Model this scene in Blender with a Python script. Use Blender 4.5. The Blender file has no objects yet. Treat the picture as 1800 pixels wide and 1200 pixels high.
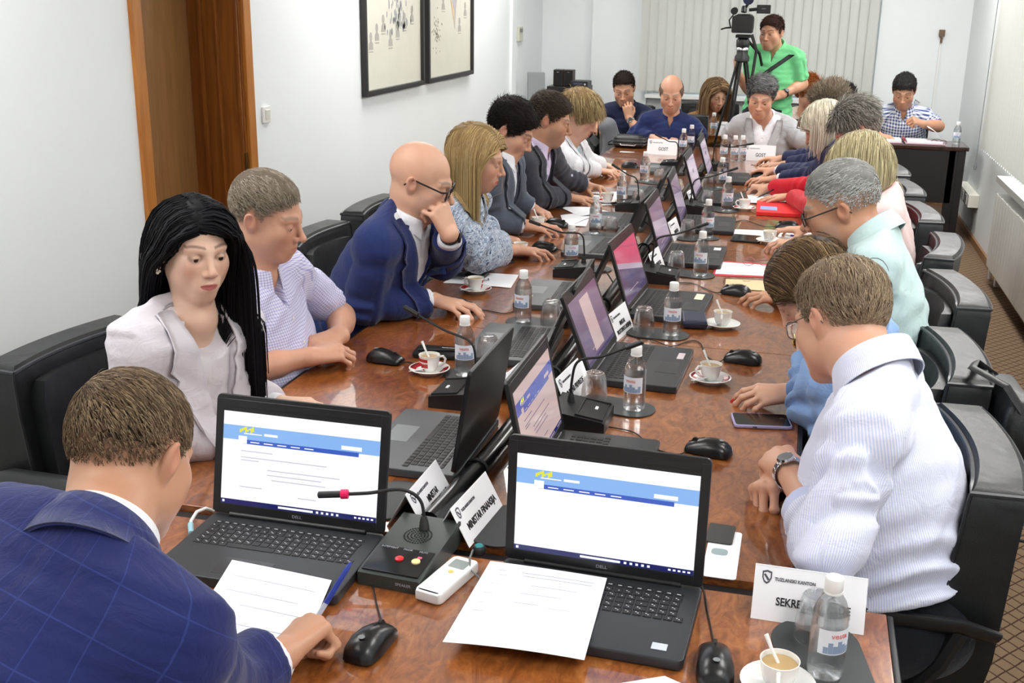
import bpy, bmesh, math, random
import numpy as np
from mathutils import Vector, Matrix

S = bpy.context.scene
COL = S.collection
RX = np.array([[0.96805565, 0.25031384, 0.0145344], [0.08772116, -0.28380629, -0.95486072], [-0.2348899, 0.92563328, -0.2966981]])
CZ, FPX = 1.81, 1951.0

# ---------------------------------------------------------------- camera
cd = bpy.data.cameras.new('camera')
cd.sensor_width = 36.0
cd.lens = FPX / 1800 * 36
cd.clip_start = 0.05
co = bpy.data.objects.new('camera', cd)
COL.objects.link(co)
_m = Matrix.Identity(4)
for i in range(3):
    _m[i][0], _m[i][1], _m[i][2] = RX[0][i], -RX[1][i], -RX[2][i]
_m[2][3] = CZ
co.matrix_world = _m
S.camera = co
# ---------------------------------------------------------------- world, exposure
S.view_settings.view_transform = 'Standard'
S.view_settings.look = 'None'
S.view_settings.exposure = 0.14
S.view_settings.gamma = 1.0
S.view_settings.use_curve_mapping = False
S.cycles.max_bounces = 8
S.cycles.diffuse_bounces = 3
S.cycles.glossy_bounces = 3
S.cycles.transmission_bounces = 8
S.cycles.transparent_max_bounces = 10
S.cycles.caustics_reflective = False
S.cycles.caustics_refractive = False
S.cycles.adaptive_threshold = 0.02
W = bpy.data.worlds.new('sky')
S.world = W
W.use_nodes = True
W.node_tree.nodes['Background'].inputs[0].default_value = (0.85, 0.93, 1.0, 1)
W.node_tree.nodes['Background'].inputs[1].default_value = 2.0


def area_light(name, loc, rot, sx, sy, power, color=(1, 1, 1)):
    l = bpy.data.lights.new(name, 'AREA')
    l.shape = 'RECTANGLE'
    l.size, l.size_y = sx, sy
    l.energy = power
    l.color = color
    o = bpy.data.objects.new(name, l)
    o.location = loc
    o.rotation_euler = rot
    COL.objects.link(o)
    return o


# ceiling luminaires: x, y of each recessed panel (the panels themselves are built further down)
LUMINAIRES = [(0.95, y, .56, 1.18, 15.5 if y < 6 else 20.0) for y in (0.2, 2.4, 4.6, 6.8, 9.0)] + [(-2.0, y, .9, 1.2, 14.0 if y < 6 else 18.0) for y in (0.4, 2.4, 6.3, 8.8)]
CEIL = 2.85
for lx, ly, lw, ll, lp in LUMINAIRES:
    area_light('ceiling_lamp_light', (lx, ly, CEIL - 0.06), (0, 0, 0), lw, ll, lp, (1.0, 0.985, 0.96))
# daylight entering through the two windows
area_light('window_daylight', (-0.45, 11.75, 1.9), (math.radians(90), 0, 0), 2.0, 1.8, 170, (0.93, 0.97, 1.0))
area_light('window_daylight', (1.95, 5.3, 1.75), (0, math.radians(90), 0), 1.9, 7.0, 130, (0.93, 0.97, 1.0))


# ---------------------------------------------------------------- small helpers
def ray(px, py):
    return RX.T @ np.array([(px - 900) / FPX, (py - 600) / FPX, 1.0])


def at(px, py, z):
    """point of the horizontal plane at height z"""
    d = ray(px, py)
    p = d * ((z - CZ) / d[2])
    return Vector((p[0], p[1], z))


def aty(px, py, y):
    """point of the vertical plane at depth y"""
    d = ray(px, py)
    p = d * (y / d[1])
    return Vector((p[0], p[1], p[2] + CZ))


def lin(c):
    c = c / 255.0
    return c / 12.92 if c <= 0.04045 else ((c + 0.055) / 1.055) ** 2.4


def rgb(r, g, b):
    return (lin(r), lin(g), lin(b), 1.0)


class NT:
    def __init__(self, name):
        self.m = bpy.data.materials.new(name)
        self.m.use_nodes = True
        self.t = self.m.node_tree
        self.b = self.t.nodes['Principled BSDF']

    def n(self, typ, **kw):
        nd = self.t.nodes.new(typ)
        for k, v in kw.items():
            setattr(nd, k, v)
        return nd

    def l(self, a, b):
        self.t.links.new(a, b)

    def math(self, op, a, b=None, c=None):
        nd = self.n('ShaderNodeMath', operation=op)
        for i, v in enumerate((a, b, c)):
            if v is None:
                continue
            if isinstance(v, (int, float)):
                nd.inputs[i].default_value = v
            else:
                self.l(v, nd.inputs[i])
        return nd.outputs[0]

    def mix(self, f, a, b):
        nd = self.n('ShaderNodeMix', data_type='RGBA')
        for s, v in ((nd.inputs[0], f), (nd.inputs[6], a), (nd.inputs[7], b)):
            if isinstance(v, (int, float, tuple)):
                s.default_value = v
            else:
                self.l(v, s)
        return nd.outputs[2]

    def coords(self, out='Object', scale=(1, 1, 1), rot=(0, 0, 0)):
        tc = self.n('ShaderNodeTexCoord')
        mp = self.n('ShaderNodeMapping')
        mp.inputs['Scale'].default_value = scale
        mp.inputs['Rotation'].default_value = rot
        self.l(tc.outputs[out], mp.inputs[0])
        return mp.outputs[0]

    def noise(self, vec, scale, detail=3, rough=0.5, dist=0.0):
        nd = self.n('ShaderNodeTexNoise')
        nd.inputs['Scale'].default_value = scale
        nd.inputs['Detail'].default_value = detail
        nd.inputs['Roughness'].default_value = rough
        nd.inputs['Distortion'].default_value = dist
        if vec is not None:
            self.l(vec, nd.inputs['Vector'])
        return nd.outputs[0]

    def ramp(self, f, stops):
        nd = self.n('ShaderNodeValToRGB')
        e = nd.color_ramp.elements
        while len(e) < len(stops):
            e.new(0.5)
        for i, (p, c) in enumerate(stops):
            e[i].position = p
            e[i].color = c
        self.l(f, nd.inputs[0])
        return nd.outputs[0]

    def bump(self, h, strength=0.2, dist=0.01):
        nd = self.n('ShaderNodeBump')
        nd.inputs['Strength'].default_value = strength
        nd.inputs['Distance'].default_value = dist
        self.l(h, nd.inputs['Height'])
        self.l(nd.outputs[0], self.b.inputs['Normal'])

    def base(self, v):
        if isinstance(v, tuple):
            self.b.inputs['Base Color'].default_value = v
        else:
            self.l(v, self.b.inputs['Base Color'])

    def set(self, **kw):
        for k, v in kw.items():
            self.b.inputs[k.replace('_', ' ')].default_value = v
        return self


def plain(name, col, rough=0.5, metal=0.0, spec=0.5, noise=0.0, nscale=60, bump=0.0, coat=0.0):
    t = NT(name)
    t.set(Roughness=rough, Metallic=metal)
    t.b.inputs['Specular IOR Level'].default_value = spec
    if coat:
        t.b.inputs['Coat Weight'].default_value = coat
        t.b.inputs['Coat Roughness'].default_value = 0.08
    if noise or bump:
        v = t.coords()
        f = t.noise(v, nscale, 4)
        if noise:
            a = tuple(min(1, c * (1 - noise)) for c in col[:3]) + (1,)
            b = tuple(min(1, c * (1 + noise)) for c in col[:3]) + (1,)
            t.base(t.mix(f, a, b))
        else:
            t.base(col)
        if bump:
            t.bump(f, bump, 0.004)
    else:
        t.base(col)
    return t.m


class MB:
    """collects shapes and links them as ONE mesh object"""

    def __init__(self):
        self.v, self.f = [], []
        self.soft = False
        self.M = Matrix.Identity(4)

    def add(self, vs, fs):
        o = len(self.v)
        M = self.M
        self.v += [tuple(M @ Vector(p)) for p in vs]
        self.f += [tuple(i + o for i in q) for q in fs]
        return self

    def box(self, c, s, bev=0.0, seg=2, rot=None):
        bm = bmesh.new()
        bmesh.ops.create_cube(bm, size=1)
        for v in bm.verts:
            v.co = Vector((v.co.x * s[0], v.co.y * s[1], v.co.z * s[2]))
        if bev > 0:
            self.soft = True
            bmesh.ops.bevel(bm, geom=bm.edges[:], offset=min(bev, 0.49 * min(s)), segments=seg, profile=0.5, affect='EDGES')
        T = Matrix.Translation(c)
        if rot is not None:
            T = T @ (rot.to_4x4() if hasattr(rot, 'to_4x4') else rot)
        bm.verts.index_update()
        self.add([T @ v.co for v in bm.verts], [[v.index for v in f.verts] for f in bm.faces])
        bm.free()
        return self

    def loft(self, rings, cap0=True, cap1=True, closed=True):
        n = len(rings[0])
        vs = [p for r in rings for p in r]
        fs = []
        for i in range(len(rings) - 1):
            for j in range(n if closed else n - 1):
                a, b = i * n + j, i * n + (j + 1) % n
                fs.append((a, b, b + n, a + n))
        if cap0:
            fs.append(tuple(range(n - 1, -1, -1)))
        if cap1:
            fs.append(tuple((len(rings) - 1) * n + k for k in range(n)))
        return self.add(vs, fs)

    def lathe(self, prof, n=24, cap0=True, cap1=True, c=(0, 0, 0)):
        rings = [[(c[0] + r * math.cos(2 * math.pi * k / n), c[1] + r * math.sin(2 * math.pi * k / n), c[2] + z) for k in range(n)] for r, z in prof]
        return self.loft(rings, cap0, cap1)

    def tube(self, path, rad, n=8, cap=True, flat=1.0):
        P = [Vector(p) for p in path]
        R = rad if isinstance(rad, (list, tuple)) else [rad] * len(P)
        T = []
        for i in range(len(P)):
            t = P[min(i + 1, len(P) - 1)] - P[max(i - 1, 0)]
            T.append(t.normalized() if t.length > 1e-9 else Vector((0, 0, 1)))
        u = T[0].orthogonal().normalized()
        rings = []
        for i in range(len(P)):
            u = (u - T[i] * u.dot(T[i]))
            u = u.normalized() if u.length > 1e-6 else T[i].orthogonal().normalized()
            w = T[i].cross(u)
            rings.append([P[i] + (u * math.cos(2 * math.pi * k / n) + w * math.sin(2 * math.pi * k / n) * flat) * R[i] for k in range(n)])
        return self.loft(rings, cap, cap)

    def prism(self, poly, z0, z1):
        return self.loft([[(x, y, z0) for x, y in poly], [(x, y, z1) for x, y in poly]])

    def slab(self, poly, z0, z1, bev=0.003):
        """prism with softened top and bottom rims; poly must be convex"""
        self.soft = True
        cx = sum(p[0] for p in poly) / len(poly)
        cy = sum(p[1] for p in poly) / len(poly)

        def ins(b):
            out = []
            for x, y in poly:
                d = math.hypot(x - cx, y - cy) or 1
                out.append((x - (x - cx) / d * b, y - (y - cy) / d * b))
            return out
        b = bev
        R = [(ins(b), z0), (ins(b * .3), z0 + b * .3), (poly, z0 + b), (poly, z1 - b), (ins(b * .3), z1 - b * .3), (ins(b), z1)]
        return self.loft([[(x, y, z) for x, y in p] for p, z in R])

    def build(self, name, mat=None, parent=None, smooth=40, loc=None, rot=None):
        me = bpy.data.meshes.new(name)
        me.from_pydata(self.v, [], self.f)
        me.update()
        bm = bmesh.new()
        bm.from_mesh(me)
        bmesh.ops.recalc_face_normals(bm, faces=bm.faces[:])
        bm.to_mesh(me)
        bm.free()
        if smooth:
            me.polygons.foreach_set('use_smooth', [True] * len(me.polygons))
            me.set_sharp_from_angle(angle=math.radians(smooth))
        if mat:
            me.materials.append(mat)
        o = bpy.data.objects.new(name, me)
        COL.objects.link(o)
        if self.soft and smooth:
            wn = o.modifiers.new('weighted_normals', 'WEIGHTED_NORMAL')
            wn.keep_sharp = True
        if parent is not None:
            o.parent = parent
        if loc is not None:
            o.location = loc
        if rot is not None:
            o.rotation_euler = rot
        return o


def rrect(w, d, r, n=5, cx=0, cy=0):
    out = []
    for sx, sy, a0 in ((1, 1, 0), (-1, 1, 90), (-1, -1, 180), (1, -1, 270)):
        for k in range(n + 1):
            a = math.radians(a0 + 90 * k / n)
            out.append((cx + sx * (w / 2 - r) + r * math.cos(a), cy + sy * (d / 2 - r) + r * math.sin(a)))
    return out


def tag(o, label, cat, group=None):
    o['label'] = label
    o['category'] = cat
    if group:
        o['group'] = group
    return o


def thing(name, label, cat, loc=(0, 0, 0), rz=0.0, group=None):
    o = bpy.data.objects.new(name, None)
    o.empty_display_size = 0.1
    COL.objects.link(o)
    o.location = loc
    o.rotation_euler = (0, 0, rz)
    return tag(o, label, cat, group)


def struct(o):
    o['kind'] = 'structure'
    return o


def dup(root, loc, rz, label, group=None):
    """copy of a thing with copies of its parts and sub-parts"""
    r = root.copy()
    COL.objects.link(r)
    r.location = loc
    r.rotation_euler = (0, 0, rz)
    r['label'] = label
    if group:
        r['group'] = group

    def kids(src, dst):
        for ch in src.children:
            c = ch.copy()
            COL.objects.link(c)
            c.parent = dst
            kids(ch, c)
    kids(root, r)
    return r


_txt = {}


def text_data(s, size, depth=0.0004, bold=0.0):
    """letters as a mesh: centred, lying in x (reading) / y (up), facing +z"""
    k = (s, size, bold)
    if k not in _txt:
        cu = bpy.data.curves.new('letters', 'FONT')
        cu.body = s
        cu.size = size
        cu.extrude = depth
        cu.offset = bold
        cu.resolution_u = 3
        cu.align_x, cu.align_y = 'CENTER', 'CENTER'
        o = bpy.data.objects.new('letters', cu)
        COL.objects.link(o)
        dg = bpy.context.evaluated_depsgraph_get()
        me = bpy.data.meshes.new_from_object(o.evaluated_get(dg))
        bpy.data.objects.remove(o)
        vs = [tuple(v.co) for v in me.vertices]
        fs = [tuple(p.vertices) for p in me.polygons]
        bpy.data.meshes.remove(me)
        _txt[k] = (vs, fs)
    return _txt[k]


def put_text(mb, s, size, M, sx=1.0, bold=0.0, align='C'):
    vs, fs = text_data(s, size, bold=bold)
    x0 = 0
    if align == 'L' and vs:
        x0 = -min(v[0] for v in vs)
    old = mb.M
    mb.M = old @ M @ Matrix.Diagonal((sx, 1, 1, 1)) @ Matrix.Translation((x0, 0, 0))
    mb.add(vs, fs)
    mb.M = old


rnd = random.Random(7)
# ================================================================ materials of the place
M = {}
M['wall'] = plain('wall_paint', rgb(236, 240, 241), 0.85, noise=0.012, nscale=3)
M['ceiling'] = plain('ceiling_paint', rgb(240, 240, 238), 0.9)
M['black'] = plain('black_plastic', rgb(24, 25, 27), 0.42, noise=0.15, nscale=300)
M['black_soft'] = plain('black_rubber', rgb(17, 17, 18), 0.6)
M['white_plastic'] = plain('white_plastic', rgb(236, 236, 234), 0.4)
M['chrome'] = plain('chrome', rgb(205, 205, 208), 0.18, metal=1.0)
M['grey_plastic'] = plain('grey_plastic', rgb(120, 124, 126), 0.45)
M['paper'] = plain('paper', rgb(243, 243, 247), 0.8, noise=0.01, nscale=20)
M['ink'] = plain('ink', rgb(22, 22, 26), 0.7)
M['ink_grey'] = plain('grey_ink', rgb(150, 150, 160), 0.7)
M['red_plastic'] = plain('red_plastic', rgb(200, 24, 34), 0.4)


def leather():
    t = NT('black_leather')
    v = t.coords()
    f1 = t.noise(v, 5, 3, 0.5, .4)
    f2 = t.noise(v, 380, 2)
    t.base(t.mix(f1, rgb(17, 18, 19), rgb(30, 32, 34)))
    t.set(Roughness=0.42)
    t.b.inputs['Specular IOR Level'].default_value = 0.42
    h = t.math('ADD', t.math('MULTIPLY', f1, 1.0), t.math('MULTIPLY', f2, 0.03))
    t.bump(h, 0.45, 0.03)
    return t.m


M['leather'] = leather()
M['piping'] = plain('leather_piping', rgb(52, 54, 58), 0.35)


def burl():
    t = NT('burl_wood_veneer')
    v = t.coords()
    vs = t.coords(scale=(1.0, 0.45, 1.0))
    w = t.noise(v, 2.2, 4, 0.6, 1.5)
    f = t.noise(vs, 26, 8, 0.68, 1.8)
    fine = t.noise(vs, 90, 5, 0.62, 0.8)
    c = t.ramp(f, [(0.30, rgb(84, 42, 18)), (0.45, rgb(132, 74, 32)), (0.58, rgb(160, 96, 46)), (0.75, rgb(184, 122, 66))])
    c = t.mix(t.math('MULTIPLY', t.ramp(fine, [(0.30, (1, 1, 1, 1)), (0.47, (0, 0, 0, 1))]), 0.6), c, rgb(92, 42, 20))
    c = t.mix(t.math('MULTIPLY', w, 0.35), c, rgb(126, 66, 27))
    t.base(c)
    t.set(Roughness=0.28)
    t.b.inputs['Coat Weight'].default_value = 1.0
    t.b.inputs['Coat Roughness'].default_value = 0.035
    t.b.inputs['Coat IOR'].default_value = 1.6
    return t.m


M['burl'] = burl()


def wood(name, c0, c1, c2, rough=0.4, sc=1.0):
    t = NT(name)
    v = t.coords(scale=(9 * sc, 9 * sc, 0.7 * sc))
    f = t.noise(v, 4, 6, 0.6, 0.7)
    t.base(t.ramp(f, [(0.3, c0), (0.5, c1), (0.72, c2)]))
    t.set(Roughness=rough)
    return t.m


M['door_wood'] = wood('door_wood', rgb(112, 62, 18), rgb(134, 76, 24), rgb(150, 90, 32))
M['door_leaf'] = wood('door_leaf_wood', rgb(138, 96, 54), rgb(150, 106, 62), rgb(160, 116, 70))
M['door_edge'] = wood('door_trim_wood', rgb(160, 96, 34), rgb(178, 112, 44), rgb(190, 124, 54))
M['skirting'] = wood('skirting_wood', rgb(120, 84, 52), rgb(142, 102, 66), rgb(158, 118, 80))
M['desk'] = plain('dark_desk_laminate', rgb(24, 20, 20), 0.4, noise=0.2, nscale=12)
M['desk_top'] = wood('desk_top_wood', rgb(40, 22, 20), rgb(56, 32, 28), rgb(68, 40, 34), 0.15)


def carpet():
    t = NT('carpet_with_diamond_lattice')
    v = t.coords()
    sp = t.n('ShaderNodeSeparateXYZ')
    t.l(v, sp.inputs[0])
    nz = t.noise(v, 14, 2)
    wob = t.math('MULTIPLY', t.math('SUBTRACT', nz, 0.5), 0.012)

    def fam(sx, sy):
        a = t.math('ADD', t.math('ADD', t.math('MULTIPLY', sp.outputs[0], sx), t.math('MULTIPLY', sp.outputs[1], sy)), wob)
        a = t.math('ABSOLUTE', t.math('SUBTRACT', t.math('FRACT', t.math('DIVIDE', a, 0.056)), 0.5))
        return t.math('LESS_THAN', a, 0.062)
    ln = t.math('MAXIMUM', fam(1, 0.82), fam(1, -0.82))
    f = t.noise(v, 400, 3)
    c = t.mix(f, rgb(104, 84, 66), rgb(134, 112, 90))
    t.base(t.mix(ln, c, rgb(66, 48, 38)))
    t.set(Roughness=0.95)
    t.b.inputs['Specular IOR Level'].default_value = 0.1
    t.bump(f, 0.4, 0.004)
    return t.m


M['carpet'] = carpet()


def blind_mat():
    t = NT('vertical_blind_fabric')
    v = t.coords(scale=(1, 1, 0.2))
    f = t.noise(v, 260, 3)
    c = t.mix(f, rgb(222, 222, 216), rgb(234, 234, 229))
    t.base(c)
    t.set(Roughness=0.8)
    tr = t.n('ShaderNodeBsdfTranslucent')
    t.l(c, tr.inputs[0])
    mx = t.n('ShaderNodeMixShader')
    mx.inputs[0].default_value = 0.35
    t.l(t.b.outputs[0], mx.inputs[1])
    t.l(tr.outputs[0], mx.inputs[2])
    t.l(mx.outputs[0], t.t.nodes['Material Output'].inputs[0])
    return t.m


M['blind'] = blind_mat()


def glass_mat(name, col=(1, 1, 1, 1), ior=1.45, rough=0.0, mix=0.0):
    """clear glass or plastic; mix adds a share of plain see-through so thin walls stay bright"""
    t = NT(name)
    t.base(col)
    t.set(Roughness=rough, IOR=ior)
    t.b.inputs['Transmission Weight'].default_value = 1.0
    if mix:
        tr = t.n('ShaderNodeBsdfTransparent')
        tr.inputs[0].default_value = (0.97, 0.98, 0.98, 1)
        mx = t.n('ShaderNodeMixShader')
        mx.inputs[0].default_value = mix
        t.l(t.b.outputs[0], mx.inputs[1])
        t.l(tr.outputs[0], mx.inputs[2])
        t.l(mx.outputs[0], t.t.nodes['Material Output'].inputs[0])
    return t.m


M['pane'] = glass_mat('window_glass', mix=0.85)
M['glass'] = glass_mat('drinking_glass', ior=1.45, mix=0.5)
M['bottle'] = glass_mat('clear_bottle_plastic', col=(0.97, 0.985, 1, 1), ior=1.35, mix=0.55)
M['lens'] = glass_mat('spectacle_lens', mix=0.9)

# ================================================================ the room
XL, XR, YB, YF = -2.57, 1.40, 11.17, -1.6
T = 0.3


def wall_boxes(name, boxes, mat):
    mb = MB()
    for lo, hi in boxes:
        mb.box([(a + b) / 2 for a, b in zip(lo, hi)], [b - a for a, b in zip(lo, hi)])
    return struct(mb.build(name, mat, smooth=0))


wall_boxes('floor', [((XL - T, YF - T, -0.1), (XR + T, YB + T, 0))], M['carpet'])
wall_boxes('ceiling', [((XL - T, YF - T, CEIL), (XR + T, YB + T, CEIL + 0.1))], M['ceiling'])
# left wall with the door recess (thick wall)
DY0, DY1, DZ = 4.045, 4.90, 2.25
wall_boxes('wall_left', [((XL - T, YF, 0), (XL, DY0, CEIL)), ((XL - T, DY1, 0), (XL, YB, CEIL)), ((XL - T, DY0, DZ), (XL, DY1, CEIL))], M['wall'])
# right wall with a long window over the radiators
RWY0, RWY1, RWZ = 0.5, 8.85, 0.72
wall_boxes('wall_right', [((XR, YF, 0), (XR + T, YB, RWZ)), ((XR, YF, 2.6), (XR + T, YB, CEIL)), ((XR, RWY1, RWZ), (XR + T, YB, 2.6)), ((XR, YF, RWZ), (XR + T, RWY0, 2.6))], M['wall'])
# back wall with the window behind the blinds
BWX0, BWX1, BWZ = -1.45, 0.50, 0.92
wall_boxes('wall_back', [((XL - T, YB, 0), (XR + T, YB + T, BWZ)), ((XL - T, YB, 2.6), (XR + T, YB + T, CEIL)), ((XL - T, YB, BWZ), (BWX0, YB + T, 2.6)), ((BWX1, YB, BWZ), (XR + T, YB + T, 2.6))], M['wall'])
wall_boxes('wall_front', [((XL - T, YF - T, 0), (XR + T, YF, CEIL))], M['wall'])
# shallow pier in the far left corner and a step of the back wall
wall_boxes('trim_1', [((-2.06, YB - 0.05, 0), (-1.5, YB, CEIL))], M['wall'])
wall_boxes('trim_2', [((XL, 9.88, 0), (XL + 0.025, 10.04, CEIL))], M['wall'])
wall_boxes('trim_3', [((0.62, YB - 0.12, 0), (XR, YB, CEIL))], M['wall'])


def window(name, x0, x1, z0, z1, along, at_, n):
    root = bpy.data.objects.new(name, None)
    COL.objects.link(root)
    struct(root)
    fr, pn = MB(), MB()

    def bx(mb, a0, a1, c0, c1, d0, d1):
        if along == 'x':
            mb.box(((a0 + a1) / 2, (d0 + d1) / 2, (c0 + c1) / 2), (a1 - a0, abs(d1 - d0), c1 - c0), 0.004)
        else:
            mb.box(((d0 + d1) / 2, (a0 + a1) / 2, (c0 + c1) / 2), (abs(d1 - d0), a1 - a0, c1 - c0), 0.004)
    w = 0.06
    bx(fr, x0, x1, z0, z0 + w, at_ + .08, at_ + .14)
    bx(fr, x0, x1, z1 - w, z1, at_ + .08, at_ + .14)
    for k in range(n + 1):
        a = x0 + (x1 - x0 - w) * k / n
        bx(fr, a, a + w, z0 + w, z1 - w, at_ + .08, at_ + .14)
    fr.build('frame', M['white_plastic'], root)
    bx(pn, x0 + .03, x1 - .03, z0 + .03, z1 - .03, at_ + .105, at_ + .113)
    pn.build('pane', M['pane'], root)
    return root


window('window_1', BWX0, BWX1, BWZ, 2.6, 'x', YB, 2)
window('window_2', RWY0, RWY1, RWZ, 2.6, 'y', XR, 6)
wall_boxes('trim_4', [((BWX0 - .05, YB - 0.14, BWZ - .035), (BWX1 + .05, YB + .08, BWZ))], M['white_plastic'])
wall_boxes('trim_5', [((XR - 0.11, RWY0 - .05, RWZ - .04), (XR + .08, 7.95, RWZ))], plain('sill_stone', rgb(190, 190, 186), 0.35, noise=.1, nscale=90))
wall_boxes('baseboard_right', [((XR - 0.018, YF, 0), (XR, 11.05, 0.055))], M['skirting'])
wall_boxes('baseboard_left', [((XL, YF, 0), (XL + .018, DY0 - .1, 0.055)), ((XL, DY1 + .1, 0), (XL + .018, YB, 0.055))], M['skirting'])
wall_boxes('baseboard_back', [((XL, YB - .14, 0), (XR, YB - .122, 0.055))], M['skirting'])

# the door in its deep timber lining
door = bpy.data.objects.new('door_1', None)
COL.objects.link(door)
struct(door)
door.location = (XL, DY0, 0)
MB().box((-0.285, 0.4, DZ / 2), (0.04, 0.86, DZ), 0.002).build('leaf', M['door_leaf'], door)
mb = MB()
mb.box((-0.135, DY1 - DY0 - 0.012, DZ / 2), (0.27, 0.024, DZ))
mb.box((-0.135, 0.012, DZ / 2), (0.27, 0.024, DZ))
mb.box((-0.135, (DY1 - DY0) / 2, DZ - .012), (0.27, DY1 - DY0, .024))
mb.build('lining', M['door_wood'], door)
mb = MB()
mb.box((-0.195, DY1 - DY0 - 0.034, DZ / 2), (0.02, 0.02, DZ), .003)
mb.box((-0.11, DY1 - DY0 - 0.036, DZ / 2), (0.012, 0.024, DZ), .003)
mb.box((-0.012, DY1 - DY0 - 0.030, DZ / 2), (0.016, 0.012, DZ), .003)
mb.build('stop_bead', M['door_wood'], door)
mb = MB()
mb.box((0.008, -0.03, DZ / 2 + .03), (0.02, 0.07, DZ + .12), .004)
mb.box((0.008, DY1 - DY0 + 0.03, DZ / 2 + .03), (0.02, 0.07, DZ + .12), .004)
mb.box((0.008, (DY1 - DY0) / 2, DZ + .05), (0.02, DY1 - DY0 + .13, .08), .004)
mb.build('casing', M['door_edge'], door)
brass = plain('aged_brass', rgb(120, 92, 48), 0.35, metal=0.9)
for zz in (1.02, 1.9):
    mb = MB()
    mb.box((-0.012, DY1 - DY0 - 0.02, zz), (0.022, 0.024, .11), .002)
    mb.tube([(0.004, DY1 - DY0 - .03, zz - .055), (0.004, DY1 - DY0 - .03, zz + .055)], .007)
    mb.build('hinge', brass, door)
mb = MB()
mb.box((-0.255, 0.10, 1.02), (.012, .045, .2), .004)
mb.tube([(-0.25, .1, 1.06), (-.20, .1, 1.06), (-.195, .11, 1.06), (-.195, .22, 1.06)], .009)
mb.build('door_handle', M['chrome'], door)


# ceiling lamps
def ceiling_lamp(x, y, w, l, p, label):
    t = thing('ceiling_lamp', label, 'ceiling light', (x, y, CEIL), group='recessed ceiling lamps')
    f = MB()
    for sx in (-1, 1):
        f.box((sx * (w / 2 + .015), 0, -.02), (.03, l + .06, .04), .003)
        f.box((0, sx * (l / 2 + .015), -.02), (w, .03, .04), .003)
    f.build('frame', M['white_plastic'], t)
    d = NT('lamp_diffuser')
    d.base((1, 1, 1, 1))
    d.b.inputs['Emission Color'].default_value = (1, .985, .96, 1)
    d.b.inputs['Emission Strength'].default_value = .32 * p / (w * l)
    MB().box((0, 0, -.012), (w, l, .01)).build('diffuser', d.m, t)


for lx, ly, lw, ll, lp in LUMINAIRES:
    ceiling_lamp(lx, ly, lw, ll, lp, 'flat rectangular ceiling lamp set in the white ceiling')


# vertical blinds: each window's blind is one thing with its slats as parts
def vertical_blind(label, x0, x1, z0, z1, along, at_, pitch, ang, dropouts=()):
    t = thing('vertical_blind', label, 'blind')
    rl = MB()
    if along == 'x':
        rl.box(((x0 + x1) / 2, at_, z1 + .02), (x1 - x0, .04, .04), .004)
    else:
        rl.box((at_, (x0 + x1) / 2, z1 + .02), (.04, x1 - x0, .04), .004)
    rl.build('rail', M['white_plastic'], t)
    n = int((x1 - x0) / pitch)
    for k in range(n + 1):
        a = x0 + pitch * k
        w = .089
        R = random.Random(k)
        an = math.radians(ang + R.uniform(-3, 3))
        pts = []
        for j in range(9):
            s = (j / 8 - .5) * w
            bow = .006 * (1 - (2 * j / 8 - 1) ** 2)
            pts.append((s * math.cos(an) - bow * math.sin(an), s * math.sin(an) + bow * math.cos(an)))
        th = .0012
        poly = [(x, y) for x, y in pts] + [(x - math.sin(an) * th, y + math.cos(an) * th) for x, y in reversed(pts)]
        mb = MB()
        mb.loft([[(x, y, z) for x, y in poly] for z in (z0, z1)])
        if along == 'x':
            mb.build('slat', M['blind'], t, loc=(a, at_, 0))
        else:
            mb.build('slat', M['blind'], t, loc=(at_, a, 0), rot=(0, 0, math.radians(90)))
    return t


b1 = vertical_blind('pale vertical blind drawn across the far window behind the cameraman', -1.52, 0.58, 0.955, 2.62, 'x', YB - .17, .083, 10)
b2 = vertical_blind('white vertical blind hanging at the right wall window', 1.2, 8.95, 0.78, 2.62, 'y', XR - .075, .083, 12)
mb = MB()
for k in range(24):
    y = 8.9 - k * .083
    mb.tube([(XR - .075, y, .785), (XR - .075, y - .04, .762), (XR - .075, y - .083, .785)], .0022, 5)
mb.build('bead_chain', M['white_plastic'], b2)
mb = MB()
mb.tube([(XR - .10, 8.99, 2.6), (XR - .10, 8.995, .66)], .003, 5)
mb.lathe([(.003, 0), (.009, .005), (.011, .03), (.006, .06)], 10, c=(XR - .10, 8.995, .61))
mb.build('pull_cord', M['grey_plastic'], b2)

# radiator with a louvred front under the right window
rad = thing('radiator', 'white ribbed radiator under the sill of the right window', 'radiator', (XR, 0, 0))
mb = MB()
for k in range(70):
    y = 1.4 + k * .094
    mb.box((-.06, y, .36), (.085, .086, .5), .012, 2)
mb.build('rib', plain('radiator_enamel', rgb(224, 224, 218), 0.35), rad)
for y in (1.5, 4.6, 7.8):
    MB().box((-.03, y, .055), (.05, .05, .11), .004).build('foot', M['white_plastic'], rad)
MB().tube([(-.06, 7.95, .12), (-.06, 8.02, .12), (-.05, 8.02, 0.0)], .012).build('pipe', M['white_plastic'], rad)

# trunking socket box low on the right wall
t = thing('socket_box', 'cream socket box standing out from the right wall by the dark desk', 'socket box', (XR, 9.62, .33))
MB().box((-.04, 0, 0), (.08, .74, .1), .006).build('housing', plain('cream_plastic', rgb(226, 224, 212), 0.45), t)
for k in (-1, 0):
    mb = MB()
    mb.box((-.082, .10 + k * .2 - .15, .0), (.006, .075, .075), .003)
    mb.lathe([(.0, 0), (.018, 0), (.02, .004)], 16, c=(0, 0, 0))
    mb.build('socket', M['white_plastic'], t)

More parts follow.
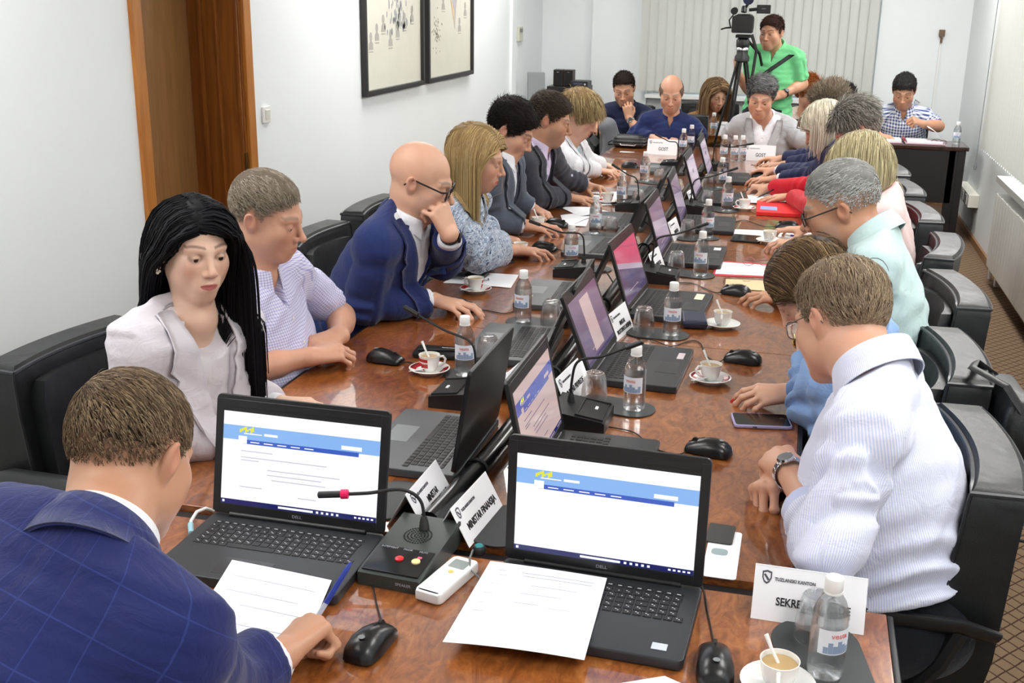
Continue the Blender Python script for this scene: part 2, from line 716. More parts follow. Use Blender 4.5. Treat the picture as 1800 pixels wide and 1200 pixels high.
# light switch, thermostat
t = thing('light_switch', 'small white light switch on the left wall beside the door', 'switch', (XL, 5.095, 1.235))
MB().box((.006, 0, 0), (.012, .08, .08), .004).build('plate', M['white_plastic'], t)
MB().box((.014, 0, 0), (.008, .045, .05), .003, rot=Matrix.Rotation(.1, 3, 'Y')).build('rocker', plain('rocker_white', rgb(228, 226, 216), 0.4), t)
t = thing('wall_controller', 'narrow beige control box on the left wall near the far corner', 'wall box', (XL, 10.2, 1.485))
MB().box((.012, 0, 0), (.024, .15, .13), .004).build('housing', plain('beige_plastic', rgb(206, 206, 188), 0.5), t)
MB().box((.026, 0, .03), (.004, .09, .035), .001).build('display', M['grey_plastic'], t)
# cable trunking with small clamp lamp on the back wall
t = thing('cable_channel', 'thin white cable trunk with brown fixture running down the back wall', 'cable', (1.16, YB - .12, 0))
MB().box((0, -.008, .85), (.022, .016, 1.3), .003).build('trunk', M['white_plastic'], t)
mb = MB()
mb.box((0, -.02, 1.55), (.05, .04, .06), .004)
mb.box((0, -.025, 1.49), (.02, .03, .05), .004)
mb.build('fixture', plain('brown_fixture', rgb(110, 86, 66), 0.5), t)
mb = MB()
mb.tube([(-.12, -.02, .93), (-.16, -.03, .955), (-.17, -.05, .93), (-.14, -.05, .91)], .004, 6)
mb.build('wire_loop', M['grey_plastic'], t)


# two framed prints on the left wall
def framed_print(label, y0, y1, z0, kind):
    w, h = y1 - y0, 1.45
    t = thing('framed_print', label, 'picture', (XL, (y0 + y1) / 2, z0), group=None)
    f = MB()
    for s in (-1, 1):
        f.box((.02, s * (w / 2 - .016), h / 2), (.036, .032, h), .004)
        f.box((.02, 0, .016 if s < 0 else h - .016), (.036, w - .064, .032), .004)
    f.build('frame', plain('dark_frame_wood', rgb(34, 32, 32), 0.4), t)
    MB().box((.012, 0, h / 2), (.008, w - .05, h - .05)).build('print', plain('aged_print_paper', rgb(214, 213, 200), 0.7, noise=.05, nscale=9), t)
    X = .0168
    R = random.Random(5 if kind else 9)

    def flat(mb, pts):
        n = len(pts)
        mb.add([(X, a, b) for a, b in pts] + [(X + .0006, a, b) for a, b in pts], [tuple(range(n)), tuple(range(2 * n - 1, n - 1, -1))] + [(i, (i + 1) % n, n + (i + 1) % n, n + i) for i in range(n)])
    # small bust vignettes scattered around a map (head, shoulders, name line)
    cap = MB()
    vmat = plain('engraving_grey', rgb(172, 170, 162), 0.8)
    if kind == 0:
        spots = [(-.40, .30), (-.30, .35), (-.19, .40), (-.07, .31), (.06, .36), (.19, .41), (.33, .45), (-.41, .62), (-.26, .72), (.24, .72), (.37, .77), (.40, 1.05), (-.38, 1.0)]
    else:
        spots = [(-.40, .78), (-.28, .80), (-.16, .52), (.22, .36), (.36, .47), (.36, .85), (.42, .62), (-.4, 1.15), (.40, 1.1)]
    for a, b in spots:
        a *= w / 1.06
        vg = MB()
        flat(vg, [(a + .022 * math.cos(q * math.pi / 5), b + .045 + .028 * math.sin(q * math.pi / 5)) for q in range(10)])
        flat(vg, [(a - .036, b - .03), (a + .036, b - .03), (a + .032, b + .005), (a + .012, b + .02), (a - .012, b + .02), (a - .032, b + .005)])
        vg.build('portrait_vignette', vmat, t)
        flat(cap, [(a - .035, b - .045), (a + .035, b - .045), (a + .035, b - .041), (a - .035, b - .041)])
    for k in range(9):
        flat(cap, [(-.43 * w, 1.05 - k * .02), (-.30 * w - R.uniform(0, .03), 1.05 - k * .02), (-.30 * w, 1.053 - k * .02), (-.43 * w, 1.053 - k * .02)])
    cap.build('caption', plain('caption_grey', rgb(150, 148, 142), 0.8), t)
    if kind == 0:
        mp = MB()
        for k in range(320):
            a, b = R.gauss(.0, .10), R.uniform(.36, 1.42)
            a += .09 * math.sin(b * 5)
            n = 5
            flat(mp, [(a + R.uniform(.5, 1) * .012 * math.cos(q * 2 * math.pi / n), b + R.uniform(.5, 1) * .03 * math.sin(q * 2 * math.pi / n)) for q in range(n)])
        mp.build('genealogy_chart', plain('chart_grey', rgb(164, 166, 168), 0.8), t)
    else:
        m1, m2 = MB(), MB()
        flat(m1, [(-.20, .98), (-.02, .93), (.0, .75), (.03, .55), (.09, .48), (.11, .35), (-.03, .62), (-.15, .82)])
        flat(m2, [(-.02, .93), (-.20, .98), (-.21, 1.18), (-.05, 1.12), (.12, 1.14), (.22, 1.08), (.20, .9), (.24, .78), (.19, .62), (.14, .5), (.11, .36), (.09, .48), (.03, .55), (.0, .75)])
        m1.build('map_region_ochre', plain('map_ochre', rgb(218, 190, 142), 0.8), t)
        m2.build('map_region_grey', plain('map_grey', rgb(178, 174, 180), 0.8), t)
        q = MB()
        for k in range(60):
            a, b = R.gauss(-.34, .05), R.gauss(.33, .06)
            flat(q, [(a, b), (a + .008, b), (a + .008, b + .012), (a, b + .012)])
        q.build('seal', plain('seal_brown', rgb(150, 142, 122), 0.8), t)
    return t


framed_print('large framed print nearer the door, grey branching chart with small portraits', 6.36, 7.44, 1.22, 0)
framed_print('framed map print nearer the far corner, ochre and grey regions', 7.53, 8.63, 1.222, 1)
# ================================================================ tables
TZ = 0.75


def table_section(label, x0, x1, y0, y1, group, legs=(0.36, 0.64)):
    t = thing('conference_table', label, 'table', ((x0 + x1) / 2, (y0 + y1) / 2, 0), group=group)
    w, d = x1 - x0, y1 - y0
    e = 0.002
    MB().box((0, 0, TZ - .012), (w - .02, d - e, .024), .0025).build('tabletop', M['burl'], t)
    for s in (-1, 1):
        MB().box((s * (w / 2 - .004), 0, TZ - .02), (.012, d - e, .036), .003).build('edge_band', M['black'], t)
    MB().box((0, 0, TZ - .04), (w - .06, d - .02, .03)).build('underframe', M['desk'], t)
    for k in legs:
        MB().box((-w / 2 + w * k, 0, (TZ - .055) / 2), (.05, d * .62, TZ - .055), .004).build('leg_panel', M['desk'], t)
    return t


TX0, TX1 = -1.355, 0.072
places = ['nearest the camera, behind the two front laptops', 'second from the camera', 'third from the camera', 'fourth and farthest of the long run']
for k in range(4):
    table_section('brown burl veneer table section, ' + places[k], TX0, TX1, 1.945 + 1.48 * k, 1.945 + 1.48 * (k + 1), 'sections of the long conference table')
table_section('burl veneer head table in the foreground carrying the two open front laptops', -1.50, 0.238, 1.12, 1.895, 'head tables across the ends', (0.06, 0.94))
table_section('burl veneer head table at the far end in front of the two guests', TX0, 0.35, 7.87, 8.52, 'head tables across the ends', (0.06, 0.94))
mb = MB()
mb.box((-.63, 1.92, TZ - .03), (1.46, .047, .03), .003)  # black strip set into the gap between the two tables
tag(mb.build('gap_strip', M['black'], None), 'black strip filling the gap between head table and long table', 'rail')

# cable tube lying along the middle of the table
t = thing('cable_tube', 'black cable tube lying along the middle of the long table between the laptops', 'cable tube', (-.625, 0, TZ))
mb = MB()
tp = [(-.045, 1.97, .024), (-.02, 2.3, .024), (-.005, 2.75, .024), (.0, 3.3, .024), (.01, 4.2, .024), (.02, 5.2, .024), (.03, 6.3, .024), (.035, 7.3, .024)]
mb.tube(tp, .023, 12)
mb.build('tube', plain('black_glossy_tube', rgb(20, 20, 22), 0.22), t)
for y, x in ((2.25, -.025), (2.95, -.002), (3.75, .004), (4.7, .012), (5.8, .026)):
    mb = MB()
    mb.tube([(x + .026 * math.cos(a), y, .024 + .026 * math.sin(a)) for a in [k * math.pi / 8 for k in range(17)]], .0035, 5)
    mb.build('cable_tie', M['black_soft'], t)
mb = MB()
R = random.Random(3)
for k in range(9):
    y = 2.4 + k * .55
    s = -1 if k % 2 else 1
    mb.tube([(s * .01, y, .03), (s * .05, y + .05, .045 + R.uniform(0, .03)), (s * .085, y + .09, .03), (s * .12, y + .12, .004), (s * .16, y + .10, .003)], .0028, 6)
mb.build('stray_cable', M['black_soft'], t)


# ================================================================ chairs
def ring_pts(w, th, x0, z, bend, n=14, rc=.035):
    out = []
    for k in range(n + 1):
        y = -w / 2 + w * k / n
        out.append((x0 + th / 2 + bend * (2 * y / w) ** 2, y, z))
    for k in range(n, -1, -1):
        y = -w / 2 + w * k / n
        out.append((x0 - th / 2 + bend * (2 * y / w) ** 2 * .75, y, z))
    return out


def make_chair(label, loc, rz, group):
    t = thing('office_chair', label, 'chair', loc, rz, group)
    zs = [.42, .45, .55, .68, .80, .885, .908, .922]
    ws = [.44, .47, .50, .51, .515, .51, .50, .47]
    ths = [.09, .11, .12, .11, .10, .098, .094, .075]
    rings = []
    for z, w, th in zip(zs, ws, ths):
        rings.append(ring_pts(w, th, -.235 - (z - .45) * .08, z, .034))
    MB().loft(rings).build('backrest', M['leather'], t, smooth=50)
    z = .910
    r = ring_pts(.502, .096, -.235 - (z - .45) * .08, z, .034)
    mb = MB()
    mb.tube(r + [r[0], r[1]], .0055, 6)
    mb.build('piping', M['piping'], t)
    for s in (-1, 1):
        mb = MB()
        pts = []
        for z, w, th in list(zip(zs, ws, ths))[1:7]:
            pts.append((-.235 - (z - .45) * .08 + th / 2 + .034, s * w / 2, z))
        mb.tube(pts, .0045, 6)
        mb.build('seam_piping', M['leather'], t)
    # padded inner panel
    rings = []
    for z, w, th in ((.47, .34, .03), (.52, .40, .055), (.68, .42, .06), (.82, .41, .045), (.87, .36, .02)):
        rings.append(ring_pts(w, th, -.235 - (z - .45) * .08 + .055, z, .04))
    MB().loft(rings).build('back_cushion', M['leather'], t, smooth=50)
    MB().slab(rrect(.50, .50, .09), .37, .485, .03).build('seat', M['leather'], t, smooth=50)
    for s in (-1, 1):
        pad = MB()
        pad.tube([(-.27, s * .285, .625), (-.2, s * .295, .645), (0, s * .30, .652), (.14, s * .298, .648), (.21, s * .29, .63)], [.022, .03, .034, .032, .02], 10, flat=.5)
        a = pad.build('armrest', M['black'], t, smooth=60)
        mb = MB()
        mb.tube([(.12, s * .295, .635), (.10, s * .298, .55), (.02, s * .285, .44), (-.04, s * .24, .37)], [.02, .02, .018, .018], 8)
        mb.tube([(-.2, s * .292, .635), (-.17, s * .296, .56), (-.10, s * .285, .45), (-.05, s * .24, .37)], [.018, .018, .018, .018], 8)
        mb.build('arm_bracket', M['black'], a)
    MB().lathe([(.028, .1), (.028, .34), (.06, .37)], 14).build('gas_column', M['black'], t)
    mb = MB()
    for k in range(5):
        a = 2 * math.pi * k / 5
        mb.tube([(0, 0, .12), (.15 * math.cos(a), .15 * math.sin(a), .11), (.3 * math.cos(a), .3 * math.sin(a), .075)], [.03, .024, .016], 8)
    st = mb.build('star_base', M['black'], t)
    for k in range(5):
        a = 2 * math.pi * k / 5
        MB().lathe([(.01, -.02), (.027, -.018), (.027, .018), (.01, .02)], 12).build('castor', M['black_soft'], st, loc=(.3 * math.cos(a), .3 * math.sin(a), .028), rot=(math.pi / 2, 0, a))
    return t


CHAIRS = [  # x, y, facing deg, label
    (-1.60, 2.42, -6, 'black leather chair of the long-haired woman in pale grey'),
    (-1.58, 3.16, -4, 'black leather chair of the man in the lavender checked shirt'),
    (-1.57, 3.95, 0, 'black leather chair beside the bald man in the blue suit'),
    (-1.58, 4.62, 0, 'black leather chair of the blonde woman in patterned blouse'),
    (-1.58, 5.27, 0, 'black leather chair of the dark-haired man in the grey suit'),
    (-1.58, 5.92, 0, 'black leather chair of the man in charcoal suit and lilac shirt'),
    (-1.58, 6.57, 0, 'black leather chair of the woman in the white jacket'),
    (0.18, 2.36, 182, 'black leather chair of the heavy man in pale striped shirt'),
    (0.21, 3.03, 182, 'black leather chair with a shoulder bag strap over its corner'),
    (0.30, 3.78, 186, 'black leather chair close behind the man in the mint shirt'),
    (0.33, 4.54, 172, 'black leather chair standing turned beyond the mint shirt'),
    (0.31, 5.22, 186, 'black leather chair behind the blonde woman on the right'),
    (0.30, 5.92, 186, 'black leather chair third from the dark desk, right row'),
    (0.28, 6.58, 186, 'black leather chair second from the dark desk, right row'),
    (0.23, 7.30, 186, 'black leather chair nearest the dark desk, right row'),
    (-1.42, 9.55, -72, 'black leather chair under the man in navy polo by the back wall'),
    (0.80, 10.02, -90, 'black leather chair behind the dark desk'),
    (-0.78, 10.12, -82, 'black leather chair of the long-haired woman behind the tripod'),
    (0.03, 10.08, -88, 'black leather chair of the red-haired woman at the back'),
    (-0.98, 8.92, -90, 'black leather chair of the balding man in the navy shirt'),
    (-0.24, 8.86, -90, 'black leather chair of the grey-haired man in pale blazer'),
    (-1.02, 0.78, 90, 'black leather chair of the man seen from behind in navy jacket'),
]
_ch = None
for x, y, a, lab in CHAIRS:
    if _ch is None:
        _ch = make_chair(lab, (x, y, 0), math.radians(a), 'black leather meeting chairs')
    else:
        dup(_ch, (x, y, 0), math.radians(a), lab)


# ================================================================ laptops
def emit(name, col, s=1.0, gloss=True):
    t = NT(name)
    t.base((0.01, 0.01, 0.012, 1))
    t.set(Roughness=0.12 if gloss else 0.5)
    t.b.inputs['Emission Color'].default_value = col
    t.b.inputs['Emission Strength'].default_value = s
    return t.m


M['lap'] = plain('laptop_charcoal', rgb(38, 40, 43), 0.45, noise=.08, nscale=500)
M['lap_lid'] = plain('laptop_lid_black', rgb(22, 23, 25), 0.38)
M['lap_grey'] = plain('laptop_grey_deck', rgb(72, 76, 79), 0.42)
M['key'] = plain('key_black', rgb(15, 15, 17), 0.5)
M['legend'] = plain('key_legend', rgb(205, 205, 210), 0.6)
E_WHITE = emit('screen_white', rgb(250, 249, 255), 1.0)
E_BLUE = emit('screen_header_blue', rgb(132, 176, 232), 1.0)
E_BLUE2 = emit('screen_nav_blue', rgb(58, 92, 186), 1.0)
E_NAVY = emit('screen_taskbar_navy', rgb(24, 30, 92), 1.0)
E_TXT = emit('screen_text_grey', rgb(196, 196, 206), 1.0)
E_DIMW = emit('screen_dim_mauve_white', rgb(196, 172, 170), 0.9)
E_DIMB = emit('screen_dim_blue', rgb(84, 96, 168), 0.9)
E_MAUVE = emit('screen_mauve', rgb(118, 102, 128), 0.8)
E_MAUVE2 = emit('screen_pale_mauve', rgb(176, 160, 180), 0.8)
E_PURP = emit('screen_violet', rgb(78, 66, 104), 0.8)
E_PINK = emit('screen_pink', rgb(206, 96, 124), 0.8)
E_YEL = emit('screen_yellow_green', rgb(222, 222, 60), 1.0)
LW, LD, LH = .38, .256, .02


def keyboard(legends):
    kb, lg = MB(), MB()
    R = random.Random(1)
    pitch = .0182
    for r in range(6):
        y = .083 - r * pitch * .93
        x = -.165
        c = 0
        while x < .165:
            w = 1.0
            if r == 5 and c == 4:
                w = 5.6
            elif r in (2, 3, 4) and c in (0, 13):
                w = 1.5 if c == 0 else 1.4
            kw = pitch * w - .0028
            if x + kw > .172:
                break
            h = .0145 if r else .0095
            kb.box((x + kw / 2, y, .0005 + LH), (kw, h, .0022), .0007, 1)
            if legends and not (r == 5 and c == 4):
                z = LH + .0018
                if r:
                    for q in range(2):
                        a, b = x + kw * .25 + q * .004, y + .001 - q * .003
                        s = .0013
                        if R.random() < .75:
                            lg.add([(a, b, z), (a + s * 2, b, z), (a + s * 2, b + s * 1.6, z), (a, b + s * 1.6, z)], [(0, 1, 2, 3)])
                else:
                    lg.add([(x + .004, y - .001, z), (x + kw - .004, y - .001, z), (x + kw - .004, y + .001, z), (x + .004, y + .001, z)], [(0, 1, 2, 3)])
            x += pitch * w
            c += 1
    return kb, lg


def quad(mb, x0, x1, y0, y1, z=0.0):
    return mb.add([(x0, y0, z), (x1, y0, z), (x1, y1, z), (x0, y1, z)], [(0, 1, 2, 3)])


def screen_site(lid, bright, lines=True):
    """a web page with a blue header on the lid's screen; x across, y up, facing +z in lid space"""
    sw, z = .172, .0026
    y0, y1 = .022, .216
    wht, blu, blu2, txt = (E_WHITE, E_BLUE, E_BLUE2, E_TXT) if bright else (E_DIMW, E_DIMB, E_DIMB, E_MAUVE)
    d = quad(MB(), -sw, sw, y0, y1, z).build('display', wht, lid)
    quad(MB(), -sw, sw, .158, .188, z + .0004).build('page_header', blu, d)
    quad(MB(), -.128, .128, .151, .160, z + .0006).build('page_menu', blu2, d)
    quad(MB(), -sw, sw, y0, y0 + .0105, z + .0004).build('taskbar', E_NAVY, d)
    quad(MB(), -.137, -.118, .1515, .167, z + .0008).build('menu_tab', wht, d)
    quad(MB(), .09, .134, .163, .171, z + .0007).build('search_box', wht, d)
    mb = MB()
    for q in range(8):
        a = -.135 + q * .004
        quad(mb, a, a + .004, .174 + (q % 3) * .003, .181 + (q % 4) * .002, z + .0008)
    mb.build('page_logo', E_YEL, d)
    mb = MB()
    quad(mb, -.125, -.085, .1715, .1735, z + .0009)
    quad(mb, -.08, -.05, .171, .176, z + .0009)
    for k in range(5):
        quad(mb, -.11 + k * .03, -.09 + k * .03, .1545, .1565, z + .0009)
    quad(mb, -.042, .035, y0 + .003, y0 + .0075, z + .0009)
    for k in range(5):
        quad(mb, .042 + k * .011, .047 + k * .011, y0 + .003, y0 + .0075, z + .0009)
        quad(mb, .125 + k * .009, .130 + k * .009, y0 + .0035, y0 + .007, z + .0009)
    quad(mb, -.168, -.163, y0 + .003, y0 + .008, z + .0009)
    mb.build('screen_icons', wht, d)
    if lines:
        mb = MB()
        for y, a, b in ((.135, -.13, -.06), (.122, -.13, .06), (.116, -.13, -.09), (.10, -.07, .09), (.09, -.07, .05), (.08, -.06, .06), (.06, -.13, -.08), (.05, 0, .04)):
            quad(mb, a, b, y, y + .0022, z + .0005)
        mb.build('page_text', txt, d)


def screen_desk(lid, variant):  # slanted bands and dim mauve tones paint reflections into the screen's emission
    sw, z = .172, .0026
    y0, y1 = .022, .216
    d = quad(MB(), -sw, sw, y0, y1, z).build('display', (E_MAUVE, E_PURP, E_MAUVE, E_MAUVE2)[variant], lid)
    q = quad(MB(), -sw, sw, y0, y0 + .0105, z + .0004)
    q.build('taskbar', E_PURP, d)
    if variant == 0:
        quad(MB(), -.06, .05, .04, .20, z + .0004).build('open_window', E_DIMW, d)
    elif variant == 1:
        MB().add([(-sw, .17, z + .0004), (sw, .10, z + .0004), (sw, y1, z + .0004), (-sw, y1, z + .0004)], [(0, 1, 2, 3)]).build('open_window', E_PINK, d)
        MB().add([(-sw, .15, z + .0005), (sw, .08, z + .0005), (sw, .10, z + .0005), (-sw, .17, z + .0005)], [(0, 1, 2, 3)]).build('reflection_band', E_MAUVE2, d)
    elif variant == 2:
        MB().add([(-sw, .10, z + .0004), (sw, .04, z + .0004), (sw, .12, z + .0004), (-sw, .16, z + .0004)], [(0, 1, 2, 3)]).build('reflection_band', E_MAUVE2, d)
    else:
        quad(MB(), -.15, .15, .075, .082, z + .0004).build('dark_band', E_MAUVE, d)
        quad(MB(), -.03, .03, .13, .15, z + .0004).build('open_window', E_PURP, d)
    mb = MB()
    for k in range(7):
        quad(mb, -.09 + k * .02, -.078 + k * .02, .052, .055, z + .0007)
    mb.build('screen_text', E_DIMW, d)


_kb = {}


def laptop(label, x, y, rz, tilt, screen, grey=False, legends=False, sticker=None, group='open laptops on the table', z=TZ + .001):
    """rz 0: the user sits at -y"""
    t = thing('laptop', label, 'laptop', (x, y, z), math.radians(rz), group)
    deck = M['lap_grey'] if grey else M['lap']
    MB().slab(rrect(LW, LD, .012), 0, LH, .004).build('base', deck, t)
    key = legends
    if key not in _kb:
        kb, lg = keyboard(legends)
        a = kb.build('keyboard', M['key'], t, smooth=0)
        b = lg.build('key_legends', M['legend'], a, smooth=0) if legends else None
        _kb[key] = (a, b)
    else:
        a0, b0 = _kb[key]
        a = a0.copy()
        COL.objects.link(a)
        a.parent = t
        if b0:
            b = b0.copy()
            COL.objects.link(b)
            b.parent = a
    MB().slab(rrect(.105, .062, .004, cx=-.02, cy=-.078), LH - .001, LH + .0006, .0004).build('touchpad', plain('touchpad', rgb(46, 48, 51), .3) if not grey else M['grey_plastic'], t)
    MB().tube([(-.15, .117, LH + .003), (.15, .117, LH + .003)], .006, 10).build('hinge', M['lap_lid'], t)
    if sticker:
        s = MB()
        s.box((sticker[0], sticker[1], LH + .0006), (sticker[2], sticker[3], .0008))
        s.build('sticker', plain('sticker', rgb(*sticker[4]), .5), t)
    # lid: built lying, y up from the hinge, facing +z, then turned up
    lid = MB().slab(rrect(LW, .25, .01, cy=.125), -.008, .0016, .002).build('lid', M['lap_lid'], t)
    lid.location = (0, .117, LH + .004)
    lid.rotation_euler = (math.radians(90 - tilt), 0, 0)
    mb = MB()
    for s in (-1, 1):
        mb.box((s * .181, .122, .0019), (.017, .236, .0012), .0005, 1)
    mb.box((0, .233, .0019), (.345, .016, .0012), .0005, 1)
    mb.box((0, .012, .0019), (.345, .018, .0012), .0005, 1)
    mb.build('bezel', M['lap_lid'], lid)
    if screen == 'site':
        screen_site(lid, True)
        mb = MB()
        put_text(mb, 'DELL', .0085, Matrix.Translation((0, .0115, .0026)), 1.15)
        mb.build('maker_letters', M['ink_grey'], lid)
    elif screen == 'blanksite':
        screen_site(lid, True, False)
        mb = MB()
        put_text(mb, 'DELL', .0085, Matrix.Translation((0, .0115, .0026)), 1.15)
        mb.build('maker_letters', M['ink_grey'], lid)
    elif screen == 'dimsite':
        screen_site(lid, False)
    elif screen is None:
        quad(MB(), -.172, .172, .022, .216, .0026).build('display', E_PURP, lid)
    else:
        screen_desk(lid, screen)
    return t


laptop('open laptop in front of the man in navy check jacket, lit white page', -.928, 1.772, 0, 12, 'site', legends=True, group='open front laptops')
laptop('open laptop right of centre with paper over its keyboard, lit page', -.295, 1.742, -2, 4, 'blanksite', legends=True, sticker=(.145, -.095, .026, .02, (190, 196, 204)), group='open front laptops')
LEFT_LAPS = [(2.40, 'nearest the long-haired woman', 9), (3.25, 'by the folded hands of the lavender-shirted man', 22), (3.88, 'in front of the bald man in blue suit', 22), (4.74, 'in front of the blonde woman in patterned blouse', 20),
             (5.36, 'in front of the dark-haired man in the grey suit', 20), (6.26, 'in front of the man in charcoal suit', 20), (7.2, 'in front of the woman in white jacket', 20)]
for k, (y, w, tl) in enumerate(LEFT_LAPS):
    st = (.1, -.095, .07, .035, (214, 214, 190)) if k in (2, 3) else None
    laptop('grey-decked open laptop seen from behind, ' + w, -.815, y, -90 + (0, 3, 2, -2, 1, 0, 2)[k], tl, None, grey=True, sticker=st, group='left row laptops')
RIGHT_LAPS = [(2.37, 'pale page facing the heavy man in striped shirt', 'dimsite', 12), (3.15, 'beside the cup with red design, mauve screen', 0, 22), (3.86, 'with a pink patch on screen, before the navy case', 1, 18), (4.70, 'mauve screen, beyond the red-edged papers', 2, 18),
              (5.42, 'mauve screen, beside the black tablet and papers', 2, 18), (6.18, 'pale violet screen, beside the red folder', 3, 18), (6.95, 'pale violet screen, farthest of the right row', 3, 18)]
for k, (y, w, sc, tl) in enumerate(RIGHT_LAPS):
    st = {1: (.10, -.10, .06, .02, (206, 190, 196)), 2: (.12, -.085, .08, .03, (232, 226, 196)), 3: (.12, -.09, .05, .03, (230, 230, 226))}.get(k)
    laptop('dark open laptop, ' + w, -.395, y, 90 + (0, -2, -3, 0, 2, 0, 1)[k], tl, sc, sticker=st, group='right row laptops')


# ================================================================ bottles, glasses, mats
M['label'] = plain('bottle_label_white', rgb(222, 228, 236), 0.5)
M['label_blue'] = plain('bottle_label_blue', rgb(136, 156, 184), 0.5)
M['label_red'] = plain('bottle_label_red', rgb(214, 116, 112), 0.5)
M['water'] = glass_mat('water', col=(0.97, 0.99, 1, 1), ior=1.33, mix=0.55)


def make_bottle(label, loc, group):
    t = thing('water_bottle', label, 'bottle', loc, 0, group)
    prof = [(.0, .004), (.018, .001), (.026, .0), (.0295, .006), (.0295, .02), (.0285, .025), (.0295, .03), (.0298, .045), (.0288, .05), (.0298, .055), (.0298, .095), (.0285, .1), (.0298, .106), (.0285, .118), (.022, .136), (.0145, .148), (.0125, .154), (.0125, .160)]
    MB().lathe(prof, 28, False, False).build('bottle_wall', M['bottle'], t, smooth=60)
    wp = [(.0, .005), (.017, .003), (.025, .002), (.0282, .007), (.0284, .02), (.0274, .025), (.0284, .03), (.0286, .092), (.0274, .1), (.0286, .106), (.0276, .116)]
    MB().lathe(wp, 28, False, True).build('water_fill', M['water'], t, smooth=60)
    c = MB().lathe([(.0142, .154), (.0150, .156), (.0150, .174), (.0138, .1765), (.0, .1768)], 24)
    c.build('cap', M['white_plastic'], t)
    MB().lathe([(.0155, .150), (.0155, .1535)], 20).build('cap_ring', M['white_plastic'], t)
    # wrap-round label covering part of the side, mountains in blue and red lettering
    lb = MB()
    n = 18

    def arc(mb, a0, a1, z0, z1, r, n=14):
        P = [(r * math.cos(a0 + (a1 - a0) * k / n), r * math.sin(a0 + (a1 - a0) * k / n)) for k in range(n + 1)]
        Q = [(x * .99, y * .99) for x, y in P]
        mb.loft([[(x, y, z) for x, y in P + Q[::-1]] for z in (z0, z1)])
    arc(lb, -2.5, -.2, .052, .096, .0302)
    L = lb.build('label_wrap', M['label'], t)
    mb = MB()
    for k in range(7):
        a = -2.2 + k * .26
        h = (.012, .02, .014, .022, .016, .011, .018)[k]
        arc(mb, a, a + .25, .054, .054 + h, .0305, 3)
    mb.build('label_mountains', M['label_blue'], L)
    mb = MB()
    vs, fs = text_data('vesta', .014)
    vs2 = []
    for x, y, z in vs:
        a = -1.35 + x / .0306
        r = .0306 + z
        vs2.append((r * math.cos(a), r * math.sin(a), .086 + y))
    mb.add(vs2, fs)
    mb.build('label_letters', M['label_red'], L)
    return t


def make_glass(label, loc, group):
    t = thing('drinking_glass', label, 'glass', loc, 0, group)
    o = [(.0355, 0), (.0352, .03), (.031, .062), (.0285, .078), (.026, .082), (.0, .082)]
    i = [(.0, .072), (.024, .072), (.0285, .06), (.0335, .03), (.034, 0)]
    n = 24
    mb = MB()
    rings = []
    for r, z in o + i:
        rings.append([((r * (1 + (.02 if (k % 2 and .01 < z < .07) else 0))) * math.cos(2 * math.pi * k / n), (r * (1 + (.02 if (k % 2 and .01 < z < .07) else 0))) * math.sin(2 * math.pi * k / n), z) for k in range(n)])
    rings.append(rings[0])
    mb.loft(rings, False, False)
    mb.build('tumbler', M['glass'], t, smooth=50)
    MB().lathe([(.0, .0825), (.022, .0825), (.024, .084), (.022, .0855), (.0, .0845)], 24).build('base_ring', M['glass'], t)
    return t


def make_mat(label, loc, rz, group, w=.24, d=.125):
    o = MB().slab(rrect(w, d, d / 2 - .004, 8), 0, .004, .0015).build('table_mat', M['mat'], None, loc=loc, rot=(0, 0, rz))
    return tag(o, label, 'mat', group)


M['mat'] = plain('mat_leatherette', rgb(50, 53, 54), 0.5, noise=.1, nscale=200)
BOT = [  # bottle px, py, glass px,py, mat rotation, words
    ((817, 662), (858, 640), 22, 'beside the red and white coffee cup on the left'),
    ((919, 568), (968, 572), 4, 'beside the bald man\'s laptop'),
    ((1003, 473), None, 0, 'near the folded sheet, left row'),
    ((1046, 414), (1073, 416), 0, 'near the grey-suited man\'s cup'),
    ((1093, 362), (1121, 364), 0, 'near the charcoal-suited man\'s cup'),
    ((1133, 322), (1158, 324), 0, 'near the hands of the woman in white'),
    ((1114, 722), (1044, 708), -8, 'at the front of the right row'),
    ((1180, 592), (1131, 585), -6, 'beside the navy spectacle case'),
    ((1231, 487), (1188, 480), -4, 'left of the red-edged papers'),
    ((1242, 421), (1208, 420), 0, 'near the black tablet and papers'),
    ((1277, 374), (1243, 365), 0, 'left of the small cup by the red folder'),
    ((1267, 334), (1246, 334), 0, 'beyond the red folder, by the gooseneck'),
]
_b = _g = None


def put_bottle(p, lab):
    global _b
    if _b is None:
        _b = make_bottle(lab, p, 'small water bottles on the table')
    else:
        dup(_b, p, rnd.uniform(-.6, .5), lab)


def put_glass(p, lab):
    global _g
    if _g is None:
        _g = make_glass(lab, p, 'upturned tumblers on the table')
    else:
        dup(_g, p, rnd.uniform(0, 6), lab)


for bp, gp, mr, words in BOT:
    b = at(bp[0], bp[1] - 4, TZ + .004)
    if gp:
        g = at(gp[0], gp[1] - 2, TZ + .004)
        c = (b + g) / 2
        ang = math.atan2(g.y - b.y, g.x - b.x)
        L = (g - b).length
        make_mat('dark mat under bottle and glass ' + words, (c.x, c.y, TZ + .0005), ang, 'dark table mats', L + .115, .125)
        put_glass((g.x, g.y, TZ + .005), 'upturned clear tumbler ' + words)
    else:
        make_mat('dark mat under the bottle ' + words, (b.x + .05, b.y, TZ + .0005), 0, 'dark table mats')
    put_bottle((b.x, b.y, TZ + .005), 'clear water bottle ' + words)
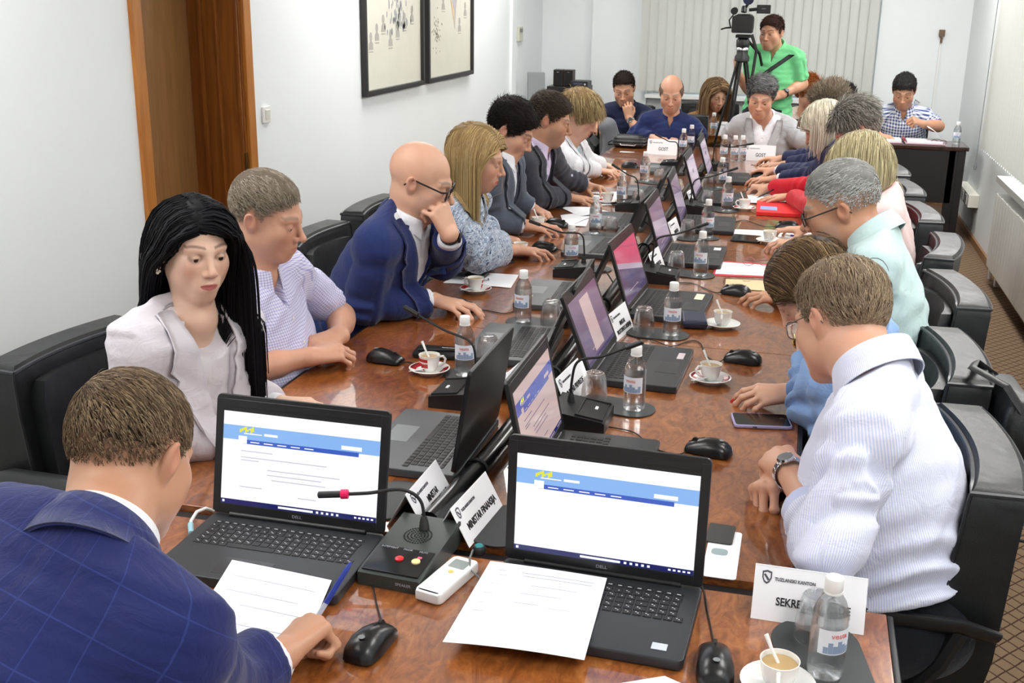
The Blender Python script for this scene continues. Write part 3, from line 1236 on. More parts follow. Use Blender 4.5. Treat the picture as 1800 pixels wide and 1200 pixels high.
# foreground right mat, bottle and glass
g = at(1432, 1120, TZ + .005)
b = at(1449, 1182, TZ + .005)
make_mat('dark rounded mat at the right front corner of the head table', ((g.x + b.x) / 2 + .005, (g.y + b.y) / 2 - .02, TZ + .0005), math.radians(100), 'dark table mats', .27, .15)
put_glass((g.x, g.y, TZ + .005), 'upturned clear tumbler behind the foreground bottle at bottom right')
put_bottle((b.x, b.y, TZ + .005), 'clear water bottle in the foreground before the SEKRETAR card')
# guests' bottles at the far end
for q, (p, y) in enumerate((((1200, 270), 0), ((1214, 262), 0), ((1272, 283), 0), ((1290, 284), 0), ((1303, 284), 0))):
    a = at(p[0], p[1], TZ)
    put_bottle((a.x, a.y, TZ + .001), ('clear bottle, left of the pair by the navy-shirted guest', 'clear bottle, right of the pair by the navy-shirted guest', 'clear bottle left of three near the tripod, far end', 'clear bottle, middle of three near the tripod, far end', 'clear bottle, right of three by the pale blazer guest')[q])
for p, lab in (((688, 880), 'dark round mat behind the front left laptop'), ((890, 925), 'dark round mat behind the front right laptop')):
    a = at(p[0], p[1], TZ)
    make_mat(lab, (a.x, a.y, TZ + .0005), 1.4, 'dark table mats', .2, .12)

# ================================================================ coffee cups
M['china'] = plain('white_china', rgb(240, 240, 236), 0.15)
M['coffee'] = plain('milky_coffee', rgb(182, 152, 106), 0.3)
M['cup_red'] = plain('cup_red_glaze', rgb(178, 22, 30), 0.2)


def cup_set(words, px_, py_, hand, red, stir=True, spacket=True, top=TZ):
    p = at(px_, py_, top)
    s = thing('saucer', 'white china saucer ' + words, 'saucer', (p.x, p.y, top + .0005), 0, 'coffee saucers')
    MB().lathe([(.0, .003), (.028, .003), (.03, 0), (.034, .0), (.036, .005), (.058, .014), (.0605, .0165), (.0585, .0175), (.036, .0085), (.0, .0065)], 32).build('dish', M['china'], s, smooth=50)
    if red:
        n = 10
        for a0 in (-.6, 2.4):
            mb = MB()
            P = [[(r * math.cos(a0 + 1.1 * k / n), r * math.sin(a0 + 1.1 * k / n), z + dz) for k in range(n + 1)] + [(r * math.cos(a0 + 1.1 * k / n), r * math.sin(a0 + 1.1 * k / n), z + dz - .001) for k in range(n, -1, -1)] for r, z, dz in ((.04, .0095, .0012), (.056, .0158, .0012))]
            mb.loft(P)
            mb.build('red_band', M['cup_red'], s)
    c = thing('coffee_cup', 'small white coffee cup ' + words, 'cup', (p.x, p.y, top + .007), hand, 'coffee cups')
    MB().lathe([(.0, .002), (.017, .0), (.018, .003), (.024, .012), (.029, .03), (.031, .047), (.0318, .0495), (.0302, .0495), (.0275, .03), (.021, .012), (.0, .008)], 32).build('bowl', M['china'], c, smooth=50)
    MB().lathe([(.0, .040), (.0284, .040), (.0284, .0415), (.0, .0415)], 28).build('coffee', M['coffee'], c)
    MB().tube([(.028, 0, .042), (.040, 0, .044), (.047, 0, .035), (.044, 0, .023), (.034, 0, .016), (.024, 0, .014)], .0038, 8).build('handle', M['china'], c)
    if red:
        mb = MB()
        n = 10
        for a0, a1, z0, z1 in ((2.9, 4.5, .014, .042), (3.2, 3.9, .006, .016)):
            rr = lambda z: (.0185 + (.0315 - .0185) * min(1, (max(z - .003, 0) / .045)) ** .6) + .0008
            R_ = []
            for zz in (z0, (z0 + z1) / 2, z1):
                r = rr(zz)
                R_.append([(r * math.cos(a0 + (a1 - a0) * k / n), r * math.sin(a0 + (a1 - a0) * k / n), zz) for k in range(n + 1)] + [(.97 * r * math.cos(a0 + (a1 - a0) * k / n), .97 * r * math.sin(a0 + (a1 - a0) * k / n), zz) for k in range(n, -1, -1)])
            mb.loft(R_)
        mb.build('red_design', M['cup_red'], c)
    if stir:
        o = MB().tube([(.012, 0, .012), (-.014, .004, .06), (-.025, .008, .083)], [.003, .003, .0042], 6, flat=.5).build('stirrer', M['white_plastic'], None, loc=(p.x, p.y, top + .04 - .03), rot=(0, 0, 0))
        tag(o, 'white plastic stirrer standing in the cup ' + words, 'stirrer', 'coffee stirrers')
    if spacket:
        k = thing('sugar_packet', 'white sugar packet lying on the saucer ' + words, 'packet', (p.x - .03, p.y - .03, top + .016), .5, 'sugar packets')
        k.rotation_euler = (-.35, -.1, .6)
        MB().box((0, 0, 0), (.042, .02, .003), .001).build('paper_sleeve', M['paper'], k)
        MB().box((.008, 0, .0018), (.018, .014, .0006)).build('printed_patch', M['cup_red'] if red else M['ink_grey'], k)


cup_set('in front of the long-haired woman, beside a mouse', 755, 655, .35, True)
cup_set('beside the bald man\'s hand on his mouse', 836, 513, 3.0, True, False)
cup_set('in front of the blonde woman\'s hand', 915, 449, 2.8, False, False)
cup_set('in front of the grey-suited man\'s hands', 946, 402, 2.6, False)
cup_set('beside the charcoal-suited man\'s papers', 1068, 357, 2.9, True, False)
cup_set('beside the mouse opposite the woman with red nails', 1248, 671, -2.6, True)
cup_set('right of the navy spectacle case', 1269, 575, -1.6, False)
cup_set('behind the dark-haired woman\'s bowed head', 1352, 427, -1.2, False, False)
cup_set('left of the red folder', 1308, 369, -2.9, True)
cup_set('at the bottom edge of the photo, front right', 1366, 1212, -1.6, False)


# ================================================================ mice with their leads
def mouse(label, loc, rz, cable, held=False):
    t = thing('computer_mouse', label, 'mouse', loc, 0, 'black computer mice')
    b = MB()
    b.M = Matrix.Rotation(rz, 4, 'Z')
    rings = []
    for x, w, h in ((-.056, .012, .010), (-.052, .024, .02), (-.04, .030, .031), (-.018, .032, .038), (.006, .030, .036), (.03, .0285, .028), (.048, .027, .02), (.056, .022, .014), (.058, .014, .009)):
        rings.append([(x, w * math.cos(a) * (1.0 if math.sin(a) >= 0 else .94), max(.0, .004 + h * max(0, math.sin(a)) ** .75)) for a in [2 * math.pi * k / 20 for k in range(20)]])
    b.loft(rings)
    body = b.build('shell', M['mouse'], t, smooth=70)
    mb = MB()
    mb.M = Matrix.Rotation(rz, 4, 'Z')
    mb.tube([(.036, -.003, .028), (.036, .003, .028)], .008, 12)
    mb.build('scroll_wheel', M['black_soft'], t)
    mb = MB()
    mb.M = Matrix.Rotation(rz, 4, 'Z')
    mb.tube([(.012, 0, .0405), (.03, 0, .034), (.052, 0, .0225)], .0009, 5)
    mb.build('button_gap', M['black_soft'], t)
    mb = MB()
    mb.M = Matrix.Rotation(rz, 4, 'Z')
    mb.lathe([(.0, .0), (.006, 0), (.006, .0006), (.0, .0006)], 16, c=(-.03, 0, .0395))
    mb.build('maker_badge', M['grey_plastic'], t)
    pts = [Vector((.056 * math.cos(rz), .056 * math.sin(rz), .006))] + [Vector(c) - Vector((loc[0], loc[1], 0)) + Vector((0, 0, .0025)) for c in cable]
    # smooth the lead
    sm = []
    for i in range(len(pts) - 1):
        p0, p1, p2, p3 = pts[max(i - 1, 0)], pts[i], pts[i + 1], pts[min(i + 2, len(pts) - 1)]
        for k in range(6):
            u = k / 6
            sm.append(.5 * ((2 * p1) + (p2 - p0) * u + (2 * p0 - 5 * p1 + 4 * p2 - p3) * u * u + (3 * p1 - p0 - 3 * p2 + p3) * u ** 3))
    sm.append(pts[-1])
    MB().tube(sm, .0017, 6).build('lead', M['black_soft'], t)
    return t


M['mouse'] = plain('mouse_shell', rgb(19, 19, 21), 0.28)


def mo(label, px_, py_, deg, cab):
    p = at(px_, py_, TZ)
    return mouse(label, (p.x, p.y, TZ + .0005), math.radians(deg), [tuple(at(a, b, TZ))[:2] + (0,) for a, b in cab])


mo('black mouse between the two front laptops, by the red-lit microphone', 652, 1140, 82, [(668, 1085), (658, 1045), (652, 1010)])
mo('black mouse at the front right corner by the bottom coffee cup', 1256, 1178, 96, [(1252, 1120), (1243, 1075), (1237, 1040), (1220, 1000)])
mo('black mouse in front of the wristwatch of the heavy man', 1246, 797, 168, [(1195, 800), (1150, 790), (1115, 762), (1070, 752)])
mo('black mouse between the red design cup and the woman with red nails', 1306, 637, 172, [(1260, 638), (1240, 625), (1232, 606), (1215, 600), (1180, 610), (1150, 600), (1120, 595)])
mo('black mouse under the hand beside the beige envelope', 1294, 518, 168, [(1255, 515), (1220, 500), (1190, 498)])
mo('black mouse in front of the lavender-shirted man\'s folded hands', 677, 636, -8, [(720, 638), (742, 646), (775, 648), (800, 655)])
mo('black mouse under the bald man\'s hand', 812, 545, -20, [(850, 546), (885, 552), (905, 548)])
mo('black mouse under the blonde woman\'s fingers', 957, 440, -10, [(985, 440), (1000, 448), (1015, 446)])
mo('black mouse under the grey-suited man\'s hand', 978, 398, -8, [(1010, 395), (1035, 385), (1050, 392)])
mo('black mouse on the far table left of the GOST card', 1107, 295, 0, [(1130, 297), (1150, 300)])
mo('black mouse behind the right GOST card', 1368, 288, 190, [(1340, 292), (1320, 290)])
mo('black mouse under the hand at the navy sleeve, right row', 1336, 312, 190, [(1310, 314), (1290, 318)])
mo('black mouse beside the hand over the red folder', 1330, 338, 190, [(1305, 338), (1290, 345)])
mo('black mouse under the knuckles before the mint-shirted man', 1384, 402, 176, [(1340, 398), (1310, 388), (1290, 392)])


# ================================================================ microphones
def mic(label, x, y, rz, neck, console=False):
    t = thing('desk_microphone', label, 'microphone', (x, y, TZ + .0005), math.radians(rz), 'gooseneck conference microphones')
    # body: wedge, user at -y
    w, d = (.125, .215) if console else (.15, .14)
    hb, hf = (.05, .026) if console else (.052, .03)
    mb = MB()
    pr = [(-d / 2, 0), (d / 2, 0), (d / 2, hb), (-d / 2 + .01, hf + .004), (-d / 2, hf)]
    P0 = [(-w / 2, a, b) for a, b in pr]
    P1 = [(w / 2, a, b) for a, b in pr]
    mb.loft([P0, [(-w / 2, a, b) for a, b in pr], P1, P1])
    b = mb.build('housing', M['console'] if console else M['black'], t, smooth=30)
    sl = math.atan2(hb - hf - .004, d - .01)
    Rt = Matrix.Rotation(sl, 4, 'X')
    zt = lambda yy: hf + .004 + (yy + d / 2 - .01) * math.tan(sl)
    if console:
        m2 = MB()
        m2.M = Matrix.Translation((0, -.058, zt(-.058))) @ Rt
        m2.box((0, 0, .001), (w - .01, .085, .003), .001)
        pnl = m2.build('button_panel', M['panel_gloss'], t)
        m2 = MB()
        m2.M = Matrix.Translation((0, .035, zt(.035))) @ Rt
        for r in range(5):
            n = max(1, r * 8)
            for k in range(n):
                a = 2 * math.pi * k / n
                m2.lathe([(.0019, 0.0002), (.0019, .0009), (0, .0009)], 6, c=(r * .0068 * math.cos(a), r * .0068 * math.sin(a), 0))
        m2.build('speaker_grille', M['black_soft'], t)
        for nm, xx, mt in (('red_button', .0, M['red_plastic']), ('amber_button', .034, plain('lit_amber', rgb(240, 214, 150), .4))):
            m2 = MB()
            m2.M = Matrix.Translation((xx, -.055, zt(-.055))) @ Rt
            m2.lathe([(.0085, .002), (.0085, .005), (.006, .0065), (0, .007)], 16)
            m2.build(nm, mt, pnl)
        m2 = MB()
        m2.M = Matrix.Translation((.036, -.041, zt(-.041))) @ Rt
        m2.box((0, 0, .003), (.009, .007, .002), .001)
        m2.build('pink_lamp', plain('pink_lamp', rgb(226, 92, 132), .4), pnl)
        m2 = MB()
        for s, xx in (('INTERVENT', -.034), ('PRIOR', .004), ('MUTE', .036)):
            put_text(m2, s, .0075, Matrix.Translation((xx, -.022, zt(-.022) + .0028)) @ Rt, .9)
        put_text(m2, 'SPEAKER', .008, Matrix.Translation((.03, -d / 2 - .0004, .014)) @ Matrix.Rotation(math.pi / 2, 4, 'X'))
        m2.build('panel_letters', M['ink_grey'], t)
    else:
        m2 = MB()
        m2.M = Matrix.Translation((0, -.03, zt(-.03))) @ Rt
        m2.box((0, .0, .0005), (w - .03, .065, .002), .0008)
        for s in (-1, 1):
            m2.box((s * (w / 2 - .012), 0, .002), (.006, .07, .005), .001)
        m2.box((0, .036, .002), (w - .02, .006, .005), .001)
        pnl = m2.build('recessed_panel', M['black_soft'], t)
        m2 = MB()
        m2.M = Matrix.Translation((0.01, -.035, zt(-.035))) @ Rt
        m2.box((0, 0, .003), (.02, .008, .003), .001)
        m2.build('button', M['white_plastic'], pnl)
    # gooseneck given in world space
    inv = Matrix.Rotation(-math.radians(rz), 4, 'Z') @ Matrix.Translation((-x, -y, -(TZ + .0005)))
    pts = [inv @ Vector(p) for p in neck]
    sm = []
    for i in range(len(pts) - 1):
        p0, p1, p2, p3 = pts[max(i - 1, 0)], pts[i], pts[i + 1], pts[min(i + 2, len(pts) - 1)]
        for k in range(8):
            u = k / 8
            sm.append(.5 * ((2 * p1) + (p2 - p0) * u + (2 * p0 - 5 * p1 + 4 * p2 - p3) * u * u + (3 * p1 - p0 - 3 * p2 + p3) * u ** 3))
    sm.append(pts[-1])
    MB().tube([sm[0], sm[0] + (sm[4] - sm[0]) * .6, sm[4]], [.011, .009, .006], 10).build('neck_socket', M['black_soft'], t)
    g = MB().tube(sm, .0035, 8).build('gooseneck', M['black_soft'], t)
    a, e = sm[-3], sm[-1]
    u = (e - a).normalized()
    MB().tube([e - u * .03, e - u * .028, e + u * .018, e + u * .02], [.003, .0068, .0068, .004], 12).build('capsule', M['black'], g)
    if console:
        MB().tube([e - u * .042, e - u * .040, e - u * .026, e - u * .024], [.005, .0095, .0095, .005], 14).build('light_ring', plain('magenta_light_ring', rgb(226, 20, 92), .35), g)
    return t


M['console'] = plain('console_grey', rgb(58, 64, 62), 0.4, metal=0.2)
M['panel_gloss'] = plain('console_panel', rgb(26, 28, 28), 0.18)
mic('grey console microphone with magenta light ring between the front laptops', -.662, 1.835, -4,
    [(-.655, 1.895, TZ + .045), (-.665, 1.905, TZ + .10), (-.70, 1.89, TZ + .128), (-.76, 1.86, TZ + .126), (-.835, 1.84, TZ + .122)], True)


def mics(lab, bx, by, side, tip, tipy):
    """side +1: user on the right of the table"""
    tp = aty(tip[0], tip[1], tipy)
    b = Vector((bx - side * .035, by + .02, TZ + .045))
    d = tp - b
    top = b + Vector((side * .0, 0, max(.09, d.z * .5)))
    nk = [b, b + Vector((0, 0, .06)), top + Vector((side * .015, d.y * .08, .025)), b + d * .45 + Vector((0, 0, d.z * .20 + .02)), b + d * .72 + Vector((0, 0, d.z * .10 + .01)), tp]
    mic(lab, bx, by, 90 if side > 0 else -90, nk)


mics('black gooseneck microphone at the front of the left row, leaning to the folded hands', -.835, 2.735, -1, (720, 545), 2.78)
mics('black gooseneck microphone at the front of the right row beside the water bottle', -.485, 2.67, 1, (1118, 605), 2.70)
mics('black gooseneck microphone left of the bald man\'s laptop lid', -.83, 4.26, -1, (938, 391), 4.28)
mics('black gooseneck microphone right of the cable tube, beyond the pink screen', -.485, 4.27, 1, (1237, 395), 4.29)
mics('black gooseneck microphone before the charcoal-suited man', -.83, 5.76, -1, (1081, 292), 5.78)
mics('black gooseneck microphone right of the tube near the red folder', -.485, 5.79, 1, (1291, 297), 5.80)
mics('black gooseneck microphone before the navy-shirted guest', -.80, 7.36, -1, (1156, 238), 7.40)
mics('black gooseneck microphone before the guest in pale blazer', -.50, 7.36, 1, (1320, 253), 7.40)
# ================================================================ people: bodies are one surface grown from smooth distance fields
F4 = np.float32


def V3(*a):
    return np.array(a, dtype=np.float64)


def unit(v):
    v = np.asarray(v, float)
    return v / (np.linalg.norm(v) + 1e-12)


def smin(a, b, k):
    h = np.maximum(k - np.abs(a - b), 0) / k
    return np.minimum(a, b) - h * h * k * .25


def smax(a, b, k):
    return -smin(-a, -b, k)


def sph(P, c, r):
    return np.linalg.norm(P - np.asarray(c, F4), axis=1) - r


def rc(P, a, b, ra, rb):
    a = np.asarray(a, F4)
    ba = np.asarray(b, F4) - a
    L2 = float(ba @ ba) + 1e-12
    pa = P - a
    t = np.clip(pa @ ba / L2, 0, 1)
    return np.linalg.norm(pa - t[:, None] * ba, axis=1) - (ra + (rb - ra) * t)


def ell(P, c, r, Rm=None):
    q = P - np.asarray(c, F4)
    if Rm is not None:
        q = q @ np.asarray(Rm, F4)
    r = np.asarray(r, F4)
    q0 = q / r
    k0 = np.linalg.norm(q0, axis=1)
    k1 = np.linalg.norm(q0 / r, axis=1) + 1e-9
    return k0 * (k0 - 1) / k1


def bounded(P, c, R, fn):
    """evaluate fn only inside the ball; a safe bound outside"""
    d = np.linalg.norm(P - np.asarray(c, F4), axis=1) - F4(R)
    out = d + F4(.04)
    m = d < 0
    if m.any():
        out[m] = fn(P[m])
    return out


def mesh_sdf(f, lo, hi, h):
    """surface nets over the blocks that hold the surface"""
    lo = np.asarray(lo, float)
    n = np.ceil((np.asarray(hi, float) - lo) / (16 * h)).astype(int) + 1
    g = np.stack(np.meshgrid(*[np.arange(k) for k in n], indexing='ij'), -1).reshape(-1, 3) * 16
    for size, nxt in ((16, 4), (4, 1)):
        c = (lo + (g + size / 2) * h).astype(F4)
        d = np.concatenate([f(c[i:i + 200000]) for i in range(0, len(c), 200000)])
        g = g[np.abs(d) < size * h * .866 * 1.35 + .004]
        if size == 16:
            o = np.stack(np.meshgrid(*[np.arange(4) * 4] * 3, indexing='ij'), -1).reshape(-1, 3)
            g = (g[:, None] + o[None]).reshape(-1, 3)
    o5 = np.stack(np.meshgrid(*[np.arange(5)] * 3, indexing='ij'), -1).reshape(-1, 3)
    nb = len(g)
    val = np.empty((nb, 125), F4)
    for i in range(0, nb, 4000):
        p = (g[i:i + 4000, None] + o5[None]).reshape(-1, 3)
        val[i:i + 4000] = f((lo + p * h).astype(F4)).reshape(-1, 125)
    v = val.reshape(nb, 5, 5, 5)
    s = v < 0
    cor = [(i, j, k) for i in (0, 1) for j in (0, 1) for k in (0, 1)]
    C = np.stack([v[:, i:i + 4, j:j + 4, k:k + 4] for i, j, k in cor], -1)
    cnt = (C < 0).sum(-1)
    b, ci, cj, ck = np.nonzero((cnt > 0) & (cnt < 8))
    cv = C[b, ci, cj, ck]
    cells = g[b] + np.stack([ci, cj, ck], -1)
    acc = np.zeros((len(b), 3))
    num = np.zeros(len(b))
    cor = np.array(cor)
    for a in range(8):
        for e in range(a + 1, 8):
            if np.abs(cor[a] - cor[e]).sum() == 1:
                va, ve = cv[:, a], cv[:, e]
                m = (va < 0) != (ve < 0)
                t = np.where(m, va / np.where(m, va - ve, 1), 0)[:, None]
                acc += np.where(m[:, None], cor[a] + t * (cor[e] - cor[a]), 0)
                num += m
    verts = lo + (cells + acc / num[:, None]) * h
    N = n * 16 + 8
    key = lambda c: (c[:, 0] * N[1] + c[:, 1]) * N[2] + c[:, 2]
    ck_ = key(cells)
    order = np.argsort(ck_)
    sk = ck_[order]
    quads = []
    for ax in range(3):
        a0 = s[:, :4, :4, :4]
        a1 = s[:, 1:5, :4, :4] if ax == 0 else s[:, :4, 1:5, :4] if ax == 1 else s[:, :4, :4, 1:5]
        b, i, j, k = np.nonzero(a0 != a1)
        P = g[b] + np.stack([i, j, k], -1)
        ins = a0[b, i, j, k]
        u, w = [(1, 2), (2, 0), (0, 1)][ax]
        ids = []
        ok = np.ones(len(P), bool)
        for du, dw in ((0, 0), (-1, 0), (-1, -1), (0, -1)):
            q = P.copy()
            q[:, u] += du
            q[:, w] += dw
            kk = key(q)
            pos = np.clip(np.searchsorted(sk, kk), 0, len(sk) - 1)
            ok &= sk[pos] == kk
            ids.append(order[pos])
        Q = np.stack(ids, -1)
        Q[~ins] = Q[~ins][:, ::-1]
        quads.append(Q[ok])
    return verts, np.concatenate(quads)


def np_mesh(name, verts, faces, mat, parent=None, cols=None, uv=None, origin=None):
    me = bpy.data.meshes.new(name)
    v = verts if origin is None else verts - np.asarray(origin)
    me.vertices.add(len(v))
    me.vertices.foreach_set('co', np.ascontiguousarray(v, F4).ravel())
    fl = np.asarray(faces)
    k = fl.shape[1]
    me.loops.add(fl.size)
    me.polygons.add(len(fl))
    me.loops.foreach_set('vertex_index', fl.ravel().astype(np.int32))
    me.polygons.foreach_set('loop_start', np.arange(0, fl.size, k, dtype=np.int32))
    me.polygons.foreach_set('loop_total', np.full(len(fl), k, np.int32))
    me.polygons.foreach_set('use_smooth', np.ones(len(fl), bool))
    me.update()
    me.validate()
    if cols is not None:
        a = me.color_attributes.new('Col', 'FLOAT_COLOR', 'POINT')
        c = np.ones((len(v), 4), F4)
        c[:, :3] = cols
        a.data.foreach_set('color', c.ravel())
    if uv is not None:
        a = me.attributes.new('pat', 'FLOAT_VECTOR', 'POINT')
        a.data.foreach_set('vector', np.ascontiguousarray(uv, F4).ravel())
    me.materials.append(mat)
    o = bpy.data.objects.new(name, me)
    COL.objects.link(o)
    if parent is not None:
        o.parent = parent
    return o


def skin_mat():
    t = NT('skin')
    a = t.n('ShaderNodeVertexColor', layer_name='Col')
    v = t.coords()
    f = t.noise(v, 160, 3)
    f2 = t.noise(v, 22, 3)
    c = t.mix(t.math('MULTIPLY', f2, .20), a.outputs[0], rgb(188, 126, 102))
    t.base(c)
    t.set(Roughness=0.46)
    t.b.inputs['Specular IOR Level'].default_value = 0.42
    t.b.inputs['Subsurface Weight'].default_value = 0.12
    t.b.inputs['Subsurface Radius'].default_value = (.012, .005, .003)
    t.b.inputs['Subsurface Scale'].default_value = 0.6
    t.bump(f, .12, .002)
    return t.m


def attr_mat(name, rough, spec=.4, bump=0, bs=300):
    t = NT(name)
    a = t.n('ShaderNodeVertexColor', layer_name='Col')
    t.base(a.outputs[0])
    t.set(Roughness=rough)
    t.b.inputs['Specular IOR Level'].default_value = spec
    if bump:
        t.bump(t.noise(t.coords(), bs, 2), bump, .002)
    return t.m


M['skin'] = skin_mat()
M['hair'] = attr_mat('hair', .55, .15)
M['eye'] = attr_mat('eyeball', .12, .5)


def cloth(name, col, kind=None, c2=None, scale=.01, w=.3, rough=.85, weave=.55):
    t = NT(name)
    at_ = t.n('ShaderNodeAttribute', attribute_name='pat')
    sp = t.n('ShaderNodeSeparateXYZ')
    t.l(at_.outputs['Vector'], sp.inputs[0])

    def line(s, sc, w_):
        return t.math('LESS_THAN', t.math('FRACT', t.math('DIVIDE', s, sc)), w_)
    f = t.noise(at_.outputs['Vector'], 700, 2)
    base = t.mix(t.math('MULTIPLY', f, .5), col, tuple(c * .8 for c in col[:3]) + (1,))
    if kind == 'stripe':
        base = t.mix(t.math('MULTIPLY', line(sp.outputs[0], scale, w), 1.0), base, c2)
    elif kind == 'check':
        a = t.math('ADD', line(sp.outputs[0], scale, w), line(sp.outputs[1], scale, w))
        base = t.mix(t.math('MULTIPLY', a, .5), base, c2)
    elif kind == 'pane':
        a = t.math('MAXIMUM', line(sp.outputs[0], scale, w), line(sp.outputs[1], scale * 1.25, w))
        base = t.mix(t.math('MULTIPLY', a, .55), base, c2)
    elif kind == 'paisley':
        n1 = t.noise(at_.outputs['Vector'], 17, 3, .55, 3.2)
        n2 = t.noise(at_.outputs['Vector'], 55, 2, .6, 2.5)
        base = t.ramp(n1, [(.36, c2), (.45, col), (.5, rgb(120, 142, 170)), (.55, col), (.62, c2), (.7, col)])
        base = t.mix(t.math('MULTIPLY', t.math('GREATER_THAN', n2, .56), .6), base, rgb(84, 108, 146))
    elif kind == 'slub':
        n1 = t.noise(at_.outputs['Vector'], 30, 3, .6, .4)
        base = t.mix(n1, base, c2)
    t.base(base)
    t.set(Roughness=rough)
    t.b.inputs['Specular IOR Level'].default_value = 0.2
    t.b.inputs['Sheen Weight'].default_value = 0.15
    n3 = t.noise(at_.outputs['Vector'], 28, 3, .6, .8)
    t.bump(t.math('ADD', t.math('MULTIPLY', n3, weave), t.math('MULTIPLY', f, .04)), .35, .02)
    return t.m


def rotz(a):
    c, s = math.cos(a), math.sin(a)
    return np.array([[c, -s, 0], [s, c, 0], [0, 0, 1.0]])


def rotx(a):
    c, s = math.cos(a), math.sin(a)
    return np.array([[1.0, 0, 0], [0, c, -s], [0, s, c]])


def roty(a):
    c, s = math.cos(a), math.sin(a)
    return np.array([[c, 0, s], [0, 1.0, 0], [-s, 0, c]])


# ---------------------------------------------------------------- head
def head_sdf(q, A):
    jw, ns, op = A.get('jaw', .95), A.get('nose', 1.0), A.get('open', .6)
    fem = A.get('fem', 0)
    d = ell(q, (0, -.014, .030), (.0755, .0985, .088))
    d = smin(d, ell(q, (0, .018, -.035), (.0615 * jw, .078, .080)), .03)
    ax = np.abs(q[:, 0])
    m = q.copy()
    m[:, 0] = ax   # mirrored half
    d = smin(d, sph(q, (0, .068 - .003 * fem, -.098), .017 if fem else .021), .028)
    d = smin(d, rc(m, ((.050 - .005 * fem) * jw, -.008, -.060 + .006 * fem), ((.020 - .006 * fem) * jw, .062, -.098), .014, .0145 - .002 * fem), .03)
    d = smin(d, sph(m, (.041, .058, -.022), .021), .03)
    d = smin(d, sph(m, (.037 * jw, .036, -.055), .024), .04)
    d = smin(d, rc(m, (.012, .0865, .020), (.045, .071, .022), .007 if fem else .009, .007), .018)
    d = smax(d, -ell(m, (.0315, .099, .0), (.018, .013, .011)), .012)
    d = smin(d, sph(m, (.0315, .0775, -.001), .0138), .004)
    d = smin(d, rc(q, (0, .090, .012), (0, .090 + .022 * ns, -.030), .006, .0088), .012)
    d = smin(d, sph(q, (0, .091 + .022 * ns, -.033), .0098 * (1 if not fem else .9)), .008)
    d = smin(d, sph(m, (.0122, .101, -.037), .0072), .007)
    d = smax(d, -sph(m, (.006, .107, -.0445), .0035), .003)
    d = smin(d, ell(q, (0, .081, -.068), (.030, .018, .024)), .015)
    d = smin(d, rc(m, (.022, .087, -.0670), (.003, .0985, -.0625), .0035, .0046), .004)
    d = smin(d, rc(m, (.019, .087, -.0710), (0, .0965, -.0745), .0040, .0062), .004)
    d = smax(d, -rc(m, (.0215, .0935, -.0686), (0, .1055, -.0680), .0009, .0019), .003)
    d = smax(d, -ell(m, (.0315, .0935, -.0025 - .003 * (1 - op)), (.0150, .010, .0064 * op + .0004)), .0015)
    e = ell(m, (.0775, -.014, -.006), (.0085, .0185, .031), roty(.28) @ rotx(.12))
    e = smax(e, -ell(m, (.0875, -.010, .0), (.0085, .0095, .018)), .006)
    d = smin(d, e, .007)
    return d


def hairline(A):
    """height of the lower rim of the hair for each y (front to back)"""
    fr = A.get('front', .070)
    ys = np.array([-.13, -.09, -.06, -.04, -.018, .004, .022, .045, .065, .085, .13])
    nape = A.get('nape', -.055)
    side = A.get('side', .010)
    zs = np.array([nape, nape, nape + .01, -.02, .028, side - .012, side, side + .025, fr - .018, fr, fr + .004])
    return ys, zs


def hair_thick(q, A):
    """thickness of the hair mass over the skull (0 outside the hairline)"""
    ys, zs = hairline(A)
    zl = np.interp(q[:, 1], ys, zs)
    if A.get('part'):   # receding corners
        zl = zl + A['part'] * np.exp(-((np.abs(q[:, 0]) - .038) / .018) ** 2) * (q[:, 1] > .03)
    edge = np.clip((q[:, 2] - zl) / A.get('fade', .03), 0, 1)
    top = np.clip((q[:, 2] - .03) / .06, 0, 1)
    th = A.get('tside', .006) * (1 - top) + A.get('ttop', .018) * top
    if A.get('bald'):
        bz = A['bald']
        edge = edge * np.clip((bz - q[:, 2] + .6 * np.maximum(-q[:, 1] - .05, 0)) / .02, 0, 1)
    return th * edge, edge


def skull(q):
    return ell(q, (0, -.014, .030), (.0755, .0985, .088))


# ---------------------------------------------------------------- hands
HP = {
    'flat': ([(8, 10, 6)] * 4, ((.62, .66, -.3), (.85, .42, -.2), (.93, .25, -.15))),
    'relax': ([(22, 28, 15), (26, 32, 18), (30, 36, 20), (34, 38, 20)], ((.62, .6, -.5), (.84, .32, -.45), (.93, .12, -.35))),
    'mouse': ([(6, 26, 14), (8, 28, 16), (16, 34, 20), (24, 36, 20)], ((.66, .58, -.5), (.86, .26, -.45), (.95, .05, -.3))),
    'fist': ([(66, 92, 50), (70, 94, 50), (74, 94, 50), (78, 92, 48)], ((.6, .46, -.62), (.78, -.1, -.62), (.66, -.6, -.45))),
    'loose': ([(48, 62, 30), (52, 66, 34), (56, 68, 34), (60, 70, 34)], ((.62, .5, -.6), (.84, .1, -.52), (.85, -.3, -.42))),
    'pen': ([(52, 46, 22), (58, 56, 28), (64, 66, 34), (68, 70, 34)], ((.62, .42, -.66), (.84, .1, -.54), (.90, -.12, -.42))),
    'pinch': ([(46, 44, 20), (24, 34, 16), (20, 28, 14), (18, 24, 12)], ((.62, .42, -.66), (.84, .06, -.54), (.90, -.15, -.42))),
    'lace': ([(34, 58, 24), (36, 60, 24), (38, 60, 24), (40, 58, 24)], ((.62, .56, -.5), (.86, .2, -.45), (.92, -.1, -.3))),
}
FING = [((.088, .027, .0), 7, (.044, .025, .021), 1.0), ((.093, .006, .003), 1, (.049, .029, .022), 1.02), ((.087, -.014, .001), -5, (.046, .027, .022), .97), ((.077, -.031, -.005), -12, (.036, .021, .019), .85)]


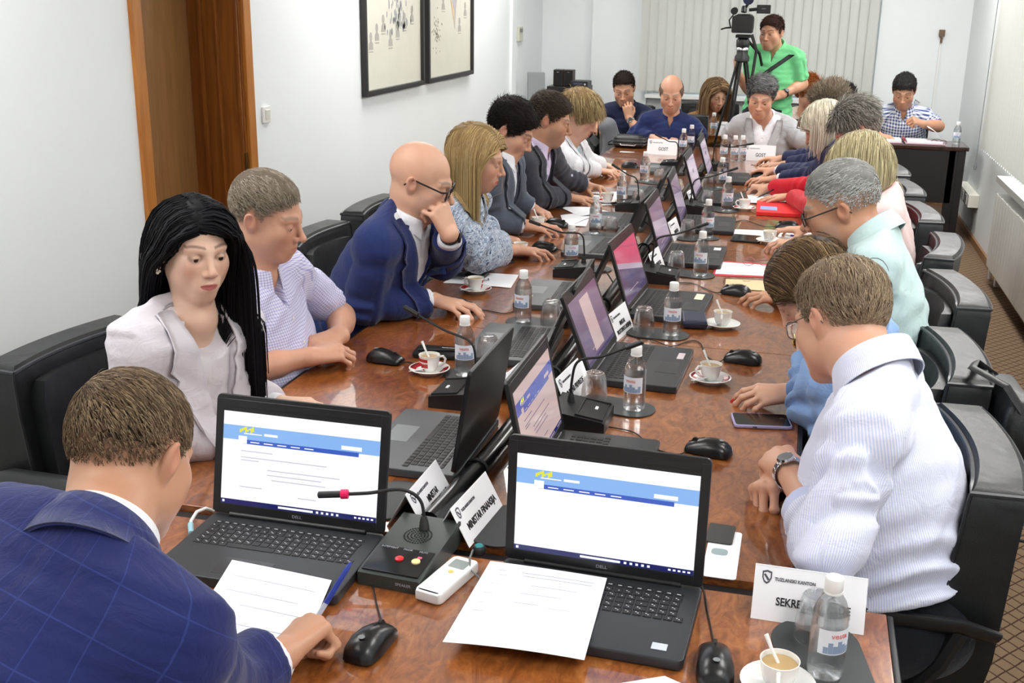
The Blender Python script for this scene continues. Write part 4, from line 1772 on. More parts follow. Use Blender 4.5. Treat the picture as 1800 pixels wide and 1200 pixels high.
def hand_chains(pose, spread=1.0):
    curls, th = HP[pose]
    out = []
    for (k, sp, ln, rs), c in zip(FING, curls):
        p = np.array(k)
        ch = [p]
        a = 0
        s = math.radians(sp * spread)
        for L, cc in zip(ln, c):
            a += math.radians(cc)
            p = p + L * np.array([math.cos(a) * math.cos(s), math.cos(a) * math.sin(s), -math.sin(a)])
            ch.append(p)
        out.append((ch, [.0098 * rs, .0088 * rs, .0080 * rs, .0068 * rs]))
    p = np.array((.018, .024, -.008))
    ch = [p]
    for L, d in zip((.043, .033, .027), th):
        p = p + L * unit(d)
        ch.append(p)
    out.append((ch, [.0150, .0118, .0105, .0080]))
    return out


def hand_sdf(q, chains):
    palm = rc(q, (0, .013, -.002), FING[0][0], .0170, .0122)
    for a, b, r in (((0, .004, 0), FING[1][0], .0125), ((0, -.006, 0), FING[2][0], .0120), ((0, -.014, -.002), FING[3][0], .0112)):
        palm = smin(palm, rc(q, a, b, .0170, r), .014)
    palm = smin(palm, rc(q, (.012, .016, -.010), (.046, .032, -.014), .0150, .0125), .012)
    out = palm
    for i, (ch, r) in enumerate(chains):
        f = None
        for j in range(3):
            s = rc(q, ch[j], ch[j + 1], r[j], r[j + 1])
            f = s if f is None else smin(f, s, .003)
        for j in (1, 2):   # knuckle swell
            f = smin(f, sph(q, ch[j], r[j] * 1.06), .004)
        out = np.minimum(out, smin(palm, f, .012 if i == 4 else .007))
    return out


# ---------------------------------------------------------------- person
SK = {'fair': (222, 178, 152), 'light': (214, 168, 142), 'pale': (226, 188, 164), 'tan': (194, 146, 116), 'ruddy': (208, 158, 132)}


def ik(S_, W_, l1, l2, hint):
    d = W_ - S_
    D = np.linalg.norm(d)
    if D > (l1 + l2) * .985:
        k = D / ((l1 + l2) * .985)
        l1, l2 = l1 * k, l2 * k
    u = d / D
    a = (l1 * l1 - l2 * l2 + D * D) / (2 * D)
    hgt = math.sqrt(max(l1 * l1 - a * a, 0))
    n = np.asarray(hint, float)
    n = unit(n - u * (n @ u))
    return S_ + u * a + n * hgt


def wrinkle(P, seed, amp, freq):
    R = np.random.RandomState(seed)
    out = np.zeros(len(P), F4)
    for i in range(4):
        k = R.normal(size=3) * freq * (1 + .5 * i)
        k2 = R.normal(size=3) * freq * .6
        out += (np.sin(P @ k.astype(F4) + 2.0 * np.sin(P @ k2.astype(F4) + R.uniform(0, 6)) + R.uniform(0, 6)) / (1 + .6 * i)).astype(F4)
    return out * F4(amp * .5)


class Person:
    def __init__(s, label, hip, face, head, hyaw, hpitch=0, hroll=0, sc=1.0, res=.004, cres=.008, lean=None, neck=None, fem=0, girth=1.0, belly=0.0, bust=0.0, bare=False, shw=.175, shl=0.0, arms=None, look=None, skin='light', head_a=None, hs=1.0, shrug=0.0, twist=0.0, group=None):
        s.hip = np.array([hip[0], hip[1], hip[2] if len(hip) > 2 else .585])
        s.org = V3(hip[0], hip[1], 0)
        s.sc, s.res, s.cres, s.fem = sc, res, cres, fem
        a = math.radians(face)
        s.f = V3(math.cos(a), math.sin(a), 0)
        s.r = V3(math.sin(a), -math.cos(a), 0)
        s.H = np.asarray(head, float)
        s.Rh = rotz(math.radians(hyaw - 90)) @ rotx(math.radians(-hpitch)) @ roty(math.radians(hroll))
        s.hs = hs
        s.A = dict(head_a or {})
        s.A.setdefault('fem', fem)
        s.N = np.asarray(neck, float) if neck is not None else s.H + s.Rh @ V3(0, -.045, -.105) * hs - V3(0, 0, .05) - s.f * .035
        up = s.N - s.hip
        s.L = np.linalg.norm(up)
        s.u = up / s.L
        rr = s.r * math.cos(math.radians(twist)) + s.f * math.sin(math.radians(twist))
        s.rt = unit(rr - s.u * (rr @ s.u))
        s.ft = np.cross(s.u, s.rt)
        s.Rt = np.stack([s.rt, s.ft, s.u], 1)   # torso columns
        s.girth, s.belly, s.bust, s.shw = girth, belly, bust, shw * sc
        s.shl = shl
        s.bare = bare
        s.skin = skin
        s.arms = {}
        for side in ('R', 'L'):
            g = 1 if side == 'R' else -1
            d = dict((arms or {}).get(side, {}))
            Sh = s.N - s.u * (.055 - shrug) * sc + s.rt * g * s.shw + s.ft * d.get('shf', .0)
            Wp = np.asarray(d.get('w', s.hip + s.f * .3 + s.r * g * .2 + V3(0, 0, .12)), float)
            E_ = np.asarray(d['e'], float) if 'e' in d else ik(Sh, Wp, .285 * sc, .25 * sc, d.get('hint', s.r * g * .8 - V3(0, 0, .9) - s.f * .3))
            dirv = unit(d['dir']) if 'dir' in d else unit(Wp - E_)
            up_ = np.asarray(d.get('back', (0, 0, 1)), float)   # back-of-hand normal
            z = unit(up_ - dirv * (up_ @ dirv))
            y = np.cross(z, dirv) * g
            Hm = np.stack([dirv, y, z], 1)
            s.arms[side] = dict(S=Sh, E=E_, W=Wp, Hm=Hm, ch=hand_chains(d.get('pose', 'relax'), d.get('spread', 1.0)), g=g)
        s.label, s.group = label, group
        s.look = look

    # torso in its own frame; inf = garment thickness
    def torso(s, P, inf):
        q = ((P - s.hip.astype(F4)) @ s.Rt.astype(F4)) / F4(s.sc)
        L, g = s.L / s.sc, s.girth
        w = 1 - .06 * s.fem
        d = ell(q, (0, -.01, .02), (.168 * g, .128 * g, .14))
        d = smin(d, ell(q, (0, .0, .18), (.150 * g * (1 - .08 * s.fem), .112 * g, .17)), .06)
        d = smin(d, ell(q, (0, .0, L - .20), (.165 * w * (.4 + .6 * g), .118 * (.5 + .5 * g), .19)), .07)
        if s.belly:
            d = smin(d, ell(q, (0, .05 + s.belly * .5, .12), (.14 * g, .11 + s.belly * .5, .15)), .08)
        if s.bust:
            m = q.copy()
            m[:, 0] = np.abs(m[:, 0])
            d = smin(d, sph(m, (.072, .085, L - .215), .048 + s.bust * .02), .04)
        sw = s.shw / s.sc
        d = smin(d, rc(q, (-sw + .03, -.01, L - .062), (sw - .03, -.01, L - .062), .058, .058), .05)
        m = q.copy()
        m[:, 0] = np.abs(m[:, 0])
        d = smin(d, rc(m, (.02, -.025, L + .012), (sw - .01, -.005, L - .045), .043, .048), .04)
        return d * F4(s.sc) - F4(inf)

    def build_body(s):
        sc, hs = s.sc, s.hs
        Ht = s.H.astype(F4)
        neck_top = s.H + s.Rh @ V3(0, -.026, -.06) * hs
        nw = s.A.get('neckw', .047 if s.fem else .058)
        # distances to the soft body under the clothes
        c_t = s.hip + s.u * s.L * .5
        Rm = s.Rh.astype(F4)

        def f(P):
            d = bounded(P, s.H, .20 * hs, lambda p: head_sdf((p - Ht) @ Rm / F4(hs), s.A) * F4(hs))
            d = smin(d, rc(P, neck_top, s.N + s.u * .0, nw * hs, nw * 1.08), .03)
            t = bounded(P, c_t, s.L * .5 + .33, lambda p: np.maximum(s.torso(p, -.03), (s.hip[2] + .10 - p[:, 2]).astype(F4)))
            d = smin(d, t, .04)
            for a in s.arms.values():
                def arm(p, a=a):
                    fu = 1.0 if s.bare else .72
                    x = rc(p, a['S'], a['E'], .043 * sc * fu, .040 * sc * fu)
                    x = smin(x, rc(p, a['E'], a['W'], .040 * sc * fu, .0265 * sc), .02)
                    if s.bare:
                        x = smin(x, rc(p, a['E'] * .8 + a['W'] * .2, a['E'] * .6 + a['W'] * .4, .040 * sc, .037 * sc), .03)
                    return x
                mid = (a['S'] + a['E'] + a['W']) / 3
                R_ = max(np.linalg.norm(a[k] - mid) for k in 'SEW') + .12
                ah = bounded(P, mid, R_, arm)
                hc = a['W'] + a['Hm'] @ V3(.075, 0, -.02) * sc
                Wt, Hm = a['W'].astype(F4), a['Hm'].astype(F4)
                ah = smin(ah, bounded(P, hc, .17 * sc, lambda p, Wt=Wt, Hm=Hm, a=a: hand_sdf((p - Wt) @ Hm / F4(sc), a['ch']) * F4(sc)), .012)
                kk = np.where(np.linalg.norm(P - Ht, axis=1) < .165 * hs, F4(.002), F4(.02))
                d = smin(d, ah, kk)
            return d
        pts = [s.H, s.hip] + [a[k] for a in s.arms.values() for k in 'SEW'] + [a['W'] + a['Hm'] @ V3(.1, 0, 0) for a in s.arms.values()]
        lo = np.min(pts, 0) - .21
        hi = np.max(pts, 0) + .21
        v, q = mesh_sdf(f, lo, hi, s.res)
        # colours
        base = np.array([lin(c) for c in SK[s.skin]])
        col = np.tile(base, (len(v), 1))
        lq = (v - s.H) @ s.Rh / hs
        near = (np.linalg.norm(lq, axis=1) < .19)
        for a in s.arms.values():
            near &= hand_sdf(((v - a['W']) @ a['Hm'] / sc).astype(F4), a['ch']) > .004
            near &= rc(v.astype(F4), a['E'], a['W'], .045, .036) > 0
        x, y, z = lq[:, 0], lq[:, 1], lq[:, 2]
        ax = np.abs(x)

        def blend(mask, c, k=1.0):
            nonlocal col
            mk = (np.clip(mask, 0, 1) * k * near)[:, None]
            col = col * (1 - mk) + np.array([lin(c_) for c_ in c]) * mk
        fr = y > .06
        blend(np.exp(-((ax - .043) / .02) ** 2 - ((z + .03) / .02) ** 2) * fr, (204, 132, 112), .25 if not s.fem else .35)
        blend(np.exp(-(x / .014) ** 2 - ((z + .032) / .012) ** 2) * (y > .095), (204, 134, 114), .35)
        blend(np.clip((ax - .0755) / .004, 0, 1) * np.exp(-((y + .012) / .022) ** 2 - (z / .034) ** 4), (204, 124, 106), .35)
        lipc = s.A.get('lips', (186, 108, 98))
        hgt = .0088 * np.sqrt(np.clip(1 - (ax / .0225) ** 2, 0, 1))
        blend(np.clip((hgt - np.abs(z + .0685)) / .0022, 0, 1) * (y > .075), lipc, .85 if 'lips' in s.A else .6)
        hc = s.A.get('col', (60, 44, 36))
        if s.A.get('beard'):
            bm = np.clip((-.040 - z + .5 * np.maximum(ax - .03, 0)) / .015, 0, 1) * np.clip((y - .005) / .02, 0, 1) * np.clip((.13 + z) / .01, 0, 1)
            bm = bm * (1 - np.exp(-((z + .068) / .010) ** 2) * (ax < .026))
            blend(bm, s.A.get('beardc', (110, 96, 88)), s.A['beard'])
        arch = .0268 + .0030 * np.sin(np.clip((ax - .014) / .036, 0, 1) * 2.6) - .12 * np.maximum(ax - .044, 0)
        bt = .0032 if s.fem else .0046
        blend(np.exp(-((z - arch) / bt) ** 4) * (ax > .011) * (ax < .053) * (y > .05), s.A.get('brow', tuple(int(c * .8) for c in hc)), .8 if not s.fem else .7)
        lid = np.exp(-((np.sqrt(((ax - .0315) / 1.7) ** 2 + (z - .002) ** 2) - .008) / .003) ** 2) * (y > .075)
        blend(lid, s.A.get('liner', (150, 104, 88)), .5 if s.fem else .35)
        th, ed = hair_thick(lq, s.A)
        sk_ = skull(lq)
        if not s.A.get('nohair'):
            blend(ed * (sk_ > -.004) * (ax < .078) * (np.abs(sk_) < .02), tuple(int(c * .85) for c in hc), s.A.get('scalp', .92))
        body = np_mesh('person', v, q, M['skin'], None, col, None, s.org)
        body.location = s.org
        tag(body, s.label, 'person', s.group)
        s.body = body
        # eyes
        look = np.array(s.look if s.look is not None else (0, 1, -.15))
        for g in (-1, 1):
            bm = bmesh.new()
            bmesh.ops.create_icosphere(bm, subdivisions=4, radius=1)
            ev = np.array([w.co[:] for w in bm.verts])
            ef = np.array([[w.index for w in fc.verts] for fc in bm.faces])
            bm.free()
            dl = unit(look)
            ca = ev @ dl
            ec = np.where(ca[:, None] > math.cos(.25), lin(12), np.where(ca[:, None] > math.cos(.56), np.array([lin(c) for c in s.A.get('iris', (92, 66, 46))]), np.array([lin(c) for c in (206, 198, 192)])))
            pos = s.H + (np.array([g * .0315, .0775, -.001]) + ev * .0126) @ s.Rh.T * hs
            np_mesh('eye', pos, ef, M['eye'], body, ec, None, s.org)

    # ------------------------------------------------------------ garments
    def garment(s, name, mat, inf=.010, sleeve=1.0, sl_r=1.0, neck_cut=.015, neck_tilt=.45, vee=None, hem=-.06, amp=.004, seed=1, cuff_out=0.0, fold=.004, res=None, scoop=0.0, puff=0.0):
        """upper-body garment: torso and sleeves; sleeve 0..1 upper arm, 1..2 forearm; vee=(bottom z, half width, top z)"""
        res = res or s.cres
        sc = s.sc
        c_t = s.hip + s.u * s.L * .5
        Rt = s.Rt.astype(F4)
        hipf = s.hip.astype(F4)
        nplane = unit(s.u * 1.0 + s.ft * neck_tilt)
        ncp = s.N + s.u * neck_cut + s.ft * .03
        Lt = s.L

        def tor(p):
            d = s.torso(p, inf)
            q = (p - hipf) @ Rt
            zz = q[:, 2]
            wr = wrinkle(q * np.array([1, 1, 1.6], F4), seed, amp, 26)
            # drag folds at waist and under the arm
            wr = wr + F4(fold) * np.sin(zz * 105 + 5 * np.sin(q[:, 0] * 14 + seed) + 3 * q[:, 1] * 12) * np.exp(-((zz - .13) / .09) ** 2)
            d = d + wr
            d = smax(d, (p - ncp.astype(F4)) @ nplane.astype(F4), .008)
            if scoop:
                d = smax(d, -ell(q, (0, .10, Lt + .01), (.075 + scoop, .13, .06 + scoop)), .008)
            d = smax(d, (hem - zz), .01)
            if vee:
                zb, hw, zt = vee
                wv = hw * np.clip((zz - zb) / (zt - zb), 0, 1.25)
                cut = (np.abs(q[:, 0]) - wv) * .92
                cut = np.where(q[:, 1] > -.02, cut, .5)
                cut = np.where(zz < zb, np.maximum(cut, (zb - zz)), cut)
                d = smax(d, -cut.astype(F4), .004)
            return d

        def sleeve_f(p, a):
            S_, E_, W_ = a['S'], a['E'], a['W']
            ru, re, rw = .054 * sl_r * sc + inf * .7, .046 * sl_r * sc + inf * .7, .033 * sl_r * sc + inf * .6
            d = rc(p, S_ - s.rt * a['g'] * .012, E_, ru, re)
            if sleeve > 1:
                d = smin(d, rc(p, E_, W_, re, rw), .03)
            if puff:
                d = smin(d, rc(p, E_ * .5 + S_ * .5, E_ * .25 + W_ * .75, re + puff, re + puff), .04)
            la = np.linalg.norm(E_ - S_)
            ua = unit(E_ - S_).astype(F4)
            ub = unit(W_ - E_).astype(F4)
            t1 = (p - S_.astype(F4)) @ ua / F4(la)
            lb = np.linalg.norm(W_ - E_)
            t2 = (p - E_.astype(F4)) @ ub / F4(lb)
            side = unit(np.cross(ua, ub) + 1e-6).astype(F4)
            ph = (p - E_.astype(F4)) @ side
            along = np.where(t2 > 0, t2 * lb, (t1 - 1) * la)
            fa = F4(fold * 1.25) * np.sin(along * 85 + 28 * ph + 2.2 * np.sin(along * 30 + seed * 2)) * np.exp(-(along / .13) ** 2)
            fa = fa + F4(fold * .7) * np.sin((t1 * la) * 75 + 30 * ph + seed) * np.exp(-((t1 * la - .03) / .07) ** 2)
            d = d + fa + wrinkle(p - S_.astype(F4), seed + 5, amp * .8, 30)
            if sleeve <= 1:
                d = smax(d, (t1 - sleeve) * F4(la), .006)
            else:
                fore = rc(p, E_, W_, re, rw) < rc(p, S_, E_, ru, re) + .004
                d = smax(d, np.where(fore | (t2 > .5), (t2 - (sleeve - 1)) * F4(lb), -1).astype(F4), .006)
            return d

        def f(P):
            d = bounded(P, c_t, s.L * .5 + .36, tor)
            for a in s.arms.values():
                mid = (a['S'] + a['E'] + a['W']) / 3
                R_ = max(np.linalg.norm(a[k] - mid) for k in 'SEW') + .15
                d = smin(d, bounded(P, mid, R_, lambda p, a=a: sleeve_f(p, a)), .010)
            return d
        pts = [s.hip - V3(0, 0, .1), s.N] + [a[k] for a in s.arms.values() for k in ('SEW' if sleeve > 1 else 'SE')]
        lo, hi = np.min(pts, 0) - .24, np.max(pts, 0) + .24
        v, q = mesh_sdf(f, lo, hi, res)
        # pattern coordinates: torso plane or along the sleeve
        tq = (v - s.hip) @ s.Rt
        ang = np.arctan2(tq[:, 0], tq[:, 1])
        uv = np.stack([np.where(np.abs(ang) < 1.0, tq[:, 0], ang * .15), tq[:, 2], tq[:, 1]], 1)
        dt = s.torso(v.astype(F4), inf)
        for a in s.arms.values():
            S_, E_, W_ = a['S'], a['E'], a['W']
            d1, d2 = rc(v.astype(F4), S_, E_, .05, .05), rc(v.astype(F4), E_, W_, .045, .035)
            m = np.minimum(d1, d2) < dt - .002
            ua, ub = unit(E_ - S_), unit(W_ - E_)
            use2 = d2 < d1
            e1 = unit(np.cross(ua, s.ft))
            e2 = np.cross(ua, e1)
            th = np.arctan2((v - S_) @ e2, (v - S_) @ e1) * .055
            al = np.where(use2, np.linalg.norm(E_ - S_) + (v - E_) @ ub, (v - S_) @ ua)
            b1 = unit(np.cross(ub, s.ft + .2 * s.u))
            b2 = np.cross(ub, b1)
            th2 = np.arctan2((v - E_) @ b2, (v - E_) @ b1) * .045
            uv[m] = np.stack([np.where(use2, th2, th), al, 0 * al], 1)[m]
        s._gf = f
        o = np_mesh(name, v, q, mat, s.body, None, uv, s.org)
        return o, f

    def surf(s, f, pts, direction, start=.35, off=.0):
        """drop points onto a garment along a direction (sphere tracing)"""
        p = pts + direction * start
        for _ in range(26):
            d = f(p.astype(F4))
            p = p - direction * np.clip(d - off, -.02, .06)[:, None] * .9
        return p

    def strip(s, name, rows, mat, th=.003, parent=None):
        """thin solid sheet through a grid of points rows[i][j]"""
        G = np.array(rows)
        n, m = G.shape[:2]
        du = np.gradient(G, axis=0)
        dv = np.gradient(G, axis=1)
        nr = np.cross(du, dv)
        nr /= np.linalg.norm(nr, axis=2, keepdims=True) + 1e-9
        A_, B_ = G + nr * th / 2, G - nr * th / 2
        v = np.concatenate([A_.reshape(-1, 3), B_.reshape(-1, 3)])
        idx = lambda i, j, k: k * n * m + i * m + j
        fs = []
        for i in range(n - 1):
            for j in range(m - 1):
                fs.append((idx(i, j, 0), idx(i + 1, j, 0), idx(i + 1, j + 1, 0), idx(i, j + 1, 0)))
                fs.append((idx(i, j, 1), idx(i, j + 1, 1), idx(i + 1, j + 1, 1), idx(i + 1, j, 1)))
        for i in range(n - 1):
            for j in (0, m - 1):
                fs.append((idx(i, j, 0), idx(i, j, 1), idx(i + 1, j, 1), idx(i + 1, j, 0)))
        for j in range(m - 1):
            for i in (0, n - 1):
                fs.append((idx(i, j, 0), idx(i, j + 1, 0), idx(i, j + 1, 1), idx(i, j, 1)))
        uv = np.concatenate([np.stack([np.repeat(np.arange(n) * .02, m), np.tile(np.arange(m) * .02, n), np.zeros(n * m)], 1)] * 2)
        tq = (v - s.hip) @ s.Rt
        uv = np.stack([np.arctan2(tq[:, 0], tq[:, 1] + .03) * .08, tq[:, 2], tq[:, 1]], 1)
        return np_mesh(name, v, np.array(fs), mat, parent or s.body, None, uv, s.org)

    def collar(s, mat, name='collar', r0=.062, r1=.082, h_back=.045, h_front=.012, fall_back=-.012, fall_front=-.055, gap=16, point=.02, th=.003, drop=0.0, r_front=.0):
        """folded shirt collar round the neck"""
        ax = unit((s.H + s.Rh @ V3(0, -.026, -.06)) - s.N)
        ax = unit(ax * .55 + s.u * .45)
        fw = unit(s.ft - ax * (s.ft @ ax))
        rt = np.cross(fw, ax)
        top, mid, bot = [], [], []
        rows = []
        c0 = s.N + s.u * .012 - ax * drop
        for k in range(41):
            t = (k / 40 - .5) * 2
            a = math.pi + t * math.radians(180 - gap)     # 180 = back
            fr = (abs(t)) ** 1.6
            hb = h_back * (1 - fr) + h_front * fr
            fb = fall_back * (1 - fr) + fall_front * fr
            dirr = fw * math.cos(a) + rt * math.sin(a)
            sp = point * max(0, (abs(t) - .8) / .2)
            tang = (-fw * math.sin(a) + rt * math.cos(a)) * (-1 if t > 0 else 1)
            rr0, rr1 = r0 * s.sc, (r1 + r_front * fr) * s.sc
            sh = -fw * .010
            p0 = c0 + sh + dirr * rr0 + ax * (hb * .25)
            p1 = c0 + sh + dirr * (rr0 + .002) + ax * hb
            p2 = c0 + sh + dirr * (rr0 + .010) + ax * (hb - .004)
            p3 = c0 + sh + dirr * ((rr0 + rr1) / 2 + .006) + ax * (hb + fb) / 2
            p4 = c0 + sh + dirr * rr1 + ax * fb - tang * sp * .0 + (fw * .4 - ax) * sp
            rows.append([p0, p1, p2, p3, p4])
        return s.strip(name, rows, mat, th)

    def lapels(s, mat, f, vee, width=.08, inf_off=.007, notch=.72):
        zb, hw, zt = vee
        for g in (-1, 1):
            rows = []
            for k in range(22):
                t = k / 21
                z = zb + (zt - zb) * t * 1.08
                xi = hw * np.clip(t * 1.08, 0, 1.25)
                wl = width * min(1, t / .8) ** .8 if t < notch else width * (1.0 - .42 * (t - notch) / (1 - notch)) * (1 if t > notch + .05 else .75)
                row = []
                for j in range(5):
                    x = xi - .004 + wl * j / 4
                    row.append(s.hip + s.Rt @ V3(g * x, 0, z))
                rows.append(row)
            G = np.array(rows)
            flat = G.reshape(-1, 3)
            P = s.surf(f, flat, s.ft, .30, inf_off).reshape(G.shape)
            # the inner (rolled) rim stands a little proud; clamp points that slipped through the opening
            dep = (P - s.hip) @ s.ft
            for i in range(P.shape[0]):
                ref = dep[i, 2:].mean()
                for j in range(2):
                    if dep[i, j] < ref - .03:
                        P[i, j] += s.ft * (ref - dep[i, j] + .002)
                P[i, 0] += s.ft * .004
            P[:, 4] += s.ft * .003
            s.strip('lapel', P, mat, .006)

    def placket(s, mat, f, z0, z1, x=.0, n=4, r=.0045, off=.002):
        zs = np.linspace(z0, z1, n)
        P = s.surf(f, np.array([s.hip + s.Rt @ V3(x, 0, z) for z in zs]), s.ft, .3, off)
        mb = MB()
        q = Matrix(s.Rt.tolist()).to_4x4()
        for p in P:
            mb.M = Matrix.Translation(Vector(p - s.org)) @ q @ Matrix.Rotation(-math.pi / 2, 4, 'X')
            mb.lathe([(0, -.001), (r, -.001), (r, .0015), (r * .6, .002), (0, .0018)], 10)
        mb.build('shirt_button', mat, s.body)

    def cuffs(s, mat, t=1.93, r=.036, length=.028, sides='RL', name='cuff'):
        for k in sides:
            a = s.arms[k]
            ub = unit(a['W'] - a['E'])
            lb = np.linalg.norm(a['W'] - a['E'])
            c = a['E'] + ub * lb * (t - 1)
            mb = MB()
            mb.tube([Vector(c - s.org - ub * .03), Vector(c - s.org + ub * (length - .004)), Vector(c - s.org + ub * length)], [r * s.sc, r * s.sc * .97, r * s.sc * .90], 20)
            o = mb.build(name, mat, s.body)

    def trousers(s, mat, knees=None, ankles=None, shoe=None):
        pts = []
        legs = []
        for i, g in enumerate((1, -1)):
            h = s.hip + s.r * g * .09
            k = np.asarray(knees[i], float) if knees is not None else s.hip + s.f * .42 * s.sc + s.r * g * .12 - V3(0, 0, .05)
            an = np.asarray(ankles[i], float) if ankles is not None else V3(k[0], k[1], .09) + s.f * .04
            legs.append((h, k, an))
            pts += [h, k, an]
        gr = s.girth

        def f(P):
            d = ell(P, s.hip + s.f * s.belly * .3, (.176 * gr, .15 * gr + s.belly * .5, .15), None)
            for h, k, an in legs:
                x = rc(P, h, k, .088 * (.5 + .5 * gr), .066)
                x = smin(x, rc(P, k, an, .066, .05), .03)
                x = x + wrinkle(P, 3, .003, 24)
                d = smin(d, x, .03)
            return d
        pts.append(s.hip)
        v, q = mesh_sdf(f, np.min(pts, 0) - .2, np.max(pts, 0) + .2, max(.011, s.cres * 1.5))
        tq = (v - s.hip)
        np_mesh('trousers', v, q, mat, s.body, None, tq, s.org)
        sm = shoe or M['shoe']
        for h, k, an in legs:
            fd = unit(V3(*(s.f + .0 * s.r)))
            def g(P, an=an, fd=fd):
                a = V3(an[0], an[1], max(an[2] - .055, .035))
                x = rc(P, a - fd * .03, a + fd * .13, .038, .034)
                x = smin(x, rc(P, a + V3(0, 0, .05), a, .04, .04), .02)
                return np.maximum(x, -(P[:, 2] - F4(max(an[2] - .09, .002))))
            v, q = mesh_sdf(g, np.array(an) - .25, np.array(an) + .25, .01)
            np_mesh('shoe', v, q, sm, s.body, None, v - an, s.org)

    # ------------------------------------------------------------ hair
    def hair(s, style='short', n=3000, length=.03, w=.0012, seed=1, comb=(0, -.6, .2), lift=.22, grav=.12, curl=.0, col2=None, c2p=.25, part=None, fall=None, collide=None, cap_res=.003, steps=6, fringe=0.0, taper=.25, gg=.10, hug=0.0, backside=0):
        A, hs = s.A, s.hs
        R = np.random.RandomState(seed)
        c0 = np.array([0, -.014, .030])
        rad = np.array([.0755, .0985, .088])
        base = np.array([lin(c) for c in A.get('col', (60, 44, 36))])
        c2 = np.array([lin(c) for c in (col2 or tuple(min(255, int(c * 1.5)) for c in A.get('col', (60, 44, 36))))])
        vs_all, fs_all, cs_all = [], [], []
        off = 0
        # the mass close to the skull

        def cap(P):
            th, e = hair_thick(P, A)
            nz = wrinkle(P * np.array([1, .45, 1], F4), seed, .0035 * min(1, A.get('ttop', .018) / .015), 75)
            return skull(P) - th + .0025 - nz * e
        if A.get('ttop', .018) > .004 or fall:
            v, q = mesh_sdf(lambda P: cap(P) , (-.12, -.16, -.10), (.12, .13, .175), cap_res)
            th, e = hair_thick(v, A)
            keep = e > .02
            m = keep[q].all(1)
            q = q[m]
            used = np.unique(q)
            mp = np.full(len(v), -1)
            mp[used] = np.arange(len(used))
            v, q = v[used], mp[q]
            vs_all.append(v)
            fs_all.append(q)
            sh = R.uniform(.75, 1.05, len(v))[:, None]
            cs_all.append(base * sh * .7)
            off += len(v)
        # strands
        i = np.arange(n * 3)
        z = 1 - 2 * (i + .5) / len(i)
        ph = i * 2.399963 + R.uniform(0, .3, len(i))
        dirs = np.stack([np.sqrt(1 - z * z) * np.cos(ph), np.sqrt(1 - z * z) * np.sin(ph), z], 1)
        p = c0 + dirs * rad
        th, e = hair_thick(p, A)
        k = np.nonzero(e > R.uniform(0.02, .35, len(e)))[0]
        k = R.permutation(k)[:n]
        p, th, e, dirs = p[k], th[k], e[k], dirs[k]
        if len(p) < 1:
            return
        nrm = (p - c0) / rad ** 2
        nrm /= np.linalg.norm(nrm, axis=1, keepdims=True)
        p = p + nrm * (th * .8)[:, None]
        m = len(p)
        cb = np.tile(np.array(comb, float), (m, 1))
        if part is not None:      # side parting: comb away from the parting plane
            sgn = np.where(p[:, 0] > part, 1.0, -1.0)
            topw = np.clip((p[:, 2] - .03) / .06, 0, 1)
            cb[:, 0] = sgn * (.9 * topw + .25)
            cb[:, 2] -= .6 * (1 - topw)
        tang = cb - nrm * (cb * nrm).sum(1, keepdims=True)
        tang /= np.linalg.norm(tang, axis=1, keepdims=True) + 1e-6
        topf = np.clip((p[:, 2] - .02) / .06, 0, 1)
        ln = length * (.45 + .55 * topf) * R.uniform(.7, 1.15, m) if not fall else np.full(m, fall) * R.uniform(.82, 1.05, m)
        if not fall:
            ln = ln * (.35 + .65 * e)
        d = tang * (1 - lift) + nrm * lift + R.normal(size=(m, 3)) * (.18 if not fall else .06)
        d /= np.linalg.norm(d, axis=1, keepdims=True)
        G = s.Rh.T @ V3(0, 0, -1)    # gravity in head space
        pts = [p]
        cur = p.copy()
        st = ln / steps
        wav = R.uniform(0, 6.28, m)
        for j in range(steps):
            g_ = grav if not fall else min(1.0, grav + gg * j)
            d = d * (1 - g_) + G * g_ + (np.stack([np.sin(wav + j * 1.7), np.cos(wav * 1.3 + j * 1.5), 0 * wav], 1) * curl)
            if hug:
                nn = (cur - c0) / rad ** 2
                nn /= np.linalg.norm(nn, axis=1, keepdims=True)
                out = (d * nn).sum(1, keepdims=True)
                near = (np.linalg.norm((cur - c0) / rad, axis=1) < 1.45)[:, None] * (cur[:, 2:3] > -.045)
                d = d - nn * np.where(near, out * hug, 0)
            d /= np.linalg.norm(d, axis=1, keepdims=True) + 1e-9
            cur = cur + d * st[:, None]
            # keep outside the skull and face
            q = (cur - c0) / (rad + (.004 + .6 * A.get('tside', .006)))
            r = np.linalg.norm(q, axis=1)
            ins = r < 1
            cur[ins] = c0 + (cur[ins] - c0) / r[ins][:, None]
            if fall:
                fq = (cur - np.array([0, .005, -.045])) / np.array([.072, .070, .085])
                r = np.linalg.norm(fq, axis=1)
                ins = r < 1
                cur[ins] = np.array([0, .005, -.045]) + (cur[ins] - np.array([0, .005, -.045])) / r[ins][:, None]
                # keep strands out of the face: push sideways
                face = (cur[:, 1] > .055) & (np.abs(cur[:, 0]) < .062) & (cur[:, 2] < .06)
                cur[face, 0] = np.sign(cur[face, 0] + 1e-6) * (.062 + R.uniform(0, .012, face.sum()))
                face2 = (cur[:, 1] > .03) & (cur[:, 2] < .05) & (np.abs(cur[:, 0]) < .1)
                cur[face2, 1] -= .35 * (cur[face2, 1] - .03)
                if backside:
                    bk = (cur[:, 0] * backside > 0) & (cur[:, 2] < .0) & (cur[:, 1] > -.055)
                    cur[bk, 1] -= .35 * (cur[bk, 1] + .055)
